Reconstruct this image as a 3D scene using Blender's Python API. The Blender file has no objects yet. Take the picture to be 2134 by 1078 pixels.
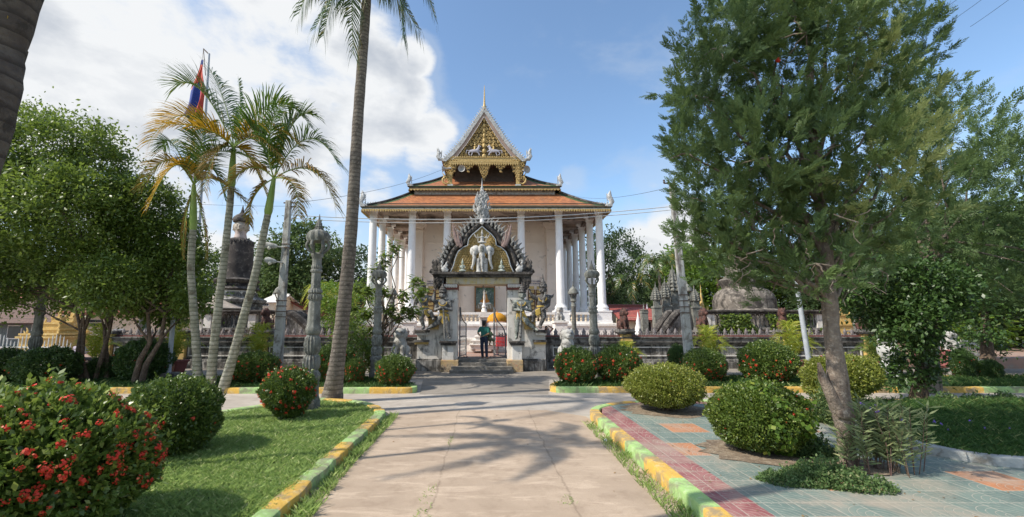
import bpy, math, random
import numpy as np
from mathutils import Vector, Matrix, noise
random.seed(7); RNG = np.random.default_rng(11)
PI = math.pi
SC = bpy.context.scene
COL = SC.collection
# ------------------------------------------------------------ camera
H = 2.15; F = 900.0; CX = 1010.0; CY = 539.0; PITCH = math.radians(8.3)
CT, ST = math.cos(PITCH), math.sin(PITCH)
cam = bpy.data.cameras.new('camera'); camo = bpy.data.objects.new('camera', cam); COL.objects.link(camo)
camo.location = (0, 0, H); camo.rotation_euler = (PI/2 + PITCH, 0, 0)
cam.sensor_width = 36.0; cam.lens = F/2134*36; cam.shift_x = (1067-CX)/2134; cam.clip_start = .05; cam.clip_end = 2000
SC.camera = camo
# ------------------------------------------------------------ light
SUN_EL, SUN_AZ = math.radians(46), math.radians(-110)      # azimuth from +Y towards +X
S = Vector((math.sin(SUN_AZ)*math.cos(SUN_EL), math.cos(SUN_AZ)*math.cos(SUN_EL), math.sin(SUN_EL)))
sun = bpy.data.lights.new('sun', 'SUN'); sun.energy = 4.3; sun.angle = math.radians(.6); sun.color = (1, .93, .82)
suno = bpy.data.objects.new('sun', sun); COL.objects.link(suno)
suno.rotation_euler = (-S).to_track_quat('-Z', 'Y').to_euler()
SC.view_settings.view_transform = 'Standard'; SC.view_settings.look = 'None'
SC.view_settings.exposure = 0.36; SC.view_settings.gamma = 1

def at(px, py, Y):
    """world point seen at a photo pixel on the vertical plane at distance Y"""
    t = (CY-py)/F
    z = Y*(ST+t*CT)/(CT-t*ST)
    return Vector(((px-CX)/F*(Y*CT+z*ST), Y, H+z))
def gnd(px, py, z=0.0):
    t = (CY-py)/F
    Y = (H-z)*(CT-t*ST)/(-ST-t*CT)
    return Vector(((px-CX)/F*(Y*CT+(z-H)*ST), Y, z))
def ray(px, py):
    return Vector(((px-CX)/F, CT-(CY-py)/F*ST, ST+(CY-py)/F*CT)).normalized()

# ------------------------------------------------------------ node helper
class NT:
    def __init__(s, tree): s.t = tree; tree.nodes.clear()
    def n(s, typ, **kw):
        nd = s.t.nodes.new(typ)
        ins = kw.pop('ins', {})
        for k, v in kw.items(): setattr(nd, k, v)
        for k, v in ins.items(): s.set(nd, k, v)
        return nd
    def set(s, nd, k, v):
        sock = nd.inputs[k]
        if isinstance(v, bpy.types.NodeSocket): s.t.links.new(v, sock)
        elif isinstance(v, bpy.types.Node): s.t.links.new(v.outputs[0], sock)
        else: sock.default_value = v
    def math(s, op, a, b=0.0, c=None, clamp=False):
        nd = s.n('ShaderNodeMath', operation=op, use_clamp=clamp)
        s.set(nd, 0, a); s.set(nd, 1, b)
        if c is not None: s.set(nd, 2, c)
        return nd.outputs[0]
    def vmath(s, op, a, b=(0, 0, 0)):
        nd = s.n('ShaderNodeVectorMath', operation=op); s.set(nd, 0, a); s.set(nd, 1, b)
        return nd.outputs[1] if op in ('LENGTH', 'DISTANCE', 'DOT_PRODUCT') else nd.outputs[0]
    def mix(s, fac, a, b, blend='MIX'):
        nd = s.n('ShaderNodeMix', data_type='RGBA', blend_type=blend)
        s.set(nd, 0, fac); s.set(nd, 6, a); s.set(nd, 7, b)
        return nd.outputs[2]
    def noise(s, vec, scale, detail=4, rough=.55, dist=0.0):
        nd = s.n('ShaderNodeTexNoise', ins={'Vector': vec, 'Scale': scale, 'Detail': detail, 'Roughness': rough, 'Distortion': dist})
        return nd.outputs[0]
    def ramp(s, v, lo, hi, a=0.0, b=1.0, smooth=True):
        nd = s.n('ShaderNodeMapRange', interpolation_type='SMOOTHSTEP' if smooth else 'LINEAR')
        s.set(nd, 0, v); s.set(nd, 1, lo); s.set(nd, 2, hi); s.set(nd, 3, a); s.set(nd, 4, b)
        return nd.outputs[0]
def rgb(c): return (c[0], c[1], c[2], 1.0)

# ------------------------------------------------------------ world: sky with clouds
W = bpy.data.worlds.new('World'); SC.world = W; W.use_nodes = True
k = NT(W.node_tree)
sky = k.n('ShaderNodeTexSky', sky_type='NISHITA', sun_disc=False, sun_elevation=SUN_EL, sun_rotation=SUN_AZ,
          altitude=0, air_density=1.0, dust_density=.7, ozone_density=2.6)
tc = k.n('ShaderNodeTexCoord').outputs['Generated']
d = k.vmath('NORMALIZE', tc)
sx = k.n('ShaderNodeSeparateXYZ', ins={0: d})
zz = k.math('MAXIMUM', sx.outputs[2], 0.0)
# stretched coordinates: clouds flatten towards the horizon
cv = k.n('ShaderNodeVectorMath', operation='MULTIPLY', ins={0: d, 1: (1, 1, 1.9)}).outputs[0]
n1 = k.noise(cv, 3.4, 9, .58, .25)
n2 = k.noise(cv, 1.7, 3, .5)
BL = [(430, 60, .42, 1.0), (150, 130, .38, 1.0), (560, 230, .36, 1.0), (740, 150, .24, 1.0), (300, 30, .42, 1.0), (180, 290, .20, .55), (790, 240, .17, 1.0), (860, 115, .085, 1.0), (850, 200, .10, .9),
      (890, 290, .12, .85), (780, 395, .09, .7), (720, 560, .2, .8), (640, 440, .22, .7), (60, 60, .12, .3), (1340, 560, .19, 1.15), (1400, 500, .13, 1.05), (1290, 540, .11, 1.0), (1190, 372, .05, .35),
      (1390, 400, .10, .4), (420, 480, .32, .8), (-300, 200, .6, .8), (2900, 330, .4, .7), (-900, -300, .5, .6)]
acc = None
for (px, py, r, w) in BL:
    dist = k.vmath('DISTANCE', d, tuple(ray(px, py)))
    m = k.ramp(dist, r, r*.25, 0.0, w)
    acc = m if acc is None else k.math('MAXIMUM', acc, m)
# clouds all round behind the camera too
back = k.math('MULTIPLY', k.ramp(sx.outputs[1], .15, -.3), k.ramp(n2, .45, .6, 0.0, .8))
acc = k.math('MAXIMUM', acc, back)
n3 = k.noise(cv, 11, 7, .6, .1)
dens = k.math('ADD', k.math('MULTIPLY', acc, .50), k.math('ADD', k.math('MULTIPLY', n1, .95), k.math('MULTIPLY', n3, .22)))
mask = k.ramp(dens, .84, 1.04)
hz = k.ramp(sx.outputs[2], 0.0, .32, .42, .0)
shade = k.noise(k.vmath('ADD', cv, (.03, .02, -.07)), 2.6, 7, .55, .2)
cb = k.math('ADD', k.ramp(shade, .40, .60, 0.0, .75), k.math('ADD', k.ramp(n3, .40, .64, 0.0, .3), k.ramp(dens, 1.16, .98, 0.0, .55)), clamp=True)
ccol = k.mix(cb, (2.75, 3.0, 3.4, 1), (4.7, 4.8, 4.9, 1))
skyc = k.mix(1.0, sky.outputs[0], (1.22, 1.26, 1.22, 1), 'MULTIPLY')
skyc = k.mix(hz, skyc, (2.35, 3.05, 4.05, 1))
thin = k.math('MULTIPLY', k.ramp(dens, .58, .80), .32)
skyc = k.mix(thin, skyc, (3.3, 3.7, 4.2, 1))
fin = k.mix(mask, skyc, ccol)
bg = k.n('ShaderNodeBackground', ins={'Color': fin, 'Strength': .15})
k.n('ShaderNodeOutputWorld', ins={'Surface': bg})

# ------------------------------------------------------------ materials
MATS = {}
def mat(name, c1, c2=None, scale=6.0, rough=.8, bump=0.0, bscale=None, spec=.3, dirt=None, streak=None, metal=0.0, c3=None, attr=False, trans=0.0, ring=None, mould=None):
    """noise-mixed principled. dirt=(colour, amount, scale); streak=(colour, amount) vertical runs; ring=(frequency, depth) rings along Z"""
    if name in MATS: return MATS[name]
    m = bpy.data.materials.new(name); m.use_nodes = True; k = NT(m.node_tree); MATS[name] = m
    co = k.n('ShaderNodeTexCoord').outputs['Object']
    c2 = c2 or tuple(x*.75 for x in c1)
    if attr:
        a = k.n('ShaderNodeAttribute', attribute_name='rnd').outputs['Fac']
        nn = k.noise(co, scale, 2)
        f = k.math('ADD', k.math('MULTIPLY', a, .7), k.math('MULTIPLY', nn, .4), clamp=True)
        col = k.mix(f, rgb(c1), rgb(c2))
        if c3: col = k.mix(k.ramp(a, .86, .97), col, rgb(c3))
    else:
        nn = k.noise(co, scale, 6, .6)
        col = k.mix(k.ramp(nn, .35, .65), rgb(c1), rgb(c2))
        if c3: col = k.mix(k.ramp(k.noise(co, scale*3.1, 4, .6), .52, .68), col, rgb(c3))
    if dirt:
        dc, amt, dsc = dirt
        dn = k.noise(co, dsc, 8, .68, .4)
        col = k.mix(k.ramp(dn, .62-amt*.3, .72-amt*.18, 0, .92), col, rgb(dc))
    if streak:
        sc_, amt = streak
        mp = k.n('ShaderNodeMapping', ins={'Vector': co, 'Scale': (1, 1, .13)})
        sn = k.noise(mp.outputs[0], 5.5, 6, .7)
        col = k.mix(k.ramp(sn, .64-amt*.3, .76-amt*.2, 0, .85), col, rgb(sc_))
    b = k.n('ShaderNodeBsdfPrincipled', ins={'Base Color': col, 'Roughness': rough, 'Metallic': metal, 'Specular IOR Level': spec})
    hgt = None
    if bump: hgt = k.math('MULTIPLY', k.noise(co, bscale or scale*4, 6, .65), bump)
    if ring:
        fr, dp = ring
        w = k.n('ShaderNodeTexWave', wave_type='BANDS', bands_direction='Z', wave_profile='SAW', ins={'Vector': co, 'Scale': fr, 'Distortion': 1.6, 'Detail': 2, 'Detail Scale': 1.5})
        hgt = k.math('ADD', k.math('MULTIPLY', w.outputs[1], dp), hgt if hgt else 0.0)
        wc = k.ramp(w.outputs[1], .0, .5, 0.85, 0.0)
        dk = k.mix(wc, col, rgb(tuple(x*.55 for x in c2))); k.set(b, 'Base Color', dk)
    if hgt is not None:
        bm = k.n('ShaderNodeBump', ins={'Height': hgt, 'Strength': .9, 'Distance': .05}); k.set(b, 'Normal', bm)
    out = b
    if trans:
        t = k.n('ShaderNodeBsdfTranslucent', ins={'Color': k.mix(.5, col, rgb(tuple(min(1, x*1.9) for x in c2)))})
        out = k.n('ShaderNodeMixShader', ins={0: trans, 1: b, 2: t})
    k.n('ShaderNodeOutputMaterial', ins={'Surface': out})
    return m

# ------------------------------------------------------------ objects
def tag(o, label=None, cat=None, group=None, kind=None):
    if label: o['label'] = label
    if cat: o['category'] = cat
    if group: o['group'] = group
    if kind: o['kind'] = kind
    return o
def empty(name, loc, label, cat, group=None, rz=0.0):
    o = bpy.data.objects.new(name, None); COL.objects.link(o); o.empty_display_size = .2
    o.location = loc; o.rotation_euler = (0, 0, rz)
    return tag(o, label, cat, group)
def kids(o): return [c for c in COL.objects if c.parent == o]
def copy_tree(o, parent=None):
    c = o.copy(); COL.objects.link(c); c.parent = parent
    for ch in kids(o): copy_tree(ch, c)
    return c
def dup(o, loc, label, rz=0.0, sc=1.0, group=None):
    c = copy_tree(o); c.location = loc; c.rotation_euler = (0, 0, rz)
    c.scale = (sc, sc, sc) if not isinstance(sc, tuple) else sc
    c['label'] = label
    if group: c['group'] = group
    return c
def wloc(o):
    v = Vector((0, 0, 0))
    while o is not None: v += o.location; o = o.parent
    return v

class M:
    def __init__(s): s.v = []; s.f = []; s.m = []; s.mi = 0
    def add(s, vs, fs, mi=None):
        b = len(s.v); s.v += [tuple(x) for x in vs]
        s.f += [tuple(b+i for i in f) for f in fs]; s.m += [s.mi if mi is None else mi]*len(fs)
        return s
    def box(s, x0, x1, y0, y1, z0, z1, mi=None):
        vs = [(x, y, z) for z in (z0, z1) for y in (y0, y1) for x in (x0, x1)]
        return s.add(vs, [(0, 2, 3, 1), (4, 5, 7, 6), (0, 1, 5, 4), (2, 6, 7, 3), (0, 4, 6, 2), (1, 3, 7, 5)], mi)
    def cb(s, cx, cy, z0, sx, sy, h, mi=None, taper=1.0):
        a, b = sx/2, sy/2
        vs = [(cx+i*a, cy+j*b, z0) for j in (-1, 1) for i in (-1, 1)] + [(cx+i*a*taper, cy+j*b*taper, z0+h) for j in (-1, 1) for i in (-1, 1)]
        return s.add(vs, [(0, 2, 3, 1), (4, 5, 7, 6), (0, 1, 5, 4), (2, 6, 7, 3), (0, 4, 6, 2), (1, 3, 7, 5)], mi)
    def lathe(s, prof, n=20, c=(0, 0, 0), sx=1.0, sy=1.0, flute=0, fd=.0, mi=None, ang=0.0):
        vs = []; fs = []
        for (r, z) in prof:
            for i in range(n):
                a = 2*PI*i/n+ang; rr = r*(1-fd*(.5+.5*math.cos(a*flute))) if flute else r
                vs.append((c[0]+rr*math.cos(a)*sx, c[1]+rr*math.sin(a)*sy, c[2]+z))
        for j in range(len(prof)-1):
            for i in range(n):
                k2 = (i+1) % n; fs.append((j*n+i, j*n+k2, (j+1)*n+k2, (j+1)*n+i))
        fs.append(tuple(reversed(range(n)))); fs.append(tuple(range((len(prof)-1)*n, len(prof)*n)))
        return s.add(vs, fs, mi)
    def tube(s, pts, rad, n=8, mi=None, flat=1.0, cap=True, up=None):
        pts = [Vector(p) for p in pts]
        if not hasattr(rad, '__len__'): rad = [rad]*len(pts)
        vs = []; fs = []; prev = Vector(up) if up else None
        for i, p in enumerate(pts):
            t = (pts[min(i+1, len(pts)-1)]-pts[max(i-1, 0)])
            t = t.normalized() if t.length > 1e-9 else Vector((0, 0, 1))
            if prev is None: prev = Vector((0, 1, 0)) if abs(t.y) < .9 else Vector((1, 0, 0))
            b = t.cross(prev)
            if b.length < 1e-5: b = t.orthogonal()
            b.normalize(); nn = b.cross(t).normalized(); prev = nn
            for q in range(n):
                a = 2*PI*q/n
                vs.append(p + b*math.cos(a)*rad[i] + nn*math.sin(a)*rad[i]*flat)
        for j in range(len(pts)-1):
            for i in range(n):
                k2 = (i+1) % n; fs.append((j*n+i, j*n+k2, (j+1)*n+k2, (j+1)*n+i))
        if cap:
            fs.append(tuple(reversed(range(n)))); fs.append(tuple(range((len(pts)-1)*n, len(pts)*n)))
        return s.add(vs, fs, mi)
    def ell(s, c, r, n=12, m=8, mi=None, rot=None):
        if not hasattr(r, '__len__'): r = (r, r, r)
        vs = []; fs = []
        R = rot or Matrix.Identity(3)
        for j in range(m+1):
            ph = -PI/2+PI*j/m
            for i in range(n):
                a = 2*PI*i/n
                q = R @ Vector((r[0]*math.cos(ph)*math.cos(a), r[1]*math.cos(ph)*math.sin(a), r[2]*math.sin(ph)))
                vs.append((c[0]+q.x, c[1]+q.y, c[2]+q.z))
        for j in range(m):
            for i in range(n):
                k2 = (i+1) % n; fs.append((j*n+i, j*n+k2, (j+1)*n+k2, (j+1)*n+i))
        return s.add(vs, fs, mi)
    def prism(s, poly, y0, y1, mi=None):
        """poly in the XZ plane, run from y0 to y1"""
        n = len(poly)
        vs = [(x, y0, z) for x, z in poly]+[(x, y1, z) for x, z in poly]
        fs = [tuple(range(n)), tuple(reversed(range(n, 2*n)))]+[(i, i+n, (i+1) % n+n, (i+1) % n) for i in range(n)]
        return s.add(vs, fs, mi)
    def slab(s, poly, z0, z1, mi=None):
        """poly in the XY plane"""
        n = len(poly)
        vs = [(x, y, z0) for x, y in poly]+[(x, y, z1) for x, y in poly]
        fs = [tuple(reversed(range(n))), tuple(range(n, 2*n))]+[(i, (i+1) % n, (i+1) % n+n, i+n) for i in range(n)]
        return s.add(vs, fs, mi)
    def build(s, name, mats, parent=None, smooth=False, world=False, bevel=0.0, kind=None, label=None, fix=True):
        me = bpy.data.meshes.new(name)
        vs = s.v
        if world and parent is not None:
            o_ = wloc(parent); vs = [(a-o_.x, b-o_.y, c-o_.z) for a, b, c in vs]
        me.from_pydata(vs, [], s.f)
        if not isinstance(mats, (list, tuple)): mats = [mats]
        for m_ in mats: me.materials.append(m_)
        me.polygons.foreach_set('material_index', np.array(s.m, dtype=np.int32))
        if smooth:
            me.polygons.foreach_set('use_smooth', np.ones(len(s.f), dtype=bool))
            try: me.set_sharp_from_angle(angle=math.radians(42 if smooth is True else smooth))
            except Exception: pass
        me.update()
        if fix:
            import bmesh
            bm = bmesh.new(); bm.from_mesh(me); bmesh.ops.recalc_face_normals(bm, faces=bm.faces); bm.to_mesh(me); bm.free()
        o = bpy.data.objects.new(name, me); COL.objects.link(o)
        if parent is not None: o.parent = parent
        if bevel:
            b = o.modifiers.new('bevel', 'BEVEL'); b.width = bevel; b.segments = 2; b.limit_method = 'ANGLE'
        if kind: o['kind'] = kind
        if label: o['label'] = label
        return o

def npmesh(name, V, Fc, mats, parent=None, rnd=None, mi=None, nside=4, smooth=False, kind=None):
    """fast mesh from numpy: V (n,3), Fc (m,nside)"""
    me = bpy.data.meshes.new(name); n, m_ = len(V), len(Fc)
    me.vertices.add(n); me.vertices.foreach_set('co', V.astype(np.float32).ravel())
    me.loops.add(m_*nside); me.loops.foreach_set('vertex_index', Fc.astype(np.int32).ravel())
    me.polygons.add(m_); me.polygons.foreach_set('loop_start', np.arange(m_, dtype=np.int32)*nside)
    if mi is not None: me.polygons.foreach_set('material_index', mi.astype(np.int32))
    if not isinstance(mats, (list, tuple)): mats = [mats]
    for q in mats: me.materials.append(q)
    if rnd is not None:
        a = me.attributes.new('rnd', 'FLOAT', 'FACE'); a.data.foreach_set('value', rnd.astype(np.float32))
    me.update(calc_edges=True)
    o = bpy.data.objects.new(name, me); COL.objects.link(o)
    if parent is not None: o.parent = parent
    if kind: o['kind'] = kind
    return o

def nrm(a): return a/np.maximum(np.linalg.norm(a, axis=1, keepdims=True), 1e-9)
def leaf_quads(P, D, N, L, Wd, fold=.0):
    """diamond leaves: base P, direction D, normal N"""
    Sd = nrm(np.cross(D, N)); L = L[:, None]; Wd = Wd[:, None]; n = len(P)
    V = np.empty((n, 4, 3))
    V[:, 0] = P; V[:, 1] = P+D*L*.5+Sd*Wd*.5+N*fold*Wd; V[:, 2] = P+D*L; V[:, 3] = P+D*L*.5-Sd*Wd*.5+N*fold*Wd
    return V.reshape(-1, 3), np.arange(n*4).reshape(n, 4)
def sph(n): return nrm(RNG.normal(size=(n, 3)))

def bake(o, mods, name=None):
    """apply modifiers so that copies share a finished mesh"""
    for t, kw in mods:
        md = o.modifiers.new(t.lower(), t)
        for a, b in kw.items(): setattr(md, a, b)
    dg = bpy.context.evaluated_depsgraph_get(); dg.update()
    me = bpy.data.meshes.new_from_object(o.evaluated_get(dg), preserve_all_data_layers=False, depsgraph=dg)
    o.modifiers.clear(); me.name = o.data.name
    me.polygons.foreach_set('use_smooth', np.ones(len(me.polygons), dtype=bool))
    o.data = me
    return o
def fused(m_, name, mats, parent, vox, smooth=4, world=False):
    o = m_.build(name, mats, parent, world=world, fix=True)
    return bake(o, [('REMESH', dict(mode='VOXEL', voxel_size=vox)), ('SMOOTH', dict(factor=.5, iterations=smooth))])
# ============================================================ ground
def concrete_mat(name, c1, c2, stain, joints=False):
    m = bpy.data.materials.new(name); m.use_nodes = True; k = NT(m.node_tree)
    co = k.n('ShaderNodeTexCoord').outputs['Object']
    big = k.noise(co, .55, 5, .6, .5); mid = k.noise(co, 3.2, 7, .68); fine = k.noise(co, 60, 4, .7)
    col = k.mix(k.ramp(big, .35, .65), rgb(c1), rgb(c2))
    col = k.mix(k.ramp(mid, .47, .70, 0, .68), col, rgb(stain))
    mp = k.n('ShaderNodeMapping', ins={'Vector': co, 'Scale': (.5, 2.2, 1)})
    col = k.mix(k.ramp(k.noise(mp.outputs[0], 1.6, 6, .7, .6), .5, .66, 0, .55), col, rgb(tuple(min(1, x*1.28+.03) for x in c1)))
    col = k.mix(k.ramp(fine, .40, .72, 0, .42), col, rgb(tuple(x*.7 for x in c1)))
    spots = k.n('ShaderNodeTexVoronoi', ins={'Vector': co, 'Scale': 9.0, 'Randomness': 1.0})
    col = k.mix(k.ramp(spots.outputs[0], .07, .03, 0, .55), col, rgb((.16, .09, .05)))
    hh = k.math('ADD', k.math('MULTIPLY', fine, .12), k.math('MULTIPLY', mid, .3))
    if joints:
        s = k.n('ShaderNodeSeparateXYZ', ins={0: co}); wob = k.math('MULTIPLY', k.math('SUBTRACT', k.noise(co, 1.3, 5, .7), .5), .22)
        x = k.math('ADD', s.outputs[0], wob); y = k.math('ADD', s.outputs[1], wob)
        j = None
        for sock, v in ((x, -.62), (x, 1.05), (y, 11.1)):
            q = k.ramp(k.math('ABSOLUTE', k.math('SUBTRACT', sock, v)), .022, .004)
            j = q if j is None else k.math('MAXIMUM', j, q)
        j = k.math('MULTIPLY', j, k.ramp(mid, .36, .5))
        col = k.mix(k.math('MULTIPLY', j, .38), col, rgb((.14, .10, .07)))
    b = k.n('ShaderNodeBsdfPrincipled', ins={'Base Color': col, 'Roughness': .85, 'Specular IOR Level': .25})
    k.set(b, 'Normal', k.n('ShaderNodeBump', ins={'Height': hh, 'Strength': .5, 'Distance': .03}))
    k.n('ShaderNodeOutputMaterial', ins={'Surface': b}); return m
m_path = concrete_mat('path concrete', (.45, .35, .26), (.37, .285, .21), (.29, .215, .155), True)
m_road = concrete_mat('road concrete', (.43, .38, .325), (.36, .315, .265), (.27, .23, .19))
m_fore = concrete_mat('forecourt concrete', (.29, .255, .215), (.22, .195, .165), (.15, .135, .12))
m_soil = mat('soil', (.16, .12, .085), (.26, .20, .14), 5, .95, .6, 14, c3=(.32, .27, .2))
m_grassbase = mat('turf soil', (.05, .095, .025), (.09, .14, .04), 5, .95, .6, 30)
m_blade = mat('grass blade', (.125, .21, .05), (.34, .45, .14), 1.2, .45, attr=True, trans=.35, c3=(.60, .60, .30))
m_bladedark = mat('grass blade deep', (.03, .08, .02), (.08, .15, .035), 1.2, .6, attr=True, trans=.3, c3=(.25, .28, .1))  # darker blades; the right lawn's tree shade is put into this colour
def sheet(name, poly, z, m, kind='structure'):
    o = M().add([(x, y, z) for x, y in poly], [tuple(range(len(poly)))]).build(name, m, fix=False); o['kind'] = kind; return o
def rounded(pts, r, n=6):
    """polyline with its inner corners rounded"""
    out = [Vector(pts[0])]
    for i in range(1, len(pts)-1):
        p, a, b = Vector(pts[i]), Vector(pts[i-1]), Vector(pts[i+1])
        da, db = (a-p), (b-p); ra = min(r, da.length*.45, db.length*.45)
        s0, s1 = p+da.normalized()*ra, p+db.normalized()*ra
        for j in range(n+1):
            t = j/n; out.append(s0*(1-t)**2+p*2*t*(1-t)+s1*t*t)
    out.append(Vector(pts[-1])); return out
def resample(pts, step):
    out = [pts[0].copy()]; acc = 0
    for a, b in zip(pts[:-1], pts[1:]):
        L = (b-a).length; d0 = 0
        while acc+(L-d0) >= step:
            d0 += step-acc; acc = 0; out.append(a.lerp(b, d0/L))
        acc += L-d0
    return out
m_ky = mat('kerb yellow', (.66, .41, .08), (.56, .35, .08), 3, .7, .3, 20, c3=(.62, .46, .20), dirt=((.30, .23, .14), .55, 3.5))
m_kg = mat('kerb green', (.37, .54, .20), (.30, .46, .17), 3, .7, .3, 20, c3=(.42, .54, .28), dirt=((.24, .24, .15), .55, 3.5))
m_kc = mat('kerb concrete', (.42, .43, .41), (.33, .34, .33), 3, .8, .4, 20, dirt=((.2, .18, .15), .4, 3))
def kerb(pts, w, h, seg=.87, first=0, z0=-.02, side=1, mats=None, r=1.0, wob=0.0, name='kerb'):
    """pts: the outer edge in plan; the kerb lies on its left (side=1) or right (-1)"""
    P = resample(rounded([Vector((x, y, 0)) for x, y in pts], r, 8), .1087)
    per = max(1, round(seg/.1087)); m = M(); cs = [(0, 0), (.0, .80), (.05, .94), (.18, 1.0), (.9, 1.0), (1.0, .9), (1.0, 0)]
    rows = []
    for i, p in enumerate(P):
        t = (P[min(i+1, len(P)-1)]-P[max(i-1, 0)]).normalized(); nn = Vector((-t.y, t.x, 0))*side
        jx = wob*(noise.noise(p*2.3)+noise.noise(p*7)*.5)
        rows.append([p+nn*(a*w*(1 if a > .5 else 1)+(jx if a < .5 else 0))+Vector((0, 0, z0+b*(h-z0)+(wob*.6*noise.noise(p*5.1+Vector((9, 0, 0))) if b > .5 else 0))) for a, b in cs])
    nc = len(cs); vs = [q for rr in rows for q in rr]; fs = []; ms = []
    for i in range(len(rows)-1):
        for j in range(nc-1): fs.append((i*nc+j, i*nc+j+1, (i+1)*nc+j+1, (i+1)*nc+j)); ms.append(((i//per)+first) % 2)
    fs += [tuple(range(nc)), tuple(range((len(rows)-1)*nc, len(rows)*nc))]; ms += [first % 2, ((len(rows)-2)//per+first) % 2]
    m.v = [tuple(q) for q in vs]; m.f = fs; m.m = ms
    return m.build(name, mats or [m_ky, m_kg], smooth=35, kind='structure')
def inpoly(X, Y, poly):
    r = np.zeros(len(X), bool); n = len(poly)
    for i in range(n):
        x0, y0 = poly[i]; x1, y1 = poly[(i+1) % n]
        c = ((y0 > Y) != (y1 > Y)) & (X < (x1-x0)*(Y-y0)/((y1-y0) if y1 != y0 else 1e-9)+x0)
        r ^= c
    return r
def blades(name, poly, dens, h, w, z, m, hole=None, clump=.5, lean=.5, label=None, kind='stuff', thin=None):
    x0, x1 = min(p[0] for p in poly), max(p[0] for p in poly); y0, y1 = min(p[1] for p in poly), max(p[1] for p in poly)
    n = int((x1-x0)*(y1-y0)*dens); X = RNG.uniform(x0, x1, n); Y = RNG.uniform(y0, y1, n)
    ok = inpoly(X, Y, poly)
    if thin: ok &= RNG.random(n) < np.clip(thin/np.maximum(Y, .1), 0, 1)**1.6
    X, Y = X[ok], Y[ok]
    cl = np.sin(X*5.1+np.sin(Y*4.3)*1.7)*np.cos(Y*6.3+np.sin(X*3.7)*2)*.5+.5
    cl = cl*.6+.4*(np.sin(X*17+Y*9)*np.cos(Y*21-X*6)*.5+.5)
    kp = RNG.random(len(X)) < (1-clump)+clump*cl; X, Y, cl = X[kp], Y[kp], cl[kp]
    n = len(X); hh = h*(.45+.75*RNG.random(n))*(.55+.75*cl); ww = w*(.6+.8*RNG.random(n))
    a = RNG.uniform(0, 2*PI, n); b = RNG.uniform(0, 2*PI, n)
    P = np.stack([X, Y, np.full(n, z)], 1); S_ = np.stack([np.cos(a), np.sin(a), np.zeros(n)], 1)
    ln = (hh*lean*(.3+RNG.random(n)*1.3))[:, None]; T = np.stack([np.cos(b), np.sin(b), np.zeros(n)], 1)*ln
    up = np.array([0, 0, 1.0])
    V = np.empty((n, 4, 3)); V[:, 0] = P-S_*ww[:, None]*.4; V[:, 1] = P+S_*ww[:, None]*.4
    V[:, 2] = P+T*.4+up*hh[:, None]*.62+S_*ww[:, None]*.42; V[:, 3] = P+T+up*hh[:, None]
    o = npmesh(name, V.reshape(-1, 3), np.arange(n*4).reshape(n, 4), m, rnd=RNG.random(n), kind=kind)
    return tag(o, label, 'grass' if kind == 'stuff' else None)

sheet('ground', [(-400, -60), (400, -60), (400, 600), (-400, 600)], -.03, mat('earth', (.09, .11, .04), (.15, .13, .08), .3, .95, .5, 4))
sheet('road', [(-60, -4), (60, -4), (60, 20.4), (-60, 20.4)], 0.0, m_road)
sheet('path', [(-2.2, -4), (2.32, -4), (2.32, 10.3), (1.5, 11.0), (-1.4, 11.0), (-2.2, 10.4)], .004, m_path)
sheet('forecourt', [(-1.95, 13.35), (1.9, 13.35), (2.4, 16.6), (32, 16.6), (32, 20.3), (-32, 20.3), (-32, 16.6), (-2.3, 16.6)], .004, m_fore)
# left lawn
LK = [(-2.17, .6), (-2.17, 10.2), (-2.9, 11.3), (-4.5, 11.95), (-5.4, 10.9), (-6.6, 9.4), (-10.5, 8.7), (-26, 8.5)]
kerb(LK, .24, .17, .9, 1, side=1, r=.8, wob=.03)
LP = [(-2.3, .4), (-2.3, 10.1), (-2.95, 11.15), (-4.45, 11.75), (-5.2, 10.8), (-6.5, 9.3), (-10.5, 8.55), (-26, 8.3), (-26, .4)]
o = M().slab(LP, -.02, .12).build('lawn', m_grassbase); o['kind'] = 'structure'
LG = [(-2.33, 2.6), (-2.33, 10.1), (-2.95, 11.1), (-4.45, 11.7), (-5.2, 10.7), (-6.5, 9.2), (-10.5, 8.5), (-13, 8.4), (-4.5, 2.6)]
blades('grass', LG, 6200, .075, .0115, .115, m_blade, clump=.45, lean=1.0, thin=5.5, label='short bright green lawn grass left of the path')
blades('grass', [(-2.12, 3.5), (-1.86, 3.5), (-1.98, 7), (-1.98, 10.2), (-2.15, 10.3)], 3300, .12, .012, .0, m_blade, clump=.7, lean=.7, label='ragged weeds along the foot of the left kerb')
blades('grass', [(2.02, 3.5), (2.3, 3.5), (2.3, 9.6), (2.1, 9.6)], 1500, .10, .013, .0, m_blade, clump=.95, lean=.7, label='sparse weeds along the foot of the right kerb')
for (a, b, c_, e) in ((-.70, 5.6, .16, .5), (-.62, 8.2, .08, .35), (.98, 5.6, .22, .12)):
    blades('grass', [(a-c_/2, b-e), (a+c_/2, b-e), (a+c_/2, b+e), (a-c_/2, b+e)], 900, .03, .01, .004, m_blade, clump=.9, lean=1.2, label='tiny weeds growing in a crack of the concrete path at %s' % ('its near left' if b < 6 and a < 0 else 'its middle' if a < 0 else 'its near right'))
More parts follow.
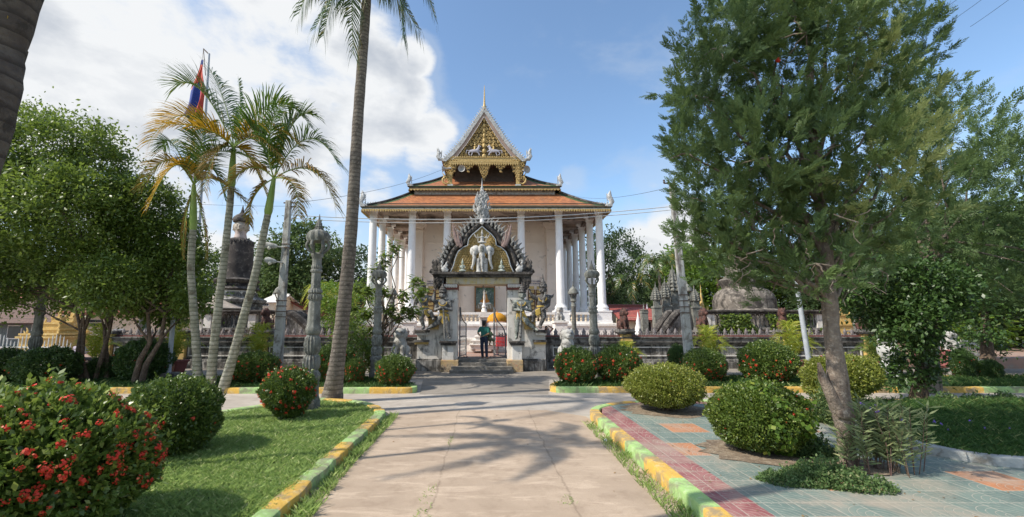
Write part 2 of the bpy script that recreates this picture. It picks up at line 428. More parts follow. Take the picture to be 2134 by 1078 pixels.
# far beds
for s, xe, yy in ((-1, -2.03, 13.45), (1, 1.98, 13.6)):
    pts = [(s*40, yy), (s*abs(xe), yy), (s*(abs(xe)+.15), yy+1.0), (s*(abs(xe)+1.3), yy+2.3), (s*(abs(xe)+2.6), yy+3.0), (s*40, yy+3.0)]
    kerb(pts, .2, .17, 1.35, 0 if s < 0 else 1, side=-1 if s > 0 else 1, r=.5)
    pl = [(s*40, yy+.12), (s*(abs(xe)+.14), yy+.12), (s*(abs(xe)+.28), yy+1.0), (s*(abs(xe)+1.4), yy+2.2), (s*(abs(xe)+2.6), yy+2.9), (s*40, yy+2.9)]
    if s > 0: pl = pl[::-1]
    o = M().slab(pl, -.02, .12).build('flower_bed', m_grassbase); o['kind'] = 'structure'
    pg = [(s*26, yy+.15), (s*(abs(xe)+.16), yy+.15), (s*(abs(xe)+.3), yy+1.0), (s*(abs(xe)+1.4), yy+2.1), (s*(abs(xe)+2.6), yy+2.7), (s*26, yy+2.7)]
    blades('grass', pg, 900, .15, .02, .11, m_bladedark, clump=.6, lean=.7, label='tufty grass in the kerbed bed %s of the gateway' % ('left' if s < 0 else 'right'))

# right pavement: embossed tiles
def tile_mat():
    m = bpy.data.materials.new('embossed tiles'); m.use_nodes = True; k = NT(m.node_tree)
    co = k.n('ShaderNodeTexCoord').outputs['Object']; T = .34
    s = k.n('ShaderNodeSeparateXYZ', ins={0: co}); X, Y = s.outputs[0], s.outputs[1]
    u = k.math('DIVIDE', X, T); v = k.math('DIVIDE', Y, T)
    iu, iv = k.math('FLOOR', u), k.math('FLOOR', v); fu, fv = k.math('FRACT', u), k.math('FRACT', v)
    cell = k.n('ShaderNodeCombineXYZ', ins={0: iu, 1: iv, 2: 0.0})
    wn = k.n('ShaderNodeTexWhiteNoise', noise_dimensions='3D', ins={'Vector': cell})
    # orange tiles on a diagonal lattice two cells wide
    a = k.math('MODULO', k.math('ADD', iu, k.math('MULTIPLY', k.math('FLOOR', k.math('DIVIDE', iv, 2.0)), 2.0)), 6.0)
    b2 = k.math('MODULO', k.math('ADD', iv, 0.0), 4.0)
    org = k.math('MULTIPLY', k.math('COMPARE', a, 4.5, .9), k.math('LESS_THAN', b2, 1.5))
    worn = k.noise(co, 1.1, 6, .65, .5); fine = k.noise(co, 22, 5, .7); mid = k.noise(co, 5, 5, .6)
    teal = k.mix(k.ramp(wn.outputs[0], 0, 1), (.135, .185, .165, 1), (.185, .235, .205, 1))
    teal = k.mix(k.ramp(mid, .4, .7, 0, .5), teal, (.21, .27, .23, 1))
    orange = k.mix(k.ramp(mid, .35, .65), (.50, .215, .10, 1), (.40, .19, .10, 1))
    red = k.mix(k.ramp(mid, .35, .65), (.25, .085, .085, 1), (.34, .15, .14, 1))
    col = k.mix(org, teal, orange)
    band = k.math('MAXIMUM', k.math('LESS_THAN', X, 2.98), k.math('GREATER_THAN', Y, 10.9))
    col = k.mix(band, col, red)
    # embossed arcs: rings round one of the tile's corners
    pick = k.math('GREATER_THAN', wn.outputs[0], .5)
    cu = k.math('SUBTRACT', fu, pick)
    rr = k.math('SQRT', k.math('ADD', k.math('MULTIPLY', cu, cu), k.math('MULTIPLY', fv, fv)))
    ring = k.math('PINGPONG', k.math('MULTIPLY', rr, 5.0), .5)
    ring2 = k.math('PINGPONG', k.math('MULTIPLY', fu, 4.0), .5)
    rmix = k.math('LESS_THAN', rr, .95)
    ring = k.math('ADD', k.math('MULTIPLY', ring, rmix), k.math('MULTIPLY', ring2, k.math('SUBTRACT', 1.0, rmix)))
    groove = k.ramp(ring, .10, .03)
    eu = k.math('MINIMUM', k.math('MINIMUM', fu, k.math('SUBTRACT', 1.0, fu)), k.math('MINIMUM', fv, k.math('SUBTRACT', 1.0, fv)))
    joint = k.ramp(eu, .045, .012)
    lines = k.math('MULTIPLY', k.math('MAXIMUM', groove, joint), k.ramp(fine, .30, .62, .35, 1.0))
    col = k.mix(k.math('MULTIPLY', lines, .62), col, (.48, .44, .36, 1))
    col = k.mix(k.ramp(worn, .44, .70, 0, .72), col, (.40, .33, .26, 1))
    col = k.mix(k.ramp(fine, .56, .75, 0, .4), col, (.45, .40, .33, 1))
    b = k.n('ShaderNodeBsdfPrincipled', ins={'Base Color': col, 'Roughness': .6, 'Specular IOR Level': .35})
    hh = k.math('SUBTRACT', k.math('MULTIPLY', fine, .3), lines)
    k.set(b, 'Normal', k.n('ShaderNodeBump', ins={'Height': hh, 'Strength': .6, 'Distance': .006}))
    k.n('ShaderNodeOutputMaterial', ins={'Surface': b}); return m
RK = [(2.33, .6), (2.33, 10.4), (3.4, 11.25), (6.5, 11.5), (40, 11.5)]
kerb(RK, .22, .19, .87, 0, side=-1, r=1.2)
RP = [(2.5, .4), (40, .4), (40, 11.35), (6.5, 11.35), (3.5, 11.1), (2.75, 10.5), (2.5, 9.6)]
o = M().slab(RP, -.02, .172).build('tiled_pavement', tile_mat()); o['kind'] = 'structure'
# planting holes of soil under the shrubs
for ip, (x, y, r) in enumerate(((4.15, 10.15, 1.0), (4.3, 7.0, .92), (9.0, 10.6, 1.2), (5.15, 6.35, .5))):
    n = 26; pl = [(x+r*(1+.12*math.sin(3*q))*math.cos(2*PI*q/n), y+r*.8*(1+.1*math.cos(5*q))*math.sin(2*PI*q/n)) for q in range(n)]
    sheet('soil_patch', pl, .176+.004*ip, m_soil)
# right lawn
RL = [(6.75, 7.15), (7.0, 6.45), (8.6, 6.0), (22, 5.6), (22, 10.7), (10.5, 10.75), (8.2, 10.3), (7.1, 8.8)]
o = M().slab(RL, .1, .24).build('lawn', m_grassbase); o['kind'] = 'structure'
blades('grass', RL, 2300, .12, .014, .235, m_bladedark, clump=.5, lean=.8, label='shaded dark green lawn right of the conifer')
kerb([(7.9, 10.15), (6.95, 8.7), (6.62, 7.1), (6.9, 6.35), (8.6, 5.88), (12, 5.75)], .16, .30, .9, 0, z0=.17, side=1, mats=[m_kc, m_kc], r=.5)
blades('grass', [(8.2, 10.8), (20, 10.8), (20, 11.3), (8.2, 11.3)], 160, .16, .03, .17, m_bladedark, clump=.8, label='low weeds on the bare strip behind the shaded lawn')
# inside the wall
o = M().box(-45, 45, 20.6, 60, -.02, .46).build('courtyard', mat('courtyard tiles', (.36, .22, .17), (.30, .20, .16), 1.5, .85, .3, 10, dirt=((.3, .27, .23), .4, 1.5))); o['kind'] = 'structure'
# ============================================================ building materials
m_white = mat('white plaster', (.80, .77, .73), (.72, .68, .63), 2, .75, .12, 20, dirt=((.45, .42, .38), .12, 2.5), streak=((.42, .38, .33), .12))
m_col = mat('white painted column', (.86, .85, .84), (.80, .78, .76), 2, .65, .06, 20, streak=((.5, .47, .43), .08))
m_pink = mat('pale pink plaster', (.80, .69, .60), (.75, .64, .55), 1.2, .8, .1, 18, dirt=((.48, .41, .36), .12, 2))
m_cream = mat('cream trim', (.72, .60, .44), (.66, .55, .42), 3, .75, .1, 18)
m_ceil = mat('stained ceiling', (.42, .34, .28), (.26, .20, .165), 1.3, .85, .2, 12, dirt=((.12, .09, .07), .5, 1.1))
m_gold = mat('gold paint', (.54, .37, .13), (.38, .25, .08), 8, .48, .4, 25, spec=.5, metal=.15, c3=(.64, .52, .28))
m_golddark = mat('gold carving ground', (.24, .16, .055), (.10, .075, .045), 14, .6, .5, 40)
m_goldwhite = mat('gilded relief worn to white', (.50, .36, .12), (.36, .24, .07), 13, .6, .8, 45, c3=(.66, .63, .54))
m_silver = mat('weathered silver paint', (.50, .50, .49), (.32, .32, .31), 7, .5, .5, 30, spec=.5, c3=(.62, .61, .58), dirt=((.12, .11, .10), .35, 6))
m_dark = mat('blackened stone', (.075, .066, .06), (.13, .115, .10), 4, .9, .5, 22, c3=(.22, .20, .18), dirt=((.028, .025, .024), .6, 3))
m_grey = mat('grey weathered concrete', (.22, .22, .195), (.14, .14, .12), 4, .88, .4, 24, c3=(.30, .295, .265), dirt=((.10, .095, .085), .35, 4))
m_wallgrey = mat('rain blackened wall', (.42, .40, .37), (.28, .265, .245), 1.6, .88, .4, 18, dirt=((.07, .063, .055), .68, 2.0), streak=((.045, .042, .038), .75))
m_wallcap = mat('rain blackened coping', (.25, .235, .215), (.14, .13, .12), 1.6, .9, .5, 18, dirt=((.045, .04, .036), .6, 2.4))
m_ochre = mat('ochre painted plaster', (.62, .42, .14), (.52, .35, .13), 2, .8, .2, 18, dirt=((.16, .13, .09), .42, 2.2))
m_orange = mat('orange base plaster', (.52, .36, .17), (.46, .36, .24), 3, .85, .3, 18, dirt=((.12, .10, .08), .45, 2.6), c3=(.50, .28, .17))
m_gatewhite = mat('stained gate plaster', (.74, .71, .66), (.64, .60, .55), 1.7, .8, .2, 22, dirt=((.20, .19, .17), .30, 2.1), streak=((.16, .15, .13), .36))
m_redtrim = mat('maroon plaster', (.24, .075, .06), (.17, .06, .05), 4, .8, .3, 20, dirt=((.06, .05, .045), .3, 3))
m_fascia = mat('dark brown fascia', (.17, .12, .08), (.11, .08, .06), 4, .7, .2, 18)
def tile_roof(name, c1, c2, c3, course=.28, pitchy=True):
    m = bpy.data.materials.new(name); m.use_nodes = True; k = NT(m.node_tree)
    co = k.n('ShaderNodeTexCoord').outputs['UV']
    s = k.n('ShaderNodeSeparateXYZ', ins={0: co}); U, V = s.outputs[0], s.outputs[1]
    iv = k.math('FLOOR', k.math('DIVIDE', V, course)); off = k.math('MULTIPLY', k.math('MODULO', iv, 2.0), .5)
    uu = k.math('ADD', k.math('DIVIDE', U, .19), off); iu = k.math('FLOOR', uu); fu = k.math('FRACT', uu); fv = k.math('FRACT', k.math('DIVIDE', V, course))
    wn = k.n('ShaderNodeTexWhiteNoise', noise_dimensions='3D', ins={'Vector': k.n('ShaderNodeCombineXYZ', ins={0: iu, 1: iv, 2: 0.0})})
    ob = k.n('ShaderNodeTexCoord').outputs['Object']; nz = k.noise(ob, .9, 5, .6)
    col = k.mix(wn.outputs[0], rgb(c1), rgb(c2)); col = k.mix(k.ramp(nz, .45, .7, 0, .6), col, rgb(c3))
    arc = k.math('ABSOLUTE', k.math('SUBTRACT', fu, .5))
    edge = k.ramp(k.math('SUBTRACT', fv, k.math('MULTIPLY', k.math('MULTIPLY', arc, arc), 1.2)), .0, .16, 1.0, 0.0)
    col = k.mix(k.math('MULTIPLY', edge, .6), col, rgb(tuple(x*.35 for x in c3)))
    hgt = k.math('SUBTRACT', k.math('MULTIPLY', k.math('SUBTRACT', 1.0, fv), .6), k.math('MULTIPLY', arc, .5))
    b = k.n('ShaderNodeBsdfPrincipled', ins={'Base Color': col, 'Roughness': .6, 'Specular IOR Level': .35})
    k.set(b, 'Normal', k.n('ShaderNodeBump', ins={'Height': hgt, 'Strength': 1.0, 'Distance': .06}))
    k.n('ShaderNodeOutputMaterial', ins={'Surface': b}); return m
m_rt = tile_roof('orange glazed roof tiles', (.49, .19, .075), (.28, .105, .045), (.25, .13, .075))
m_rg = tile_roof('green glazed roof tiles', (.05, .09, .035), (.075, .12, .05), (.045, .05, .03))
m_rr = tile_roof('red clay roof tiles', (.40, .10, .07), (.30, .075, .055), (.24, .09, .07), .35)
m_rb = tile_roof('brown old roof tiles', (.13, .075, .055), (.18, .10, .07), (.08, .055, .045), .3)

def roof_slope(name, P00, P10, P11, P01, mats, parent, nu=60, nv=12, border=None, sag=0.0):
    """curved tiled slope: eave edge P00-P10, top edge P01-P11; border(u,v,du,dv)->green"""
    P00, P10, P11, P01 = [Vector(p) for p in (P00, P10, P11, P01)]
    vs, fs, ms, uv = [], [], [], []
    base = wloc(parent)
    Ls = ((P01-P00).length+(P11-P10).length)/2
    ex = (P10-P00).normalized()
    for j in range(nv+1):
        v = j/nv
        for i in range(nu+1):
            u = i/nu
            p = P00.lerp(P10, u).lerp(P01.lerp(P11, u), v); p.z -= sag*math.sin(PI*v)
            vs.append(tuple(p-base)); uv.append(((p-P00).dot(ex), v*Ls))
    for j in range(nv):
        for i in range(nu):
            a = j*(nu+1)+i; fs.append((a, a+1, a+nu+2, a+nu+1)); ms.append(1 if border and border((i+.5)/nu, (j+.5)/nv) else 0)
    me = bpy.data.meshes.new(name); me.from_pydata(vs, [], fs)
    for q in mats: me.materials.append(q)
    me.polygons.foreach_set('material_index', ms); ul = me.uv_layers.new(name='UVMap')
    li = np.empty(len(me.loops), dtype=np.int32); me.loops.foreach_get('vertex_index', li)
    ul.data.foreach_set('uv', np.array(uv, dtype=np.float32)[li].ravel())
    o = bpy.data.objects.new(name, me); COL.objects.link(o); o.parent = parent
    sol = o.modifiers.new('thick', 'SOLIDIFY'); sol.thickness = .09; sol.offset = -1
    return o
def flame(m, base, h, lean=(0, 0, 0), w=.3, mi=None, n=6, hook=.25, flat=.5, side=1):
    """a curling flame crocket"""
    b = Vector(base); L = Vector(lean); pts = []; rad = []
    for i in range(8):
        t = i/7
        pts.append(b+Vector((side*hook*h*math.sin(t*PI*1.15)*(1-t*.3), 0, h*t))+L*t*t)
        rad.append(w*h*.5*(.55+.75*math.sin(min(1, t*1.6+.15)*PI*.62))*(1-t)**.75+.006)
    m.tube(pts, rad, n, mi, flat, up=(0, 1, 0))
def scroll(m, c, r, y, turns=1.6, dirn=1, a0=0.0, th=.03, mi=None, n=5):
    pts = []; rad = []
    N = int(9*turns)
    for i in range(N+1):
        t = i/N; a = a0+dirn*t*turns*2*PI; q = r*(1-.85*t)
        pts.append((c[0]+q*math.cos(a), y-.04*t, c[1]+q*math.sin(a))); rad.append(th*(1.1-.6*t))
    m.tube(pts, rad, n, mi, 1.0, up=(0, 1, 0))
def lace(m, poly, y, cell, th, mi=None, seed=1, gap=None):
    """scrollwork covering a polygon in the XZ plane"""
    rr = random.Random(seed)
    X0, X1 = min(p[0] for p in poly), max(p[0] for p in poly); Z0, Z1 = min(p[1] for p in poly), max(p[1] for p in poly)
    cxm = (X0+X1)/2; zz = Z0+cell*.5; row = 0
    while zz < Z1:
        xx = cell*.5*(row % 2)+cell*.25
        while xx < (X1-X0)/2:
            for sd in (-1, 1):
                x = cxm+sd*xx
                if inpoly(np.array([x]), np.array([zz]), poly)[0] and not (gap and gap(x, zz)):
                    scroll(m, (x+rr.uniform(-.1, .1)*cell, zz), cell*.46, y, 1.25, sd*(1 if row % 2 else -1), PI/2*row+rr.uniform(-.4, .4), th, mi)
                    m.ell((x, y-.02, zz), (cell*.16, .05, cell*.2), 6, 4, mi)
            xx += cell
        zz += cell*.86; row += 1

# ============================================================ the temple
TY = 30.0
T = empty('temple', (0, TY, .46), 'white columned temple hall with tiered orange and green tiled roof and gilded gable', 'temple')
def P_(px, py, Y): return at(px, py, Y)
zE = at(1010, 432, 29).z      # eave
zF = 2.05                     # terrace floor
XC = [(P_(x, 560, TY).x) for x in (774.5, 857, 931, 1087, 1167, 1252)]
XL, XR = XC[0], XC[-1]
YB = 46.5
b = M()
b.box(XL-.75, XR+.75, TY-.75, YB+.8, .4, zF)
b.box(XL-.9, XR+.9, TY-.9, YB+.9, .4, .85, 0); b.box(XL-.84, XR+.84, TY-.84, YB+.84, zF-.22, zF-.06, 0)
b.build('base', m_white, T, world=True, bevel=.02)
# balustrade
bal = M(); zb = at(1010, 651, TY-.5).z
def balus_row(x0, x1, y, vert=True):
    n = max(2, int(abs(x1-x0)/.27))
    for i in range(n):
        x = x0+(i+.5)*(x1-x0)/n
        c = (x, y, zF+.12) if vert else (y, x, zF+.12)
        h = zb-.16-zF-.12
        bal.lathe([(.09, 0), (.09, h*.08), (.05, h*.16), (.105, h*.38), (.10, h*.5), (.045, h*.74), (.085, h*.88), (.085, h)], 8, c, mi=1)
    if vert: bal.box(x0, x1, y-.13, y+.13, zF, zF+.12, 0); bal.box(x0, x1, y-.15, y+.15, zb-.16, zb, 0)
    else: bal.box(y-.13, y+.13, x0, x1, zF, zF+.12, 0); bal.box(y-.15, y+.15, x0, x1, zb-.16, zb, 0)
for a, c in zip(XC[:-1], XC[1:]): bal = M(); balus_row(a+.5, c-.5, TY-.45); bal.build('balustrade', [m_white, m_cream], T, world=True, smooth=True)
YS = [TY, TY+2.75, TY+5.5, TY+8.25, TY+11.0, TY+13.75, TY+16.5]
for a, c in zip(YS[:-1], YS[1:]):
    for xs_ in (XL-.3, XR+.3): bal = M(); balus_row(a+.45, c-.45, xs_, False); bal.build('balustrade', [m_white, m_cream], T, world=True, smooth=True)
# columns
zT = at(1247, 438, TY).z; hC = zT-zb
def column(x, y):
    m = M()
    m.cb(x, y-(.0), zF, 1.0, .95, zb-zF+.02, 0); m.cb(x, y, zb+.02, 1.08, 1.0, .10, 0); m.cb(x, y, zF, 1.08, 1.0, .16, 0)
    m.lathe([(.45, 0), (.45, .07), (.40, .14), (.44, .2), (.36, .34), (.30, .42), (.285, .5), (.27, hC*.5), (.245, hC-.62), (.27, hC-.60), (.27, hC-.54), (.245, hC-.52), (.25, hC-.36), (.33, hC-.22), (.42, hC-.12), (.44, hC-.1)], 22, (x, y, zb+.12), mi=0)
    m.cb(x, y, zb+hC+.0, 1.0, .95, .16, 0)
    m.build('column', m_col, T, smooth=30, world=True)
for x in XC: column(x, TY)
for y in YS[1:]: column(XL, y); column(XR, y)
for x in XC[1:-1]: column(x, YS[-1])
# hall body
WY = 34.2; wl, wr = P_(868, 560, WY).x, P_(1152, 560, WY).x
w = M(); w.box(wl+.2, wr-.2, WY, YB-2.5, zF, zT+.3); w.build('wall', m_pink, T, world=True)
for px in (874, 948, 1073, 1146):
    xx = P_(px, 470, WY).x; w = M()
    w.cb(xx, WY-.1, zF, .72, .5, zT-zF-.3, 0); w.cb(xx, WY-.1, zT-.75, .84, .6, .14, 0)
    for i, e in enumerate((.92, 1.04, 1.16, 1.28)): w.cb(xx, WY-.1, zT-.5+i*.12, e, e-.2, .12, 0)
    w.cb(xx, WY-.1, zF, .86, .62, .5, 0); w.build('pilaster', m_pink, T, world=True, bevel=.015)
for sx_, pxs in ((-1, [874, 948]), (0, [948, 1073]), (1, [1073, 1146])):
    xa, xb = [P_(q, 470, WY).x for q in pxs]; w = M(); xa += .5; xb -= .5; z1 = at(1010, 505, WY).z
    for (u0, u1, v0, v1) in ((xa, xb, z1-.1, z1), (xa, xb, zF+.9, zF+1.0), (xa, xa+.1, zF+1.0, z1-.1), (xb-.1, xb, zF+1.0, z1-.1)): w.box(u0, u1, WY-.04, WY+.02, v0, v1, 0)
    w.build('wall_moulding', m_pink, T, world=True)
# arched doorways with shutters
for px in (906, 1116):
    c = P_(px, 640, WY); z1 = at(px, 604, WY).z; m = M()
    xw = .62
    m.box(c.x-xw-.14, c.x+xw+.14, WY-.09, WY+.02, zF, z1+.12, 0)
    arch = [(c.x+1.02*math.cos(a), z1+.28+.95*math.sin(a)) for a in np.linspace(0, PI, 17)]
    arc2 = [(c.x+.90*math.cos(a), z1+.28+.83*math.sin(a)) for a in np.linspace(PI, 0, 17)]
    m.prism(arch+arc2, WY-.07, WY+.02, 0); m.box(c.x-1.05, c.x+1.05, WY-.12, WY+.02, z1+.14, z1+.26, 0)
    d = m.build('doorway', m_pink, T, world=True)
    m = M()
    for s in (-1, 1):
        m.box(c.x+s*.31-.29, c.x+s*.31+.29, WY-.13, WY-.095, zF, z1, 0)
        for q in range(8): m.box(c.x+s*.31-.2, c.x+s*.31+.2, WY-.15, WY-.12, zF+.4+q*.32, zF+.62+q*.32, 1)
    m.build('door', [mat('dark door wood', (.14, .07, .035), (.10, .05, .03), 6, .6), m_gold], d, world=False) if False else m.build('door', [mat('dark door wood', (.14, .07, .035), (.10, .05, .03), 6, .6), m_gold], T, world=True)
    m = M(); rr = random.Random(px)
    for row, zz in enumerate((.62, .44)):
        x = c.x-.62
        while x < c.x+.6:
            wd = rr.uniform(.035, .07)
            m.box(x, x+.02, WY-.075, WY-.05, z1+zz, z1+zz+rr.uniform(.06, .1)); m.box(x, x+wd, WY-.075, WY-.05, z1+zz+.05, z1+zz+.07)
            if rr.random() < .6: m.box(x+wd-.015, x+wd, WY-.075, WY-.05, z1+zz-.02, z1+zz+.06)
            x += wd+rr.choice((.02, .02, .06))
    m.build('inscription', mat('blue lettering', (.08, .10, .22)), T, world=True)
# soffit, architrave
ex, ey0, ey1 = XR+.52, TY-1.0, YB+1.0
exl = XL-.52
m = M()
m.box(exl+.25, ex-.25, TY-.3, YB+.3, zT+.16, zT+.42, 0)
m.build('ceiling', m_ceil, T, world=True)
m = M()
for y in YS: m.box(XL+.3, XR-.3, y-.16, y+.16, zT-.12, zT+.18)
for x in XC: m.box(x-.16, x+.16, TY-.2, YB, zT-.10, zT+.17)
m.build('ceiling_beam', m_ceil, T, world=True)
m = M()      # sloped soffit from architrave out to the eave
I = [(XL-.2, TY-.3), (XR+.2, TY-.3), (XR+.2, YB+.3), (XL-.2, YB+.3)]; O = [(exl, ey0), (ex, ey0), (ex, ey1), (exl, ey1)]
vs = [(x, y, zT-.02) for x, y in I]+[(x, y, zE-.12) for x, y in O]+[(x, y, zT+.4) for x, y in I]
m.add(vs, [(i, (i+1) % 4, (i+1) % 4+4, i+4) for i in range(4)]+[(i+8, (i+1) % 4+8, (i+1) % 4, i) for i in range(4)])
m.build('soffit', mat('painted soffit', (.50, .36, .27), (.36, .25, .19), 2, .8, .1, 12, dirt=((.16, .12, .1), .4, 1.6)), T, world=True)
def fringe(x0, x1, y, z, h, pitch, along='x', mi=0, m=None):
    n = max(1, int(abs(x1-x0)/pitch))
    for i in range(n):
        a = x0+(x1-x0)*i/n; b_ = x0+(x1-x0)*(i+1)/n; c_ = (a+b_)/2; q = (b_-a)*.46
        poly = [(c_-q, z), (c_+q, z), (c_+q*.9, z-h*.45), (c_, z-h), (c_-q*.9, z-h*.45)]
        if along == 'x': m.prism(poly, y-.03, y+.03, mi)
        else:
            v_ = [(y-.03, a_, z_) for a_, z_ in poly]+[(y+.03, a_, z_) for a_, z_ in poly]; k5 = 5
            m.add(v_, [tuple(range(5)), tuple(range(5, 10))]+[(j, (j+1) % 5, (j+1) % 5+5, j+5) for j in range(5)], mi)
def eave_set(x0, x1, y0, y1, z, fh, m_top, teeth, pitch):
    m = M()
    m.box(x0, x1, y0-.05, y0, z-fh, z, 0); m.box(x0, x1, y1, y1+.05, z-fh, z, 0)
    m.box(x0-.05, x0, y0-.05, y1+.05, z-fh, z, 0); m.box(x1, x1+.05, y0-.05, y1+.05, z-fh, z, 0)
    m.build('fascia', m_top, T, world=True)
    m = M(); fringe(x0, x1, y0-.08, z-fh+.02, teeth, pitch, 'x', 0, m)
    fringe(y0, y1, x0-.08, z-fh+.02, teeth, pitch, 'y', 0, m); fringe(y0, y1, x1+.08, z-fh+.02, teeth, pitch, 'y', 0, m)
    m.build('eave_fringe', m_gold, T, world=True)
eave_set(exl, ex, ey0, ey1, zE, .17, m_silver, .2, .17)
m = M(); m.box(exl-.06, ex+.06, ey0-.14, ey0-.06, zE, zE+.07); m.build('gutter', m_fascia, T, world=True)
# lower roof
d1 = 2.95; z1 = at(1010, 401, ey0+d1).z
xi0, xi1 = exl+d1+.0, ex-d1-.0
A = [(exl-.1, ey0-.1, zE+.02), (ex+.1, ey0-.1, zE+.02), (ex+.1, ey1+.1, zE+.02), (exl-.1, ey1+.1, zE+.02)]
B = [(xi0, ey0+d1, z1), (xi1, ey0+d1, z1), (xi1, ey1-d1, z1), (xi0, ey1-d1, z1)]
def bord(wid, d_, low=.13, top=.05):
    return lambda u, v: v < low or v > 1-top or min(u, 1-u)*(wid*(1-v)+(wid-2*d_)*v) < .55*(1-.3*v)
for i, wid in ((0, ex-exl), (1, ey1-ey0), (2, ex-exl), (3, ey1-ey0)):
    j = (i+1) % 4; roof_slope('roof_slope', A[i], A[j], B[j], B[i], [m_rt, m_rg], T, 90 if i == 0 else 50, 14, bord(wid, d1), .16)
def ridge_line(m, a, b_, n=14, r=.1, sag=.16, mi=0):
    a, b_ = Vector(a), Vector(b_)
    m.tube([a.lerp(b_, i/n)-Vector((0, 0, sag*math.sin(PI*i/n)-.05)) for i in range(n+1)], r, 6, mi)
for i in range(4): m = M(); ridge_line(m, A[i], B[i]); m.build('hip_ridge', m_dark, T, world=True, smooth=True)
def naga_finial(x, y, z, h, s):
    m = M(); m.cb(x, y, z-.05, .34, .34, .14, 0)
    pts = [Vector((x-s*.25*h, y, z+.02)), Vector((x+s*.05*h, y, z+.08*h)), Vector((x+s*.16*h, y, z+.28*h)), Vector((x+.06*s*h, y, z+.5*h)), Vector((x+.0*s*h, y, z+.7*h)), Vector((x+.05*s*h, y, z+.85*h)), Vector((x+.09*s*h, y, z+h))]
    m.tube(pts, [.07*h, .13*h, .16*h, .16*h, .12*h, .06*h, .012], 8, 0, .7)
    for i in range(6): flame(m, (x+s*(.13-.02*i)*h, y, z+.12*h+i*.12*h), .22*h, (s*.1*h, 0, 0), .35, hook=.3, side=s)
    for i in range(4): flame(m, (x-s*.08*h, y, z+.2*h+i*.15*h), .16*h, (-s*.08*h, 0, 0), .35, hook=.3, side=-s)
    m.build('roof_finial', m_silver, T, world=True, smooth=True)
for s, c_ in ((-1, A[0]), (1, A[1])): naga_finial(c_[0]-s*.12, c_[1]+.1, c_[2]+.05, 1.15, s)
# lower rolls of silver on the hips' feet
for s, c_, b_ in ((-1, A[0], B[0]), (1, A[1], B[1])):
    m = M()
    for i in range(5):
        p = Vector(c_).lerp(Vector(b_), .06+i*.045); flame(m, (p.x, p.y, p.z-.02), .26-.03*i, (-s*.1, 0, 0), .5, side=-s)
    m.build('hip_crocket', m_silver, T, world=True, smooth=True)
# clerestory and upper roof
y2 = 31.25; zE2 = at(1010, 389, y2).z; x2 = P_(1166, 389, y2).x; x2l = P_(854, 389, y2).x
m = M(); m.box(x2l+.3, x2-.3, y2+.35, YB-1.5, z1-.5, zE2+.02); m.build('clerestory', m_silver, T, world=True)
eave_set(x2l, x2, y2, YB-1.2, zE2, .22, m_fascia, .14, .24)
d2 = 2.5; z2 = at(1010, 368, y2+d2).z; y2b = YB-1.2
A2 = [(x2l-.1, y2-.1, zE2), (x2+.1, y2-.1, zE2), (x2+.1, y2b, zE2), (x2l-.1, y2b, zE2)]
B2 = [(x2l+d2, y2+d2, z2), (x2-d2, y2+d2, z2), (x2-d2, y2b-d2, z2), (x2l+d2, y2b-d2, z2)]
for i, wid in ((0, x2-x2l), (1, y2b-y2), (2, x2-x2l), (3, y2b-y2)):
    j = (i+1) % 4; roof_slope('roof_slope', A2[i], A2[j], B2[j], B2[i], [m_rt, m_rg], T, 70, 12, bord(wid, d2, .12, .0), .12)
for i in range(4): m = M(); ridge_line(m, A2[i], B2[i], sag=.12); m.build('hip_ridge', m_dark, T, world=True, smooth=True)
for s, c_ in ((-1, A2[0]), (1, A2[1])): naga_finial(c_[0]-s*.1, c_[1]+.1, c_[2]+.05, .98, s)
# gable porch
GY = 31.75
def g(px, py, Y=GY): q = at(px, py, Y); return (q.x, q.z)
apex = g(1009, 228); 
half = [(1009, 225), (1034, 262), (1056, 295), (1078, 320), (1097, 338)]
outer = [g(x, y) for x, y in half]; gcx = apex[0]
def mir(pts): return [(2*gcx-x, z) for x, z in pts]
inner = [g(x, y) for x, y in ((1009, 246), (1026, 273), (1046, 303), (1066, 328), (1076, 334))]
# upper gabled roof behind
m = M(); n5 = len(outer)
prof = mir(outer)[::-1]+outer[1:]
prof = [(x, z) for x, z in prof]
m.prism(prof, GY+.1, YB-4); m.build('gable_roof', m_rt, T, world=True)
m = M()
ring = prof+(mir([g(x, y) for x, y in ((1009, 238), (1031, 270), (1052, 302), (1072, 326), (1088, 340))])[::-1]+[g(x, y) for x, y in ((1031, 270), (1052, 302), (1072, 326), (1088, 340))])[::-1]
m.prism(ring, GY-.35, GY+.12); m.build('bargeboard', m_silver, T, world=True)
m = M()
r1 = mir([g(x, y) for x, y in ((1009, 238), (1031, 270), (1052, 302), (1072, 326), (1088, 340))])[::-1]+[g(x, y) for x, y in ((1031, 270), (1052, 302), (1072, 326), (1088, 340))]
r2 = mir(inner)[::-1]+inner[1:]
m.prism(r1+r2[::-1], GY-.28, GY+.1); m.build('inner_bargeboard', mat('faded pink wood', (.38, .27, .22), (.30, .22, .18), 3, .7, .2), T, world=True)
m = M()
for sd in (-1, 1):
    pts = [Vector((gcx+sd*(x-gcx), GY-.15, z)) for x, z in outer]
    rs = resample(pts, .20)
    for i, p in enumerate(rs[1:-1]): flame(m, (p.x+sd*.02, p.y, p.z-.05), .30, (sd*.10, 0, 0), .5, hook=.25, side=-sd)
m.build('gable_crocket', m_silver, T, world=True, smooth=True)
m = M()      # string of beads
for sd in (-1, 1):
    for p in resample([Vector((gcx+sd*(x-gcx)*.985, GY-.32, z-.05)) for x, z in inner], .085): m.ell(p, .028, 6, 4)
m.build('bead_string', m_col, T, world=True)
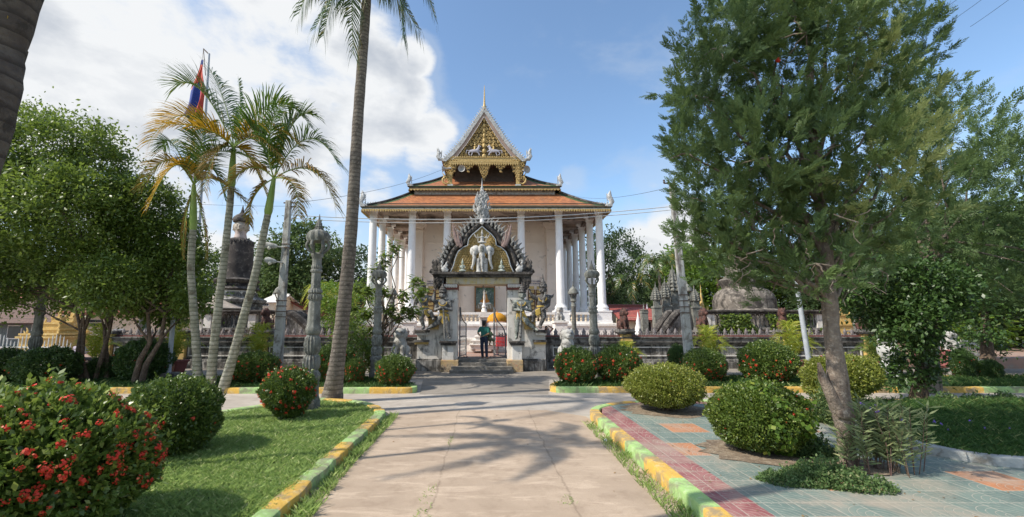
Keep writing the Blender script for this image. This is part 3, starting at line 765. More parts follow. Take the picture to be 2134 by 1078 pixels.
for sd in (-1, 1):
    m = M(); e = outer[-1]; x = gcx+sd*(e[0]-gcx)
    m.tube([(x-sd*.1, GY-.2, e[1]+.12), (x+sd*.16, GY-.2, e[1]+.16), (x+sd*.3, GY-.2, e[1]+.4), (x+sd*.2, GY-.2, e[1]+.68), (x+sd*.26, GY-.2, e[1]+.9), (x+sd*.3, GY-.2, e[1]+1.08)], [.1, .17, .15, .13, .06, .012], 8, 0, .7)
    for i in range(6): flame(m, (x+sd*(.24+.03*(i % 2)), GY-.2, e[1]+.2+i*.12), .24, (sd*.12, 0, 0), .4, side=sd)
    for i in range(4): flame(m, (x+sd*.08, GY-.2, e[1]+.3+i*.13), .2, (-sd*.1, 0, 0), .4, side=-sd)
    m.build('roof_finial', m_silver, T, world=True, smooth=True)
# tympanum with horses
tym = mir(inner)[::-1]+inner[1:]
m = M(); m.prism(tym, GY-.05, GY+.1); m.build('tympanum', m_golddark, T, world=True)
hz0 = g(1009, 318)[1]
m = M(); lace(m, tym, GY-.10, .30, .042, 0, 5, gap=lambda x, z: abs(z-hz0-.05) < .30 and .22 < abs(x-gcx) < 1.35)
for i, zz in enumerate(np.linspace(hz0-.35, apex[1]-1.0, 8)): m.ell((gcx, GY-.14, zz), (.16-.012*i, .08, .2), 8, 6)
m.build('gable_scrollwork', m_gold, T, world=True, smooth=True)
for sd in (-1, 1):
    m = M(); X = lambda a: gcx+sd*a; y = GY-.18
    m.tube([(X(1.12), y, hz0+.02), (X(.9), y, hz0+.04), (X(.62), y, hz0+.05), (X(.5), y, hz0+.15)], [.09, .13, .14, .12], 8, 0, .8)
    m.tube([(X(.52), y, hz0+.12), (X(.42), y, hz0+.32), (X(.40), y, hz0+.46), (X(.26), y, hz0+.36)], [.13, .10, .09, .05], 8, 0, .8)
    for a, b2, c2, d_ in ((.55, .35, .22, -.02), (.62, .42, .36, -.3), (1.05, 1.2, 1.12, -.3), (.98, .9, 1.0, -.32)):
        m.tube([(X(a), y, hz0), (X(b2), y, hz0+(-.12 if d_ < -.1 else .05)), (X(c2), y, hz0+d_)], [.08, .05, .035], 6)
    m.tube([(X(1.15), y, hz0+.05), (X(1.35), y, hz0+.1), (X(1.38), y, hz0-.15)], [.05, .05, .02], 6)
    m.build('horse_relief', mat('lilac white paint', (.52, .50, .55), (.44, .42, .47), 6, .6, .2), T, world=True, smooth=True)
    m = M(); m.tube([(X(.72), y, hz0+.15), (X(.72), y, hz0+.42)], [.1, .07], 8); m.ell((X(.7), y, hz0+.52), (.07, .07, .09)); flame(m, (X(.7), y, hz0+.56), .22, w=.4, hook=.0)
    m.tube([(X(.7), y-.03, hz0+.36), (X(.5), y-.05, hz0+.42)], [.04, .03], 6)
    m.build('rider_relief', m_gold, T, world=True, smooth=True)
# beam and hanging pendants
z0b, z1b = g(1009, 343)[1], g(1009, 332)[1]; bx0, bx1 = g(938, 338)[0], g(1080, 338)[0]
m = M(); m.box(bx0, bx1, GY-.3, GY+.1, z0b, z1b); m.box(bx0, bx1, GY-.36, GY-.3, z0b+.05, z0b+.14)
fringe(bx0, bx1, GY-.34, z0b+.03, .24, .17, 'x', 0, m)
for i in range(30): m.prism([(bx0+(i)*(bx1-bx0)/30, z1b), (bx0+(i+1)*(bx1-bx0)/30, z1b), (bx0+(i+.5)*(bx1-bx0)/30, z1b+.15)], GY-.34, GY-.28)
m.build('gable_beam', m_gold, T, world=True)
def pendant(px, w_, y_):
    c = g(px, 345); zb_ = g(px, y_)[1]; m = M(); W_ = w_/2*.036
    poly = [(c[0]-W_, c[1]), (c[0]+W_, c[1]), (c[0]+W_*.6, c[1]-(c[1]-zb_)*.4), (c[0]+W_*.35, c[1]-(c[1]-zb_)*.6), (c[0], zb_), (c[0]-W_*.35, c[1]-(c[1]-zb_)*.6), (c[0]-W_*.6, c[1]-(c[1]-zb_)*.4)]
    m.prism(poly, GY-.28, GY-.22, 1); lace(m, poly, GY-.3, .15, .024, 0, int(px)); m.build('pendant', [m_gold, m_golddark], T, world=True)
pendant(976, 22, 363); pendant(1009, 30, 381); pendant(1043, 22, 363)
for sd in (-1, 1):
    X = lambda px: gcx+sd*(g(1009+px, 360)[0]-gcx)
    zt, zbm = g(1009, 336)[1], g(1009, 388)[1]; m = M()
    m.box(min(X(66), X(73)), max(X(66), X(73)), GY-.3, GY-.06, zbm, zt, 0); m.cb(X(69.5), GY-.18, zbm-.08, .42, .36, .12, 2)
    poly = [(X(73), zt), (X(52), zt), (X(54), zt-.35), (X(58), zt-.7), (X(63), zt-1.05), (X(66), zt-1.4), (X(70), zbm+.1), (X(73), zbm+.1)]
    m.prism(poly, GY-.24, GY-.12, 1); lace(m, poly, GY-.28, .17, .028, 0, 3)
    poly = [(X(73), zt), (X(86), zt+.05), (X(83), zt-.5), (X(80), zt-1.0), (X(78), zbm+.5), (X(73), zbm+.3)]
    m.prism(poly, GY-.2, GY-.1, 1); lace(m, poly, GY-.24, .16, .026, 0, 4)
    m.tube([(X(74), GY-.2, zbm+.15), (X(80), GY-.2, zbm+.1), (X(85), GY-.2, zbm+.25), (X(86), GY-.2, zbm+.5), (X(82), GY-.2, zbm+.62), (X(80), GY-.2, zbm+.42), (X(82), GY-.2, zbm+.35)], [.05, .08, .08, .07, .06, .05, .03], 8)
    flame(m, (X(85), GY-.2, zbm+.5), .5, (sd*.05, 0, 0), .3, side=-sd)
    m.build('carved_bracket', [m_gold, m_golddark, m_silver], T, world=True, smooth=True)
m = M(); m.box(gcx-2.3, gcx+2.3, GY+.9, GY+1.0, z2-1.2, z0b+.1); m.box(gcx-2.6, gcx+2.6, GY-.1, GY+3, z0b-.02, z0b+.03)
m.build('porch_back', mat('dark brown timber', (.10, .07, .055), (.07, .05, .04), 3, .8), T, world=True)
m = M(); a = g(1009.5, 234)
m.lathe([(.05, -.15), (.14, 0), (.17, .12), (.12, .35), (.075, .6), (.06, 1.0), (.05, 1.3), (.035, 1.7), (.012, 2.15)], 10, (a[0], GY-.2, a[1])); m.build('spire', m_gold, T, world=True, smooth=True)
# loudspeakers hung in the gable
m_horn = mat('grey loudspeaker', (.42, .40, .37), (.36, .34, .32), 5, .5)
for px, py, dx, r, lab in ((925, 352, -1, .27, 'grey horn loudspeaker at the left corner of the temple gable facing sideways'), (962, 352, 0, .27, 'grey horn loudspeaker under the gable facing forward'), (1096, 354, .35, .3, 'grey horn loudspeaker at the right corner of the temple gable')):
    c = at(px, py, GY-.55); E = empty('loudspeaker', c, lab, 'loudspeaker', 'horn loudspeakers under the gable'); m = M()
    dv = Vector((dx, -(1-abs(dx)*.9), -.1)).normalized()
    m.tube([c-dv*.38, c-dv*.22, c-dv*.05, c+dv*.1, c+dv*.14], [.07, .06, .11, r*.92, r], 16, 0, cap=False)
    m.tube([c+dv*.135, c-dv*.04, c-dv*.06], [r*.97, .10, .01], 16, 0, cap=False); m.build('horn', m_horn, E, world=True, smooth=True)
    m = M(); m.tube([c-dv*.34, c-dv*.55], .085, 10); m.tube([c-dv*.4, c-dv*.4+Vector((0, .25, .22))], .025, 6); m.build('driver', m_horn, E, world=True, smooth=True)
# painting
q0, q1 = at(989, 597, WY-.35), at(1032, 650, WY-.35); pw, ph = q1.x-q0.x, q0.z-q1.z
E = empty('painting', ((q0.x+q1.x)/2, WY-.12, q1.z), 'framed painting of a seated monk figure in orange robes under trees on the temple wall', 'painting')
m = M(); y = WY-.38; cx_ = (q0.x+q1.x)/2
for (a, b_, c_, d_) in ((q0.x, q0.x+.1, q1.z, q0.z), (q1.x-.1, q1.x, q1.z, q0.z), (q0.x, q1.x, q0.z-.1, q0.z), (q0.x, q1.x, q1.z, q1.z+.1)): m.box(a, b_, y-.06, y+.3, c_, d_)
m.build('frame', mat('brown varnished frame', (.30, .15, .06), (.22, .10, .04), 6, .4), E, world=True)
m = M(); m.box(q0.x+.05, q1.x-.05, y, y+.3, q1.z+.05, q0.z-.05, 0)
U = lambda a: q0.x+a*pw; V = lambda a: q1.z+a*ph
def blob(u, v, ru, rv, mi, yy, n=18): m.prism([(U(u)+ru*pw*math.cos(a), V(v)+rv*ph*math.sin(a)) for a in np.linspace(0, 2*PI, n, endpoint=False)], yy, yy+.004, mi)
blob(.5, .2, .42, .18, 4, y-.004); blob(.5, .33, .30, .05, 5, y-.009); 
for i in range(12): blob(.12+.07*i, .93-.05*(i % 3), .07, .06, 6 if i % 2 else 7, y-.006)
blob(.5, .76, .11, .075, 3, y-.009); blob(.5, .42, .23, .075, 1, y-.014); m.prism([(U(.36), V(.42)), (U(.66), V(.42)), (U(.60), V(.68)), (U(.42), V(.68))], y-.019, y-.014, 1)
blob(.49, .56, .075, .11, 2, y-.023); blob(.5, .755, .055, .05, 2, y-.028); blob(.5, .80, .045, .022, 8, y-.032)
for i in range(5): m.tube([(U(.18+.14*i), y-.02, V(.26)), (U(.22+.14*i), y-.02, V(.13))], .03, 5, 5)
m.box(U(.05), U(.95), y-.006, y, V(.03), V(.12), 9)
m.build('canvas', [mat('painted dark foliage', (.05, .085, .075), (.12, .17, .15), 3, .5, c3=(.2, .25, .24)), mat('painted orange robe', (.50, .22, .05), (.42, .18, .04)), mat('painted pale skin', (.62, .48, .32), (.55, .42, .28)), mat('painted halo', (.55, .50, .38), (.5, .45, .33)),
                   mat('painted rock', (.20, .17, .12), (.3, .26, .2), 6), mat('painted mist white', (.62, .62, .58), (.5, .5, .48)), mat('painted leaf green', (.06, .12, .07), (.08, .16, .09)), mat('painted leaf pale', (.16, .22, .18)), mat('painted black', (.02, .02, .02)), mat('painted earth', (.3, .2, .11))], E, world=True)
# ============================================================ gateway in the wall
GX = at(1004.5, 650, 19.6).x; Y0 = 19.45
def q(px, py, Y=Y0): v = at(px, py, Y); return v.x, v.z
G = empty('gateway', (GX, Y0, 0), 'stained white arched gateway with carved blackened pediment of a three headed elephant', 'gateway')
PF = .5   # platform height
opL, opR = q(953, 650)[0], q(1058, 650)[0]; zO = q(1004, 590)[1]
for sd, a, b_ in ((-1, 926, 953), (1, 1058, 1084)):
    xa, xb = q(a, 680)[0], q(b_, 680)[0]
    m = M(); m.box(xa, xb, Y0, Y0+1.0, .45, q(1004, 604)[1], 0)
    m.build('gate_pier', m_gatewhite, G, world=True, bevel=.015)
    m = M(); m.box(xa-.10-(0 if sd < 0 else -.04), xb+.08, Y0-.36, Y0+.3, 0, .50, 0); m.build('pier_base', m_orange, G, world=True, bevel=.02)
    # statue pedestal in front of the pier
    pa, pb = (q(921, 720)[0], q(949, 720)[0]) if sd < 0 else (q(1064, 720)[0], q(1089, 720)[0])
    zt = q(1004, 713, Y0-.3)[1]; m = M(); m.box(pa+.05, pb-.05, Y0-.32, Y0-.003, .50, zt-.14, 0); m.build('statue_pedestal', m_gatewhite, G, world=True, bevel=.015)
    m = M(); m.box(pa-.03, pb+.03, Y0-.40, Y0-.003, zt-.14, zt-.05, 0); m.box(pa-.08, pb+.08, Y0-.45, Y0-.004, zt-.05, zt+.03, 0); m.build('pedestal_cap', m_dark, G, world=True, bevel=.01)
    # capital, maroon with drips
    ca, cb_ = (q(922, 600)[0], q(953.5, 600)[0]) if sd < 0 else (q(1057.5, 600)[0], q(1088, 600)[0])
    m = M(); m.box(ca, cb_, Y0-.1, Y0+1.05, q(1004, 604)[1], q(1004, 592)[1], 0); m.build('capital', m_redtrim, G, world=True)
    m = M(); n = 9
    for i in range(n): m.lathe([(.01, -.16), (.045, -.1), (.03, 0)], 6, (ca+(i+.5)*(cb_-ca)/n, Y0-.12, q(1004, 593)[1]), mi=0)
    m.build('capital_leaves', m_gatewhite, G, world=True, smooth=True)
    # carved outer corbel
    x0 = q(905, 600)[0] if sd < 0 else q(1088, 600)[0]; x1 = q(923, 600)[0] if sd < 0 else q(1106, 600)[0]
    m = M()
    for i in range(4): 
        f = i/4; zc = q(1004, 604)[1]+.12*i
        ww = (x1-x0)*(.45+.55*(i+1)/4); xs = (x1-ww) if sd < 0 else x0
        m.box(xs, xs+ww, Y0-.12-.05*i, Y0+.5, zc, zc+.13, 0)
    for i in range(6): flame(m, ((x0+x1)/2+random.uniform(-.15, .15), Y0-.25, q(1004, 604)[1]+.06*i), .24, (0, -.05, 0), .5, side=sd)
    m.build('corbel', m_dark, G, world=True, smooth=True)
    # wing wall stepping down to the boundary wall
    wa, wb = (q(869, 700)[0], q(926, 700)[0]) if sd < 0 else (q(1084, 700)[0], q(1137, 700)[0])
    zt = q(1004, 693)[1]; zi = q(1004, 655)[1]
    prof = [(wa, 0), (wb, 0), (wb, zi), (wb-.25, zi-.1), (wa+.5, zt+.05), (wa, zt)] if sd < 0 else [(wa, 0), (wb, 0), (wb, zt), (wb-.5, zt+.05), (wa+.25, zi-.1), (wa, zi)]
    m = M(); m.prism(prof, Y0+.08, Y0+.9, 0); m.build('wing_wall', m_gatewhite, G, world=True, bevel=.01)
    m = M(); m.box(wa-.03, wb+.0, Y0-.06, Y0+.95, 0, .46, 0); m.box(wa, wb, Y0-.0, Y0+.1, .46, .52, 0); m.build('wing_plinth', m_wallgrey, G, world=True, bevel=.015)
    la, lb = (q(868, 690)[0], q(895, 690)[0]) if sd < 0 else (q(1115, 690)[0], q(1139, 690)[0])
    m = M(); m.box(la-.05, lb, Y0-.32, Y0+.95, zt, zt+.10, 0); m.box(la, lb-.03, Y0-.2, Y0+.9, zt-.12, zt, 1); m.build('wing_ledge', [m_dark, m_gatewhite], G, world=True, bevel=.01)
    zl = q(1004, 713)[1]; m = M(); m.box(la-.1, lb, Y0-.12, Y0+.09, zl, zl+.09, 0); m.box(la-.06, lb-.04, Y0-.06, Y0+.09, zl-.1, zl, 1); m.build('wing_ledge', [m_wallcap, m_ochre], G, world=True)
    la, lb = (q(893, 690)[0], q(914, 690)[0]) if sd < 0 else (q(1093, 690)[0], q(1116, 690)[0])
    zc = q(1004, 663)[1]; m = M(); m.box(la, lb, Y0-.15, Y0+.5, zc-.5, zc, 0); m.box(la-.04, lb+.04, Y0-.2, Y0+.5, zc, zc+.09, 1); m.build('wing_ledge', [m_ochre, m_dark], G, world=True)
# entablature
z_a, z_b, z_c, z_d = q(1004, 591)[1], q(1004, 579)[1], q(1004, 574)[1], q(1004, 568)[1]
m = M(); m.box(q(930, 585)[0], q(1082, 585)[0], Y0-.06, Y0+1.1, z_a-.03, z_b, 0); m.build('lintel', mat('faded yellow frieze', (.60, .47, .20), (.58, .52, .40), 3.5, .85, .3, 18, dirt=((.25, .21, .14), .35, 2.5), streak=((.55, .50, .42), .6)), G, world=True)
m = M()
m.box(q(904, 577)[0], q(1106, 577)[0], Y0-.24, Y0+1.2, z_b, z_c, 0); m.box(q(901, 572)[0], q(1109, 572)[0], Y0-.34, Y0+1.25, z_c, z_c+.09, 0); m.box(q(905, 569)[0], q(1105, 569)[0], Y0-.28, Y0+1.2, z_c+.09, z_d, 0)
for a, b2 in ((q(904, 577)[0], q(926, 577)[0]), (q(1084, 577)[0], q(1106, 577)[0])): m.box(a, b2, Y0-.2, Y0+1.0, z_a, z_b, 0)
m.build('cornice', m_dark, G, world=True, bevel=.02)
# pediment
def sym(pts): # right half given as (dx px, py): returns closed outline
    R = [(GX+(at(1004.5+dx, py, Y0).x-at(1004.5, py, Y0).x), at(1004.5, py, Y0).z) for dx, py in pts]
    return [(2*GX-x, z) for x, z in R[::-1] if abs(x-GX) > 1e-6]+R
fld = [(0, 472), (10, 481), (20, 489), (28, 499), (30, 512), (40, 516), (50, 525), (56, 540), (59, 553), (66, 568)]
out1 = [(0, 462), (12, 472), (24, 483), (34, 494), (37, 505), (50, 511), (60, 522), (67, 538), (72, 552), (82, 564), (92, 568)]
out2 = [(0, 448), (14, 458), (30, 468), (42, 480), (54, 492), (66, 503), (76, 516), (84, 530), (90, 545), (97, 556), (100, 568)]
m = M(); m.prism(sym(out2)+[], Y0+.25, Y0+.75); m.build('pediment_back', m_dark, G, world=True)
m = M()
mid = [(0, 455), (13, 465), (27, 475), (38, 486), (46, 498), (58, 506), (69, 518), (76, 533), (82, 548), (89, 560)]
for sd in (-1, 1):
    pts = [Vector((GX+sd*(at(1004.5+dx, py, Y0).x-GX), Y0+.08, at(1004.5, py, Y0).z)) for dx, py in out1]
    m.tube(resample(pts, .08), .095, 8, 0, 1.2, up=(0, 1, 0))
    m.tube([pts[-1], pts[-1]+Vector((sd*.2, 0, .02)), pts[-1]+Vector((sd*.36, 0, .1))], [.1, .12, .1], 8, 0)
    p2 = [Vector((GX+sd*(at(1004.5+dx, py, Y0).x-GX), Y0+.18, at(1004.5, py, Y0).z)) for dx, py in [(0, 452)]+out2[1:]]
    m.tube(resample(p2, .1), .055, 8, 0, 1.0, up=(0, 1, 0))
m.build('naga_body', m_dark, G, world=True, smooth=True)
m = M()
for sd in (-1, 1):
    pts = [Vector((GX+sd*(at(1004.5+dx, py, Y0).x-GX), Y0-.02, at(1004.5, py, Y0).z)) for dx, py in fld]
    m.tube(resample(pts, .06), .022, 6, 0, up=(0, 1, 0))
m.build('pediment_edging', mat('faded blue grey paint', (.42, .47, .52), (.32, .35, .38), 6, .7), G, world=True, smooth=True)
F_ = sym(fld)
m = M(); m.prism(F_, Y0+.10, Y0+.3); m.build('pediment_field', m_goldwhite, G, world=True)
m = M(); lace(m, F_, Y0+.05, .115, .019, 0, 9, gap=lambda x, z: abs(x-GX) < .34 and z > q(1004, 568)[1])
m.build('pediment_scrollwork', m_goldwhite, G, world=True, smooth=True)
for sd in (-1, 1):
    m = M()
    for ln, hh, off in ((out2, .29, .0), (mid, .21, .06)):
        pts = [Vector((GX+sd*(at(1004.5+dx, py, Y0).x-GX), Y0+.12-off*3, at(1004.5, py, Y0).z)) for dx, py in ln[1:]]
        rs = resample(pts, .215)
        for i, p in enumerate(rs[:-1]):
            t = (rs[min(i+1, len(rs)-1)]-rs[max(i-1, 0)]).normalized(); nn = Vector((-t.z*sd, 0, t.x*sd)) if False else Vector((abs(t.z)*sd, 0, abs(t.x)))
            flame(m, p-Vector((0, 0, .04)), hh*(.85+.3*random.random()), tuple(nn*.16-Vector((0, 0, .08))), .46, mi=0, hook=.22, side=-sd)
    m.build('pediment_crocket', mat('grey crocket plaster', (.30, .29, .27), (.16, .155, .145), 7, .8, .4, 30, c3=(.44, .43, .40), dirt=((.07, .065, .06), .45, 6)), G, world=True, smooth=True)
# corner naga heads
for sd in (-1, 1):
    for dx, hh, yy, col in ((96, .62, .05, m_dark), (84, .50, -.12, m_dark), (77, .32, -.2, m_silver)):
        c = at(1004.5+sd*dx, 566, Y0+yy); m = M()
        m.tube([c+Vector((-sd*.12, 0, 0)), c+Vector((0, 0, .05)), c+Vector((sd*.05, 0, hh*.4)), c+Vector((0, 0, hh*.7)), c+Vector((sd*.0, 0, hh))], [.1, .15, .15, .1, .01], 8, 0, .6)
        for i in range(4): flame(m, c+Vector((sd*.1*(1 if i % 2 else -1), -.02, .06+.09*i)), .22, (sd*.03, 0, 0), .4, side=sd)
        m.build('naga_head', col, G, world=True, smooth=True)
    for dx, dx2, y1_, y2_ in ((48, 61, 512, 466), (44, 50, 515, 482)):
        a, b_ = at(1004.5+sd*dx, y1_, Y0-.05), at(1004.5+sd*dx2, y2_, Y0-.05)
        m = M(); m.tube([a, a.lerp(b_, .3)+Vector((sd*.05, 0, -.03)), a.lerp(b_, .7)+Vector((sd*.04, 0, 0)), b_], [.10, .085, .055, .01], 8, 0, .8)
        for i in range(7): flame(m, a.lerp(b_, .1+.12*i)+Vector((-sd*.04, 0, 0)), .12, (-sd*.04, 0, 0), .4, side=-sd)
        m.build('naga_tail', mat('dusty mauve paint', (.30, .21, .19), (.22, .16, .145), 6, .8, .3), G, world=True, smooth=True)
# spire
c = at(1004.5, 462, Y0+.25); top = at(1004.5, 371, Y0+.25).z; hs = top-c.z; m = M()
m.lathe([(.10, -.2), (.16, 0), (.20, hs*.12), (.26, hs*.28), (.24, hs*.42), (.15, hs*.55), (.09, hs*.66), (.11, hs*.69), (.06, hs*.72), (.075, hs*.76), (.035, hs*.8), (.02, hs*.9), (.005, hs)], 14, c)
rr = random.Random(4)
for i in range(95):
    t = rr.random()**.8*.62; a = rr.uniform(PI, 2*PI) if rr.random() < .7 else rr.uniform(0, PI)
    R = np.interp(t, [0, .12, .28, .42, .55, .66], [.2, .26, .35, .32, .2, .1])
    flame(m, (c.x+R*math.cos(a), c.y+R*math.sin(a)*.8, c.z+t*hs), .17, (.05*math.cos(a), .05*math.sin(a), 0), .5, side=rr.choice((-1, 1)))
m.build('gate_spire', m_silver, G, world=True, smooth=True)
m = M(); cc = at(1004.5, 463, Y0); m.ell((cc.x, Y0-.05, cc.z+.02), (.09, .09, .16)); m.build('boss', m_col, G, world=True, smooth=True)
# three headed elephant with its rider
m_relw = mat('white painted relief', (.62, .61, .58), (.48, .47, .45), 6, .7, .2, dirt=((.16, .15, .135), .42, 8))
s_ = 1/46.0*1.0
def e(dx, py): v = at(1004.5, py, Y0); return Vector((GX+dx*.0225, Y0, v.z))
m = M(); yv = Vector((0, -.10, 0))
m.ell(e(0, 521)+yv*1.3, (.19, .16, .26), 14, 10)
for sd in (-1, 1):
    m.ell(e(sd*13, 522)+yv, (.20, .13, .22), 14, 10)
    m.ell(e(sd*20, 524)+yv*.7, (.10, .05, .20), 12, 8)
    m.tube([e(sd*15, 526)+yv*1.4, e(sd*15.5, 540)+yv*1.6, e(sd*17.5, 552)+yv*1.4, e(sd*21, 560)+yv*1.3, e(sd*18, 563)+yv*1.2], [.10, .085, .06, .04, .03], 10)
    m.tube([e(sd*4, 530)+yv*2, e(sd*6, 541)+yv*2.6], [.03, .012], 8); m.tube([e(sd*6.5, 540)+yv, e(sd*6.5, 566)+yv], [.12, .105], 12); m.ell(e(sd*6.5, 567)+yv, (.13, .13, .05))
m.tube([e(0, 526)+yv*2, e(0, 540)+yv*2.4, e(0, 556)+yv*2.2, e(1.5, 567)+yv*2.2], [.10, .08, .055, .035], 10)
m.build('elephant_relief', m_relw, G, world=True, smooth=True)
m = M(); m.box(e(-4, 520).x, e(4, 520).x, Y0-.30, Y0-.27, e(0, 532).z, e(0, 514).z) if False else m.ell(e(0, 522)+Vector((0, -.27, 0)), (.10, .05, .18), 12, 8); m.build('elephant_face', m_grey, G, world=True, smooth=True)
def sitter(cx_, z, sc, yy, three=False):
    m = M(); c = Vector((cx_, yy, z))
    m.ell(c+Vector((0, 0, .06*sc)), (.22*sc, .12*sc, .07*sc)); m.tube([c+Vector((0, 0, .08*sc)), c+Vector((0, 0, .24*sc)), c+Vector((0, 0, .36*sc)), c+Vector((0, 0, .40*sc))], [.11*sc, .085*sc, .12*sc, .04*sc], 10, 0, .8)
    m.ell(c+Vector((0, 0, .48*sc)), (.065*sc, .065*sc, .085*sc)); m.lathe([(.07*sc, 0), (.055*sc, .04*sc), (.06*sc, .05*sc), (.03*sc, .11*sc), (.006, .26*sc)], 8, c+Vector((0, 0, .53*sc)))
    for sd in (-1, 1):
        if three:
            for a in (.25, .42): m.tube([c+Vector((sd*.1*sc, 0, .33*sc)), c+Vector((sd*a*.7*sc, -.03, .30*sc)), c+Vector((sd*a*sc, -.02, (.30+a*.5)*sc))], [.035*sc, .03*sc, .022*sc], 6)
            m.tube([c+Vector((sd*.2*sc, -.04, .02*sc)), c+Vector((sd*.24*sc, -.04, .5*sc))], [.015, .008], 6)
        else: m.tube([c+Vector((sd*.11*sc, 0, .34*sc)), c+Vector((sd*.14*sc, -.06*sc, .2*sc)), c+Vector((sd*.02*sc, -.13*sc, .27*sc))], [.035*sc, .03*sc, .022*sc], 6)
    return m
sitter(GX, e(0, 509).z, .85, Y0-.16, True).build('rider_relief', m_relw, G, world=True, smooth=True)
for sd in (-1, 1): sitter(GX+sd*(.88), q(1004, 567)[1], .78, Y0-.12).build('worshipper_relief', mat('pale relief with green', (.58, .60, .54), (.30, .36, .30), 9, .7, .2), G, world=True, smooth=True)
# steps
m = M()
for i in range(4): m.box(q(946-2*i, 760)[0]-.0, q(1062+2*i, 760)[0], Y0-.42+.36*(3-i)-.55, Y0+1.5, 0, PF-.125*i) if i else m.box(opL-.02, opR+.02, Y0+.12, Y0+1.6, 0, PF, 0)
m.build('steps', mat('dark stone steps', (.19, .175, .155), (.13, .12, .105), 3, .9, .4, 22, c3=(.27, .25, .22)), G, world=True, bevel=.012)
# gate leaves, swung inwards
m_iron = mat('grey painted iron', (.14, .155, .17), (.11, .12, .13), 6, .5)
for sd, lab in ((-1, 'grey iron gate leaf swung open at the left pier'), (1, 'grey iron gate leaf with a curved top swung open at the right pier')):
    xh = opL+.06 if sd < 0 else opR-.06
    E = empty('gate_leaf', (xh, Y0+1.0, PF), lab, 'gate', 'gate leaves'); m = M()
    zt0, zt1 = q(1004, 660, Y0+1)[1], q(1004, 668, Y0+1)[1]
    ux, uy = (.22, 1.0) if sd < 0 else (-.42, .85)
    A_ = Vector((xh, Y0+1.0, PF)); Bv = Vector((ux, uy, 0)).normalized()*1.15
    top = [(0, 1.0), (.1, 1.25), (.3, 1.45), (.6, 1.62), (.85, 1.85), (1, 2.35)] if True else []
    if sd < 0: top = [(0, 2.3), (.1, 2.3), (.2, 1.9), (.5, 1.7), (.8, 1.6), (1, 1.55)]
    m.tube([A_+Bv*t+Vector((0, 0, z)) for t, z in top], .028, 6)
    for t in (0, 1): m.tube([A_+Bv*t, A_+Bv*t+Vector((0, 0, top[-1][1] if t else top[0][1]))], .032, 6)
    for z in (.06, .95): m.tube([A_+Vector((0, 0, z)), A_+Bv+Vector((0, 0, z))], .025, 6)
    for i in range(1, 10):
        t = i/10; zt = np.interp(t, [x for x, _ in top], [z for _, z in top])
        m.tube([A_+Bv*t+Vector((0, 0, .95)), A_+Bv*t+Vector((0, 0, zt))], .009, 5)
    m.build('leaf_frame', m_iron, E, world=True)
    m = M()
    for i in range(9):
        for z in (.06, .38, .70):
            a, b2 = i/9, (i+1)/9
            m.tube([A_+Bv*a+Vector((0, 0, z)), A_+Bv*((a+b2)/2)+Vector((0, 0, z+.15)), A_+Bv*a+Vector((0, 0, z+.30))], .008, 5)
            m.tube([A_+Bv*b2+Vector((0, 0, z)), A_+Bv*((a+b2)/2)+Vector((0, 0, z+.15)), A_+Bv*b2+Vector((0, 0, z+.30))], .008, 5)
    m.build('leaf_lattice', mat('pale worn iron', (.42, .42, .40)), E, world=True)
m = M(); cz = q(1004, 590)[1]; m.tube([(GX+.05, Y0+.5, cz), (GX+.05, Y0+.5, cz-.12)], .015, 6); m.lathe([(.02, 0), (.05, .03), (.03, .08)], 8, (GX+.05, Y0+.5, cz-.2)); o = m.build('lamp_bulb', m_iron); tag(o, 'small bulb holder hanging under the gateway lintel', 'lamp')

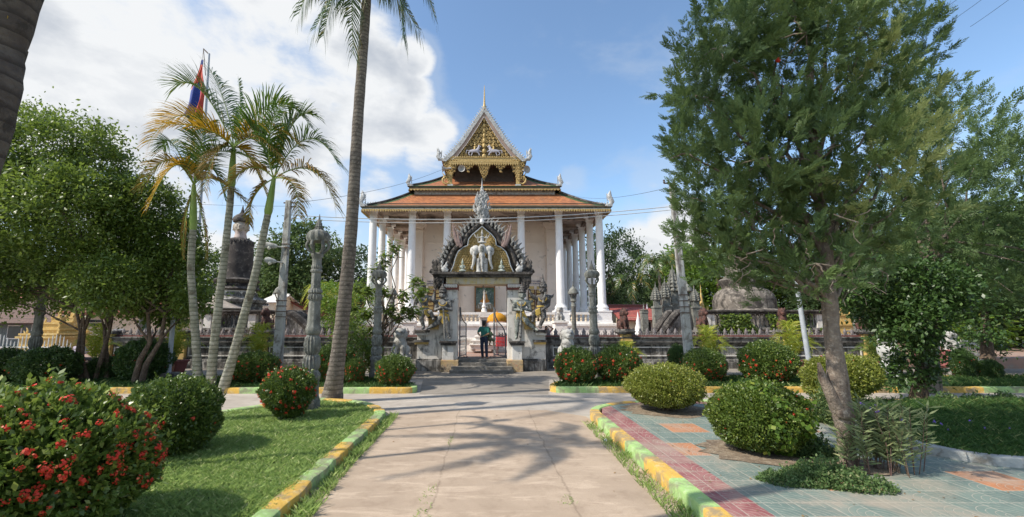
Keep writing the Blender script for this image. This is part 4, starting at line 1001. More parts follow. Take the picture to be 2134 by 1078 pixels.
# ============================================================ boundary walls
def boundary_wall(name, x0, x1, label, posts, ochre=()):
    YW = 20.55; E = empty(name, ((x0+x1)/2, YW, 0), label, 'wall'); zc = at(1010, 712, YW).z; zt = at(1010, 702, YW).z
    m = M(); m.box(x0, x1, YW+.02, YW+.42, .35, zc); 
    m.build('wall_body', m_wallgrey, E, world=True)
    m = M(); m.box(x0, x1, YW-.14, YW+.5, 0, .30); m.box(x0, x1, YW-.07, YW+.45, .30, .42); m.build('plinth', m_wallgrey, E, world=True, bevel=.015)
    m = M(); m.box(x0, x1, YW-.06, YW+.5, zc-.14, zc-.05); m.box(x0, x1, YW-.12, YW+.56, zc-.05, zt-.07); m.box(x0, x1, YW-.17, YW+.6, zt-.07, zt); m.build('coping', m_wallcap, E, world=True, bevel=.015)
    ps = sorted([x0]+[p for p in posts]+[x1])
    m = M()
    for a, b_ in zip(ps[:-1], ps[1:]):
        a2, b2 = a+.32, b_-.32; za, zb_ = .55, zc-.24
        if b2-a2 < .6: continue
        for (u0, u1, v0, v1) in ((a2, b2, za, za+.05), (a2, b2, zb_-.05, zb_), (a2, a2+.05, za+.05, zb_-.05), (b2-.05, b2, za+.05, zb_-.05)): m.box(u0, u1, YW-.025, YW+.03, v0, v1)
    m.build('panel_moulding', m_gatewhite, E, world=True)
    m = M(); m.box(x0, x1, YW+.04, YW+.34, zt, zt+.06); m.build('merlon_rail', m_redtrim, E, world=True)
    m = M(); n = int((x1-x0)/.33)
    for i in range(n):
        x = x0+(i+.5)*(x1-x0)/n; z = zt+.06; y = YW+.19
        m.cb(x, y, z, .2, .12, .05); m.tube([(x, y, z+.04), (x, y, z+.12), (x, y, z+.2), (x, y, z+.34)], [.06, .095, .075, .008], 8, 0, .5, up=(0, 1, 0))
        for sd in (-1, 1): flame(m, (x+sd*.075, y-.02, z+.03), .17, (sd*.02, 0, 0), .35, side=-sd)
        m.tube([(x+.165, y, z), (x+.165, y, z+.12)], [.03, .006], 6)
    m.build('merlon', mat('grey merlon plaster', (.25, .22, .215), (.16, .14, .14), 6, .85, .4, 22, c3=(.36, .34, .34)), E, world=True, smooth=True)
    for p in posts:
        m = M(); hh = at(1010, 696, YW).z
        m.cb(p, YW+.16, 0, .62, .8, .4, 1); m.cb(p, YW+.16, .4, .48, .62, hh-.4, 0); m.cb(p, YW+.16, hh-.34, .56, .72, .08, 0); m.cb(p, YW+.16, hh, .66, .8, .07, 1); m.cb(p, YW+.16, hh+.07, .8, .92, .08, 1)
        m.build('wall_post', [m_ochre, m_wallcap], E, world=True, bevel=.01)
    return E
YW = 20.55
pxs = [1300, 1466, 1632, 1797]
postR = [at(x, 690, YW+.2).x for x in pxs]; postL = [at(x, 690, YW+.2).x for x in (554, 388, 236)]
boundary_wall('boundary_wall', q(1137, 700, YW)[0], postR[-1], 'rain blackened boundary wall with small merlons right of the gateway', postR)
boundary_wall('boundary_wall', postL[-1], q(870, 700, YW)[0], 'rain blackened boundary wall with small merlons left of the gateway', postL+[at(722, 690, YW+.2).x])
# ============================================================ posts, stupas, houses
def lp(cx_, Y, prof):
    """lathe profile from photo sizes: (half width, height) both in photo pixels at distance Y"""
    out = []
    for hw, py in prof:
        p0, p1 = at(cx_, py, Y), at(cx_+hw, py, Y); out.append((max(p1.x-p0.x, .004), p0.z))
    return out
def ornate_post(name='ornate_lamp_post'):
    E = empty(name, (0, 0, 0), 'x', 'lamp post', 'ornate concrete lamp posts of the garden'); S_ = 4.85/405; r_ = 1/86
    def pr(l): return [(hw*r_, (856-y)*S_) for hw, y in l]
    m = M(); m.lathe(pr([(25, 860), (25, 838), (21, 828), (20, 800), (22, 795), (23, 786), (15, 776)]), 8); m.lathe(pr([(15, 777), (19, 772), (20, 762), (18, 750), (13, 745)]), 32, flute=16, fd=.14); m.lathe(pr([(13, 746), (18, 738), (19, 726), (17, 712), (12, 705)]), 32, flute=16, fd=.14)
    m.build('base', m_grey, E, smooth=True)
    m = M(); m.lathe(pr([(12, 706), (16, 703), (17.5, 694), (14.5, 686), (14, 684), (13, 640), (12.6, 634)]), 32, flute=8, fd=.10)
    m.lathe(pr([(12.5, 636), (16.5, 631), (15, 622), (12, 621), (16, 619), (16, 614), (11.5, 610)]), 32, flute=16, fd=.12)
    m.lathe(pr([(11.5, 611), (11, 580), (11.2, 576)]), 8); m.lathe(pr([(11.2, 577), (13.5, 575), (13.5, 571), (10.8, 569), (12.6, 566), (12.4, 563), (10.4, 560), (10.8, 545), (14, 541), (14, 537), (9, 534)]), 32, flute=16, fd=.08)
    m.build('shaft', m_grey, E, smooth=True)
    m = M(); zc0, zc1 = (856-538)*S_, (856-508)*S_
    for i in range(6):
        a = 2*PI*i/6+.3; ca, sa = math.cos(a), math.sin(a)
        m.tube([(r*ca, r*sa, zc0+(zc1-zc0)*t) for r, t in ((.10, -.02), (.17, .15), (.25, .38), (.29, .62), (.27, .85), (.20, 1.03))], [.035, .03, .035, .045, .04, .035], 7)
    m.build('lantern_cage', m_grey, E, smooth=True)
    m = M(); m.lathe(pr([(14, 511), (24, 510), (28, 503), (27, 495), (21, 488), (11, 484), (11, 481), (8, 480), (9, 476), (7, 474), (7.5, 470), (5, 467), (5, 464), (2.5, 461), (1.8, 455), (.4, 449)]), 40, flute=12, fd=.14); m.build('canopy', m_grey, E, smooth=True)
    return E
OP = ornate_post(); p = gnd(652, 856)
OP.location = (at(652, 700, 10.5).x, 10.5, .1); OP.scale = (.9, .9, .965); OP['label'] = 'tall ornate grey lamp post at the lawn end beside the coconut palm'
for px, Y, sc, lab in ((786, 15.9, .885, 'ornate grey lamp post with petal cage left of the gateway behind the bushes'), (1238, 15.9, .885, 'ornate grey lamp post with petal cage right of the gateway behind the bushes'), (76, 15.2, .86, 'ornate grey lamp post at the far left under the leafy tree')):
    dup(OP, (at(px, 700, Y).x, Y, .1), lab, 0, sc)
def inner_post():
    E = empty('courtyard_lamp_post', (0, 0, 0), 'x', 'lamp post', 'slender lamp posts inside the wall'); m = M()
    m.cb(0, 0, 0, .5, .5, .3); m.lathe([(.22, .3), (.22, .4), (.16, .45), (.17, .6), (.13, .66), (.15, .8), (.12, .86), (.14, 1.0), (.115, 1.05)], 16); m.build('base', m_grey, E, smooth=True)
    m = M(); m.lathe([(.115, 1.05), (.11, 2.2), (.14, 2.25), (.11, 2.3), (.10, 2.45), (.15, 2.5), (.13, 2.6), (.12, 2.62)], 20, flute=10, fd=.08); m.build('shaft', m_grey, E, smooth=True)
    m = M()
    for i in range(4):
        a = PI/4+PI/2*i; m.tube([(.1*math.cos(a), .1*math.sin(a), 2.6), (.15*math.cos(a), .15*math.sin(a), 2.72), (.19*math.cos(a), .19*math.sin(a), 2.85)], .03, 6)
    m.lathe([(.07, 2.6), (.05, 2.85)], 8); m.lathe([(.12, 2.84), (.26, 2.86), (.27, 2.92), (.22, 3.0), (.19, 3.08), (.10, 3.17), (.035, 3.22), (.045, 3.27), (.02, 3.33), (.006, 3.5)], 20); m.build('lantern_cap', m_grey, E, smooth=True)
    return E
IP = inner_post(); IP.location = (at(1197, 700, 24).x, 24, .46); IP.scale = (1.12,)*3
IP['label'] = 'slender lamp post in front of the right temple columns'
for px, Y, sc, lab in ((1438, 24, 1.17, 'slender lamp post beside the leaning concrete pole right of the temple'), (576, 24, 1.13, 'slender lamp post behind the concrete pole left of the temple'), (290, 24, 1.0, 'slender lamp post behind the wall seen between the garden tree trunks'), (815, 24, 1.1, 'slender lamp post in front of the left temple columns'), (1785, 25.5, 1.0, 'slender lamp post behind the right end of the boundary wall')):
    dup(IP, (at(px, 700, Y).x, Y, .46), lab, 0, sc)
# utility poles
m_pole = mat('pale concrete pole', (.50, .50, .48), (.38, .38, .36), 2.5, .85, .3, 20, dirt=((.16, .14, .12), .45, 2.5), streak=((.12, .1, .09), .5))
def utility_pole(b_, t_, w0, w1, lab):
    E = empty('utility_pole', b_, lab, 'utility pole', 'concrete utility poles'); b_, t_ = Vector(b_), Vector(t_); m = M(); ax = (t_-b_)
    vs = []
    for i, (p, w) in enumerate(((b_, w0), (t_, w1))):
        for sx_, sy in ((-1, -1), (1, -1), (1, 1), (-1, 1)): vs.append((p.x+sx_*w/2, p.y+sy*w*.35, p.z))
    m.add(vs, [(3, 2, 1, 0), (4, 5, 6, 7), (0, 1, 5, 4), (1, 2, 6, 5), (2, 3, 7, 6), (3, 0, 4, 7)]); m.build('pole', m_pole, E, world=True, bevel=.03)
    for t in (.33, .36, .39, .42, .72, .74): 
        p = b_.lerp(t_, t); w = w0+(w1-w0)*t+.025; m = M(); m.box(p.x-w/2, p.x+w/2, p.y-w*.38, p.y+w*.38, p.z, p.z+.03); m.build('band', mat('rusty steel', (.16, .10, .07), (.09, .07, .06), 12, .8), E, world=True)
    return E, b_, t_
def street_light(c, d_, lab, L=.55):
    c = Vector(c); d_ = Vector(d_).normalized(); E = empty('street_light', c, lab, 'street light', 'lamps clamped to the poles'); m = M()
    m.tube([c, c+d_*.35], .025, 6); m.build('arm', m_pole, E, world=True)
    m = M(); e0 = c+d_*.25; m.tube([e0, e0+d_*.08, e0+d_*L*.7, e0+d_*L], [.05, .09, .13, .07], 10, 0, .5); m.build('lamp_shade', m_pole, E, world=True, smooth=True)
    m = M(); m.ell(e0+d_*L*.55+Vector((0, 0, -.09)), (.07, .07, .09)); m.build('bulb', mat('bulb glass', (.75, .72, .62), (.7, .68, .6), 5, .2), E, world=True, smooth=True)
YP = 16.6
b_, t_ = at(578, 770, 17.0), at(602, 418, 17.0); b_.z = 0; b_.x = at(577, 775, 17).x
utility_pole(b_, t_, .36, .22, 'leaning concrete utility pole behind the third slim palm')
m = M(); m.tube([t_+Vector((-.2, 0, -.1)), t_+Vector((.25, 0, -.1))], .03, 6); m.tube([t_+Vector((-.1, 0, -.3)), t_+Vector((.3, 0, -.25))], .03, 6); tag(m.build('crossarm', mat('rusty steel', (1, 1, 1))), 'short rusty crossarm bolted to the top of the left concrete pole', 'crossarm')
c = at(592, 516, 16.9); street_light(c, (-1, -.2, .12), 'grey lamp with a flat hood on the left concrete pole, the upper one')
c = at(590, 548, 16.9); street_light(c, (-1, -.4, .15), 'round faced floodlight on the left concrete pole, the lower one', .42)
b_, t_ = at(1440, 775, 15.5), at(1400, 385, 15.5); b_.z = .1
utility_pole(b_, t_, .31, .2, 'leaning pale concrete utility pole right of the temple')
c = at(1412, 508, 15.4); street_light(c, (1, -.1, .45), 'street lamp on a short arm of the right concrete pole', .5)
m = M(); m.tube([t_+Vector((-.3, 0, .05)), t_+Vector((.2, 0, .05))], .025, 6)
for a in (-.28, -.12, .1): m.lathe([(.03, 0), (.045, .03), (.02, .06), (.045, .09), (.02, .12)], 8, (t_.x+a, t_.y, t_.z+.07))
tag(m.build('crossarm', mat('rusty steel', (1, 1, 1))), 'rusty crossarm with insulators at the top of the right pole', 'crossarm')
m_galv = mat('galvanised pole', (.45, .48, .52), (.38, .41, .45), 5, .5, .1)
for px, pt, Y, top, lab in ((352, 362, 15.6, 655, 'grey steel pole on a concrete block under the left trees'), (1690, 1655, 15.2, 560, 'grey steel pole on a concrete block behind the conifer trunk')):
    b_ = at(px, 770, Y); b_.z = .1; t_ = at(pt, top, Y); E = empty('steel_pole', b_, lab, 'pole')
    m = M(); m.tube([b_, t_], [.085, .07], 12); m.build('tube', m_galv, E, world=True, smooth=True)
    m = M(); m.cb(b_.x, b_.y, 0, .62, .5, .38, taper=.9); m.build('base', m_wallcap, E, world=True, bevel=.02)
# flagpole and flag
b_, t_ = at(395, 700, 22), at(436, 112, 22); E = empty('flagpole', (at(404, 700, 22).x, 22, .46), 'tall thin flagpole behind the slim palms', 'flagpole'); m = M()
b_ = Vector((at(404, 700, 22).x, 22, .46)); m.tube([b_, t_], [.09, .05], 8); m.build('mast', m_galv, E, world=True, smooth=True)
tip = at(424, 102, 22); m = M(); m.tube([t_+Vector((0, 0, -.05)), tip], .03, 6); m.tube([t_+Vector((-.08, 0, -1.3)), tip], .02, 6); m.tube([tip, tip+Vector((0, 0, -.7))], .008, 5); m.build('arm', m_fascia, E, world=True)
ft, fb = at(421, 125, 21.9), at(396, 238, 21.9)
n, mm = 24, 10; V = []; Fc = []; mi = []
for i in range(n+1):
    t = i/n; c = ft.lerp(fb, t); w = .10+.95*t**.8
    for j in range(mm+1):
        u = j/mm; V.append((c.x+(u-.35)*w+.06*math.sin(t*9+u*3), c.y+.16*math.sin(u*11+t*3)*t, c.z-.35*t*math.sin(u*2.6)+.02*math.sin(u*14)))
for i in range(n):
    for j in range(mm):
        a = i*(mm+1)+j; Fc.append((a, a+1, a+mm+2, a+mm+1)); q_ = (i/n)+.35*(j/mm)-.1
        mi.append(0 if i < 2 else 1 if q_ < .42 else 0 if q_ < .52 and j < 7 else 0 if (q_ < 1.0 and j < 7) else 1)
m = M(); m.add(V, Fc); m.m = mi; o = m.build('flag', [mat('flag blue', (.03, .06, .28), (.02, .045, .22), 5, .7), mat('flag red', (.58, .09, .05), (.48, .06, .05), 5, .7)], smooth=80, fix=False); tag(o, 'limp blue and red flag hanging from the tall flagpole', 'flag')

# stupa, left: blackened bell with a four faced head
SY = 28.0
def tower(name, lab, cx_, Y, parts, z0=.46):
    b_ = at(cx_, 545, Y); E = empty(name, (b_.x, Y, z0), lab, 'stupa')
    for pn, prof, mt, n, kw in parts:
        m = M(); m.lathe(lp(cx_, Y, prof), n, (b_.x, Y, 0), **kw); m.build(pn, mt, E, world=True, smooth=True if n > 8 else False)
    return E, b_
m_dstupa = mat('black stained stupa plaster', (.055, .048, .045), (.085, .072, .064), 1.4, .92, .35, 16, c3=(.16, .14, .12), dirt=((.035, .03, .028), .5, 1.5))
E, b_ = tower('bell_stupa', 'dark bell shaped stupa crowned with a pale four faced head', 497, SY, [
    ('tier', [(64, 705), (64, 688), (60, 684), (60, 650), (64, 648), (64, 643), (52, 642), (52, 634), (57, 632), (60, 626), (42, 618), (40, 610)], m_wallgrey, 8, dict(ang=PI/8)),
    ('band', [(38, 614), (37, 606)], m_gatewhite, 24, {}),
    ('moulding', [(38, 607), (46, 604), (43, 600), (36, 598), (36, 593), (42, 589), (44, 585), (38, 582), (33, 581)], m_dark, 24, {}),
    ('bell', [(34, 584), (31, 578), (29, 560), (27.5, 540), (26.5, 520), (25.5, 508), (23, 502), (17, 498), (12, 497)], m_dstupa, 28, {}),
    ('neck', [(13, 499), (12, 495), (10.5, 488), (11, 482)], mat('stained pink plaster', (.52, .42, .37), (.4, .33, .3), 2, .8, .1, dirt=((.12, .1, .09), .35, 2)), 16, {}),
    ('crown', [(16, 464), (17.5, 460), (16, 455), (12, 450), (7, 447), (4, 444), (2.5, 438), (.5, 428)], m_dark, 20, {})])
m = M()
for i in range(24):
    a = 2*PI*i/24; r = .77; z = at(497, 503, SY).z; m.tube([(b_.x+r*math.cos(a), SY+r*math.sin(a), z), (b_.x+(r+.06)*math.cos(a+.13), SY+(r+.06)*math.sin(a+.13), z-.28), (b_.x+r*math.cos(a+.26), SY+r*math.sin(a+.26), z)], .04, 5)
m.build('garland', m_dark, E, world=True, smooth=True)
for i in range(12):
    m = M(); a = 2*PI*i/12; z = at(497, 600, SY).z; m.tube([(b_.x+1.12*math.cos(a), SY+1.12*math.sin(a), z-.1), (b_.x+1.3*math.cos(a), SY+1.3*math.sin(a), z+.2)], [.12, .08], 6); m.build('corbel', m_dark, E, world=True, smooth=True)
hc = at(499, 474, SY); hc.x = b_.x; m = M(); m.ell(hc, (.42, .42, .48), 20, 14)
for i in range(4):
    a = -PI/2+PI/2*i+.25; dv = Vector((math.cos(a), math.sin(a), 0)); sv = Vector((-dv.y, dv.x, 0))
    m.ell(hc+dv*.22, (.26, .26, .42)); m.ell(hc+dv*.48+Vector((0, 0, -.02)), (.05, .05, .11)); m.ell(hc+dv*.45+Vector((0, 0, -.2)), (.10, .10, .035))
    for s in (-1, 1): m.ell(hc+dv*.43+sv*s*.12+Vector((0, 0, .09)), (.07, .07, .03)); m.ell(hc+dv*.15+sv*s*.40, (.06, .06, .2))
hd = fused(m, 'four_faced_head', mat('cream plaster face', (.46, .40, .33), (.38, .33, .27), 4, .8, .1, dirt=((.16, .13, .1), .3, 5)), E, .035, 2, world=True)
m = M(); ct = at(497, 622, 27); m.lathe([(.02, .9), (.3, .8), (1.15, .36), (1.7, .12), (1.68, .06), (1.0, .3), (.02, .75)], 16, (ct.x-1.1, 26.6, ct.z-.75)); m.tube([(ct.x-1.1, 26.6, .46), (ct.x-1.1, 26.6, ct.z+.1)], .05, 8)
tag(m.build('umbrella_shelter', mat('bleached canvas', (.42, .36, .3), (.33, .28, .24), 3, .9)), 'faded brown parasol shelter beside the dark bell stupa', 'parasol')
# balustraded platform in front of the left stupa
def platform(name, lab, xl, xr, Y, ivy=False):
    x0, x1 = at(xl, 700, Y).x, at(xr, 700, Y).x; zt, zr, zm = at(xl, 648, Y).z, at(xl, 655, Y).z, at(xl, 684, Y).z
    E = empty(name, ((x0+x1)/2, Y, .46), lab, 'terrace'); m = M(); m.box(x0, x1, Y, Y+6, .4, zm); m.box(x0-.1, x1+.1, Y-.1, Y+.1, zm-.12, zm+.02); m.box(x0-.1, x1+.1, Y-.1, Y+.2, .4, .75); m.build('body', m_wallgrey, E, world=True, bevel=.02)
    m = M(); m.box(x0-.2, x1+.2, Y-.15, Y+.5, zr, zt-.06); m.box(x0-.3, x1+.3, Y-.25, Y+.55, zt-.06, zt+.04); m.build('rail', m_dark, E, world=True, bevel=.02)
    n = int((x1-x0)/2.1)
    for i in range(n+1): m = M(); m.cb(x0+.15+(x1-x0-.3)*i/n, Y+.1, zm, .42, .34, zr-zm); m.build('post', m_gatewhite, E, world=True)
    m = M(); n = int((x1-x0)/.24)
    for i in range(n): 
        x = x0+(i+.5)*(x1-x0)/n; m.tube([(x-.09, Y+.1, zm), (x+.02, Y+.1, zm+(zr-zm)*.4), (x-.05, Y+.1, zm+(zr-zm)*.7), (x+.09, Y+.1, zr)], [.04, .03, .03, .04], 5); m.tube([(x+.09, Y+.12, zm), (x-.02, Y+.12, zm+(zr-zm)*.4), (x+.05, Y+.12, zm+(zr-zm)*.7), (x-.09, Y+.12, zr)], [.04, .03, .03, .04], 5)
    m.build('balustrade', m_wallgrey, E, world=True, smooth=True); return E
platform('stone_terrace', 'blackened terrace with balustrade under the dark bell stupa', 425, 622, 25.0)
platform('stone_terrace', 'ivy grown grey terrace with balustrade under the broad right stupa', 1478, 1718, 25.0)
def naga_stairs(lab, x0, x1, Y, z0, z1, dirn):
    E = empty('stair_balustrade', ((x0+x1)/2, Y, .46), lab, 'stair rail'); m = M()
    for dy in (0, 1.1):
        pts = [(x0, Y+dy, z0), (x0+(x1-x0)*.15, Y+dy, z0+.05), (x0+(x1-x0)*.5, Y+dy, z0+(z1-z0)*.55), (x0+(x1-x0)*.85, Y+dy, z1-.05), (x1, Y+dy, z1)]
        m.tube(pts, [.15, .2, .22, .2, .15], 8, 0); m.prism([(p[0], p[2]-.1) for p in pts]+[(x1, .46), (x0, .46)], Y+dy-.08, Y+dy+.08, 1)
    m.build('rail', [m_dark, m_wallgrey], E, world=True, smooth=True)
a, b2 = at(655, 690, 23.6), at(600, 652, 23.6); naga_stairs('curved serpent stair rail left of the temple behind the tall lamp post', a.x, b2.x, 23.6, a.z, b2.z, -1)
a, b2 = at(1372, 698, 23.6), at(1418, 650, 23.6); naga_stairs('curved serpent stair rail behind the right leaning pole', a.x, b2.x, 23.6, a.z, b2.z, 1)
# right broad stupa
m_bst = mat('bare weathered stupa plaster', (.23, .20, .17), (.15, .13, .11), 1.3, .92, .35, 14, c3=(.36, .32, .27), dirt=((.045, .04, .035), .62, 1.6), streak=((.05, .045, .04), .5))
E, b_ = tower('broad_stupa', 'broad grey stupa of stacked rings behind the conifer', 1542, 29.5, [
    ('base', [(66, 690), (66, 648), (58, 644), (58, 625)], m_bst, 32, {}), ('ring', [(57, 630), (55, 616), (46, 606), (38, 602), (38, 598), (42, 592), (44, 585), (38, 581), (34, 580)], m_bst, 32, {}),
    ('bell', [(34, 581), (30, 565), (27, 540), (24, 515), (16, 500), (9, 494)], m_bst, 32, {}), ('spire', [(9, 495), (12, 488), (7, 480), (9, 474), (5, 466), (6, 460), (3, 450), (.5, 410)], m_bst, 16, {})])
# miniature prangs
def prang(cx_, Y, ytop, hw, lab):
    b_ = at(cx_, 690, Y); E = empty('tower_shrine', (b_.x, Y, .46), lab, 'shrine', 'small grey tower shrines'); h = 650-ytop; y = lambda f: 650-f*h
    m = M(); zb_ = at(cx_, 652, Y).z; w_ = at(cx_+hw, 650, Y).x-b_.x
    m.cb(b_.x, Y, .46, w_*3.4, w_*3.0, 1.0); m.cb(b_.x, Y, 1.46, w_*3.7, w_*3.2, .12); m.cb(b_.x, Y, 1.58, w_*2.3, w_*2.2, max(.1, at(cx_, y(.22), Y).z-1.7)); z0 = at(cx_, y(.22), Y).z-.12
    m.cb(b_.x, Y, z0, w_*2.6, w_*2.5, .12); m.build('plinth', m_grey, E, world=True, bevel=.02)
    m = M(); m.cb(b_.x, Y, z0+.12, w_*1.5, w_*1.4, at(cx_, y(.5), Y).z-z0-.12)
    for s in (-1, 1): m.cb(b_.x+s*w_*.95, Y-.1, z0+.12, w_*.2, w_*.22, (at(cx_, y(.5), Y).z-z0)*.8)
    m.build('cella', m_grey, E, world=True, bevel=.01)
    m = M(); zc0, zc1 = at(cx_, y(.47), Y).z, at(cx_, y(1), Y).z; N = 6
    for i in range(N):
        t = i/N; r = w_*1.12*(1-t**1.9)+.04; z = zc0+(zc1-zc0)*t*.92; hh = (zc1-zc0)/N
        m.lathe([(r*.85, 0), (r, hh*.25), (r*.9, hh*.5), (r*.7, hh*.98)], 12, (b_.x, Y, z))
        for j in range(8):
            a = 2*PI*j/8+PI/8; m.tube([(b_.x+r*.95*math.cos(a), Y+r*.95*math.sin(a), z+hh*.1), (b_.x+r*1.05*math.cos(a), Y+r*1.05*math.sin(a), z+hh*.5), (b_.x+r*.85*math.cos(a), Y+r*.85*math.sin(a), z+hh*1.15)], [r*.22, r*.2, .005], 5)
    m.lathe([(.05, 0), (.04, .12), (.005, .4)], 8, (b_.x, Y, zc0+(zc1-zc0)*.9)); m.build('tiered_tower', m_grey, E, world=True, smooth=True)
prang(1371, 26, 598, 4.5, 'small grey tower shrine, the shortest of three left of the pole'); prang(1391, 26.5, 588, 5, 'small grey tower shrine in the middle of three left of the pole')
prang(1409, 27, 560, 6, 'tallest grey tower shrine just left of the leaning pole'); prang(1452, 27, 602, 5, 'small grey tower shrine right of the leaning pole')
prang(1344, 25, 645, 3.5, 'low grey shrine finial near the red roofed hut')
# hut with red roof, right
def gable_house(name, lab, xl, xr, Y, ywall, yeave, yridge, wallm, roofm, depth=6, along=True, windows=(), overh=.4, extra=None):
    x0, x1 = at(xl, 690, Y).x, at(xr, 690, Y).x; ze, zr = at(xl, yeave, Y).z, at(xl, yridge, Y).z
    E = empty(name, ((x0+x1)/2, Y, .46), lab, 'house')
    if along:   # ridge runs left to right
        m = M(); m.box(x0, x1, Y, Y+depth, .4, ze); m.prism([(x0+.02, ze), (x1-.02, ze), (x1-.02, ze+.02), (x0+.02, ze+.02)], Y, Y+depth)
        for xx in (x0, x1-.12): m.add([(xx, Y, ze), (xx, Y+depth, ze), (xx, Y+depth/2, zr-.05), (xx+.12, Y, ze), (xx+.12, Y+depth, ze), (xx+.12, Y+depth/2, zr-.05)], [(0, 1, 2), (3, 5, 4), (0, 2, 5, 3), (1, 4, 5, 2)])
        m.build('wall', wallm, E, world=True)
        f = overh/(depth/2)*(zr-ze)
        R = [roof_slope('roof', (x0-overh, Y-overh, ze-f), (x1+overh, Y-overh, ze-f), (x1+overh, Y+depth/2, zr), (x0-overh, Y+depth/2, zr), [roofm], E, 4, 4), roof_slope('roof', (x1+overh, Y+depth+overh, ze-f), (x0-overh, Y+depth+overh, ze-f), (x0-overh, Y+depth/2, zr), (x1+overh, Y+depth/2, zr), [roofm], E, 4, 4)]
        m = M(); m.tube([(x0-overh, Y+depth/2, zr+.02), (x1+overh, Y+depth/2, zr+.02)], .12, 6); m.build('ridge', roofm, E, world=True)
    else:       # gable faces the camera
        xc = (x0+x1)/2; m = M(); m.prism([(x0, .4), (x1, .4), (x1, ze), (xc, zr-.08), (x0, ze)], Y, Y+depth); m.build('wall', wallm, E, world=True); f = overh/((x1-x0)/2)*(zr-ze)
        for s, xe in ((-1, x0), (1, x1)):
            P = [(xe+s*overh, Y-overh, ze-f), (xe+s*overh, Y+depth+overh, ze-f), (xc, Y+depth+overh, zr), (xc, Y-overh, zr)]
            if s < 0: P = [P[1], P[0], P[3], P[2]]
            roof_slope('roof', *P, [roofm], E, 4, 4)
        m = M()
        for s, xe in ((-1, x0), (1, x1)): m.tube([(xe+s*overh, Y-overh-.03, ze-f), (xc, Y-overh-.03, zr)], .1, 6)
        m.build('barge_tile', roofm, E, world=True)
    for (wx0, wx1, wy0, wy1, fm) in windows:
        a, b2 = at(wx0, wy0, Y), at(wx1, wy1, Y); m = M(); m.box(a.x-.06, b2.x+.06, Y-.05, Y+.02, b2.z-.06, a.z+.06, 0); w_ = m.build('window', m_col, E, world=True)
        m = M(); m.box(a.x, b2.x, Y-.08, Y-.05, b2.z, a.z, 0); m.build('opening', fm, E, world=True)
    return E
m_dk = mat('dark opening', (.03, .03, .035), (.02, .02, .02), 4, .3, spec=.5)
E = gable_house('red_roofed_hut', 'small cream hut with dark red roof right of the temple', 1306, 1366, 29, 690, 662, 636, mat('cream hut wall', (.62, .55, .42), (.55, .48, .37), 2), m_rr, 5, True, [(1345, 1356, 672, 690, m_dk)], .5)
for x, y, Y in ((1308, 644, 30), (1331, 650, 28.4), (1351, 632, 31)):
    b_ = at(x, 690, Y); E = empty('white_spire', (b_.x, Y, .46), {1308: 'white conical spire behind the left end of the red roofed hut', 1331: 'thin white finial before the red roofed hut', 1351: 'thin white finial over the red hut ridge'}[x], 'spire', 'white spires round the hut'); m = M()
    zt = at(x, y, Y).z-.46; m.lathe([(.28, 0), (.28, zt*.45), (.2, zt*.5), (.22, zt*.55), (.13, zt*.68), (.15, zt*.71), (.07, zt*.84), (.01, zt)], 12, (b_.x, Y, .46)); m.build('shaft', m_col, E, world=True, smooth=True)
# houses, left
E = gable_house('red_roofed_house', 'white house with red tiled gable seen left of the tall lamp post', 545, 650, 44, 700, 652, 624, m_white, m_rr, 9, False, (), .6)
E = gable_house('red_roofed_house', 'pale hall with maroon roof half hidden behind the coconut palm', 628, 745, 50, 700, 655, 628, m_white, mat('maroon roof', (.26, .05, .06), (.2, .05, .055), 3), 9, True, (), .6)
m = M(); c = at(690, 625, 50); m.prism([(c.x-1.3, c.z-.9), (c.x+1.3, c.z-.9), (c.x, c.z+1.0)], 49.2, 49.5); flame(m, (c.x, 49.3, c.z+.9), 1.0, w=.3, hook=.05); m.build('gable_ornament', m_gold, E, world=True)
E = gable_house('parapet_house', 'cream building with white roof parapet behind the stupa terrace', 541, 568, 40, 700, 628, 612, m_cream, m_white, 5, True, [(547, 550, 633, 637, m_dk), (552, 555, 633, 637, m_dk), (557, 560, 633, 637, m_dk)], .25)
E = gable_house('wooden_house', 'old timber house with brown tiled roof at the far left', -160, 96, 30, 700, 664, 618, mat('grey blue timber wall', (.15, .18, .18), (.10, .12, .12), 6, .8, .3, c3=(.22, .25, .25)), m_rb, 8, True, [(20, 42, 680, 705, m_dk), (70, 84, 678, 700, m_dk), (-30, -10, 680, 705, m_dk)], .8)
E = gable_house('long_red_house', 'long house with red roof behind the brown roofed timber house', -200, 100, 42, 700, 640, 590, m_cream, m_rr, 8, True, (), .8)
E = gable_house('cream_house', 'cream house with red roof and vent blocks behind the left trees', 150, 345, 31.5, 700, 648, 628, mat('cream house wall', (.66, .55, .42), (.60, .50, .38), 1.5), m_rr, 7, True, [(238, 258, 688, 702, m_dk), (292, 304, 662, 706, mat('green shutter', (.05, .09, .075), (.04, .07, .06)))], .7)
m = M()
for i in range(9):
    for j in range(2):
        a = at(168+i*5.4, 667+j*7, 31.5); m.cb(a.x, 31.46, a.z-.16, .15, .06, .16)
m.build('vent_block', m_dk, E, world=True)
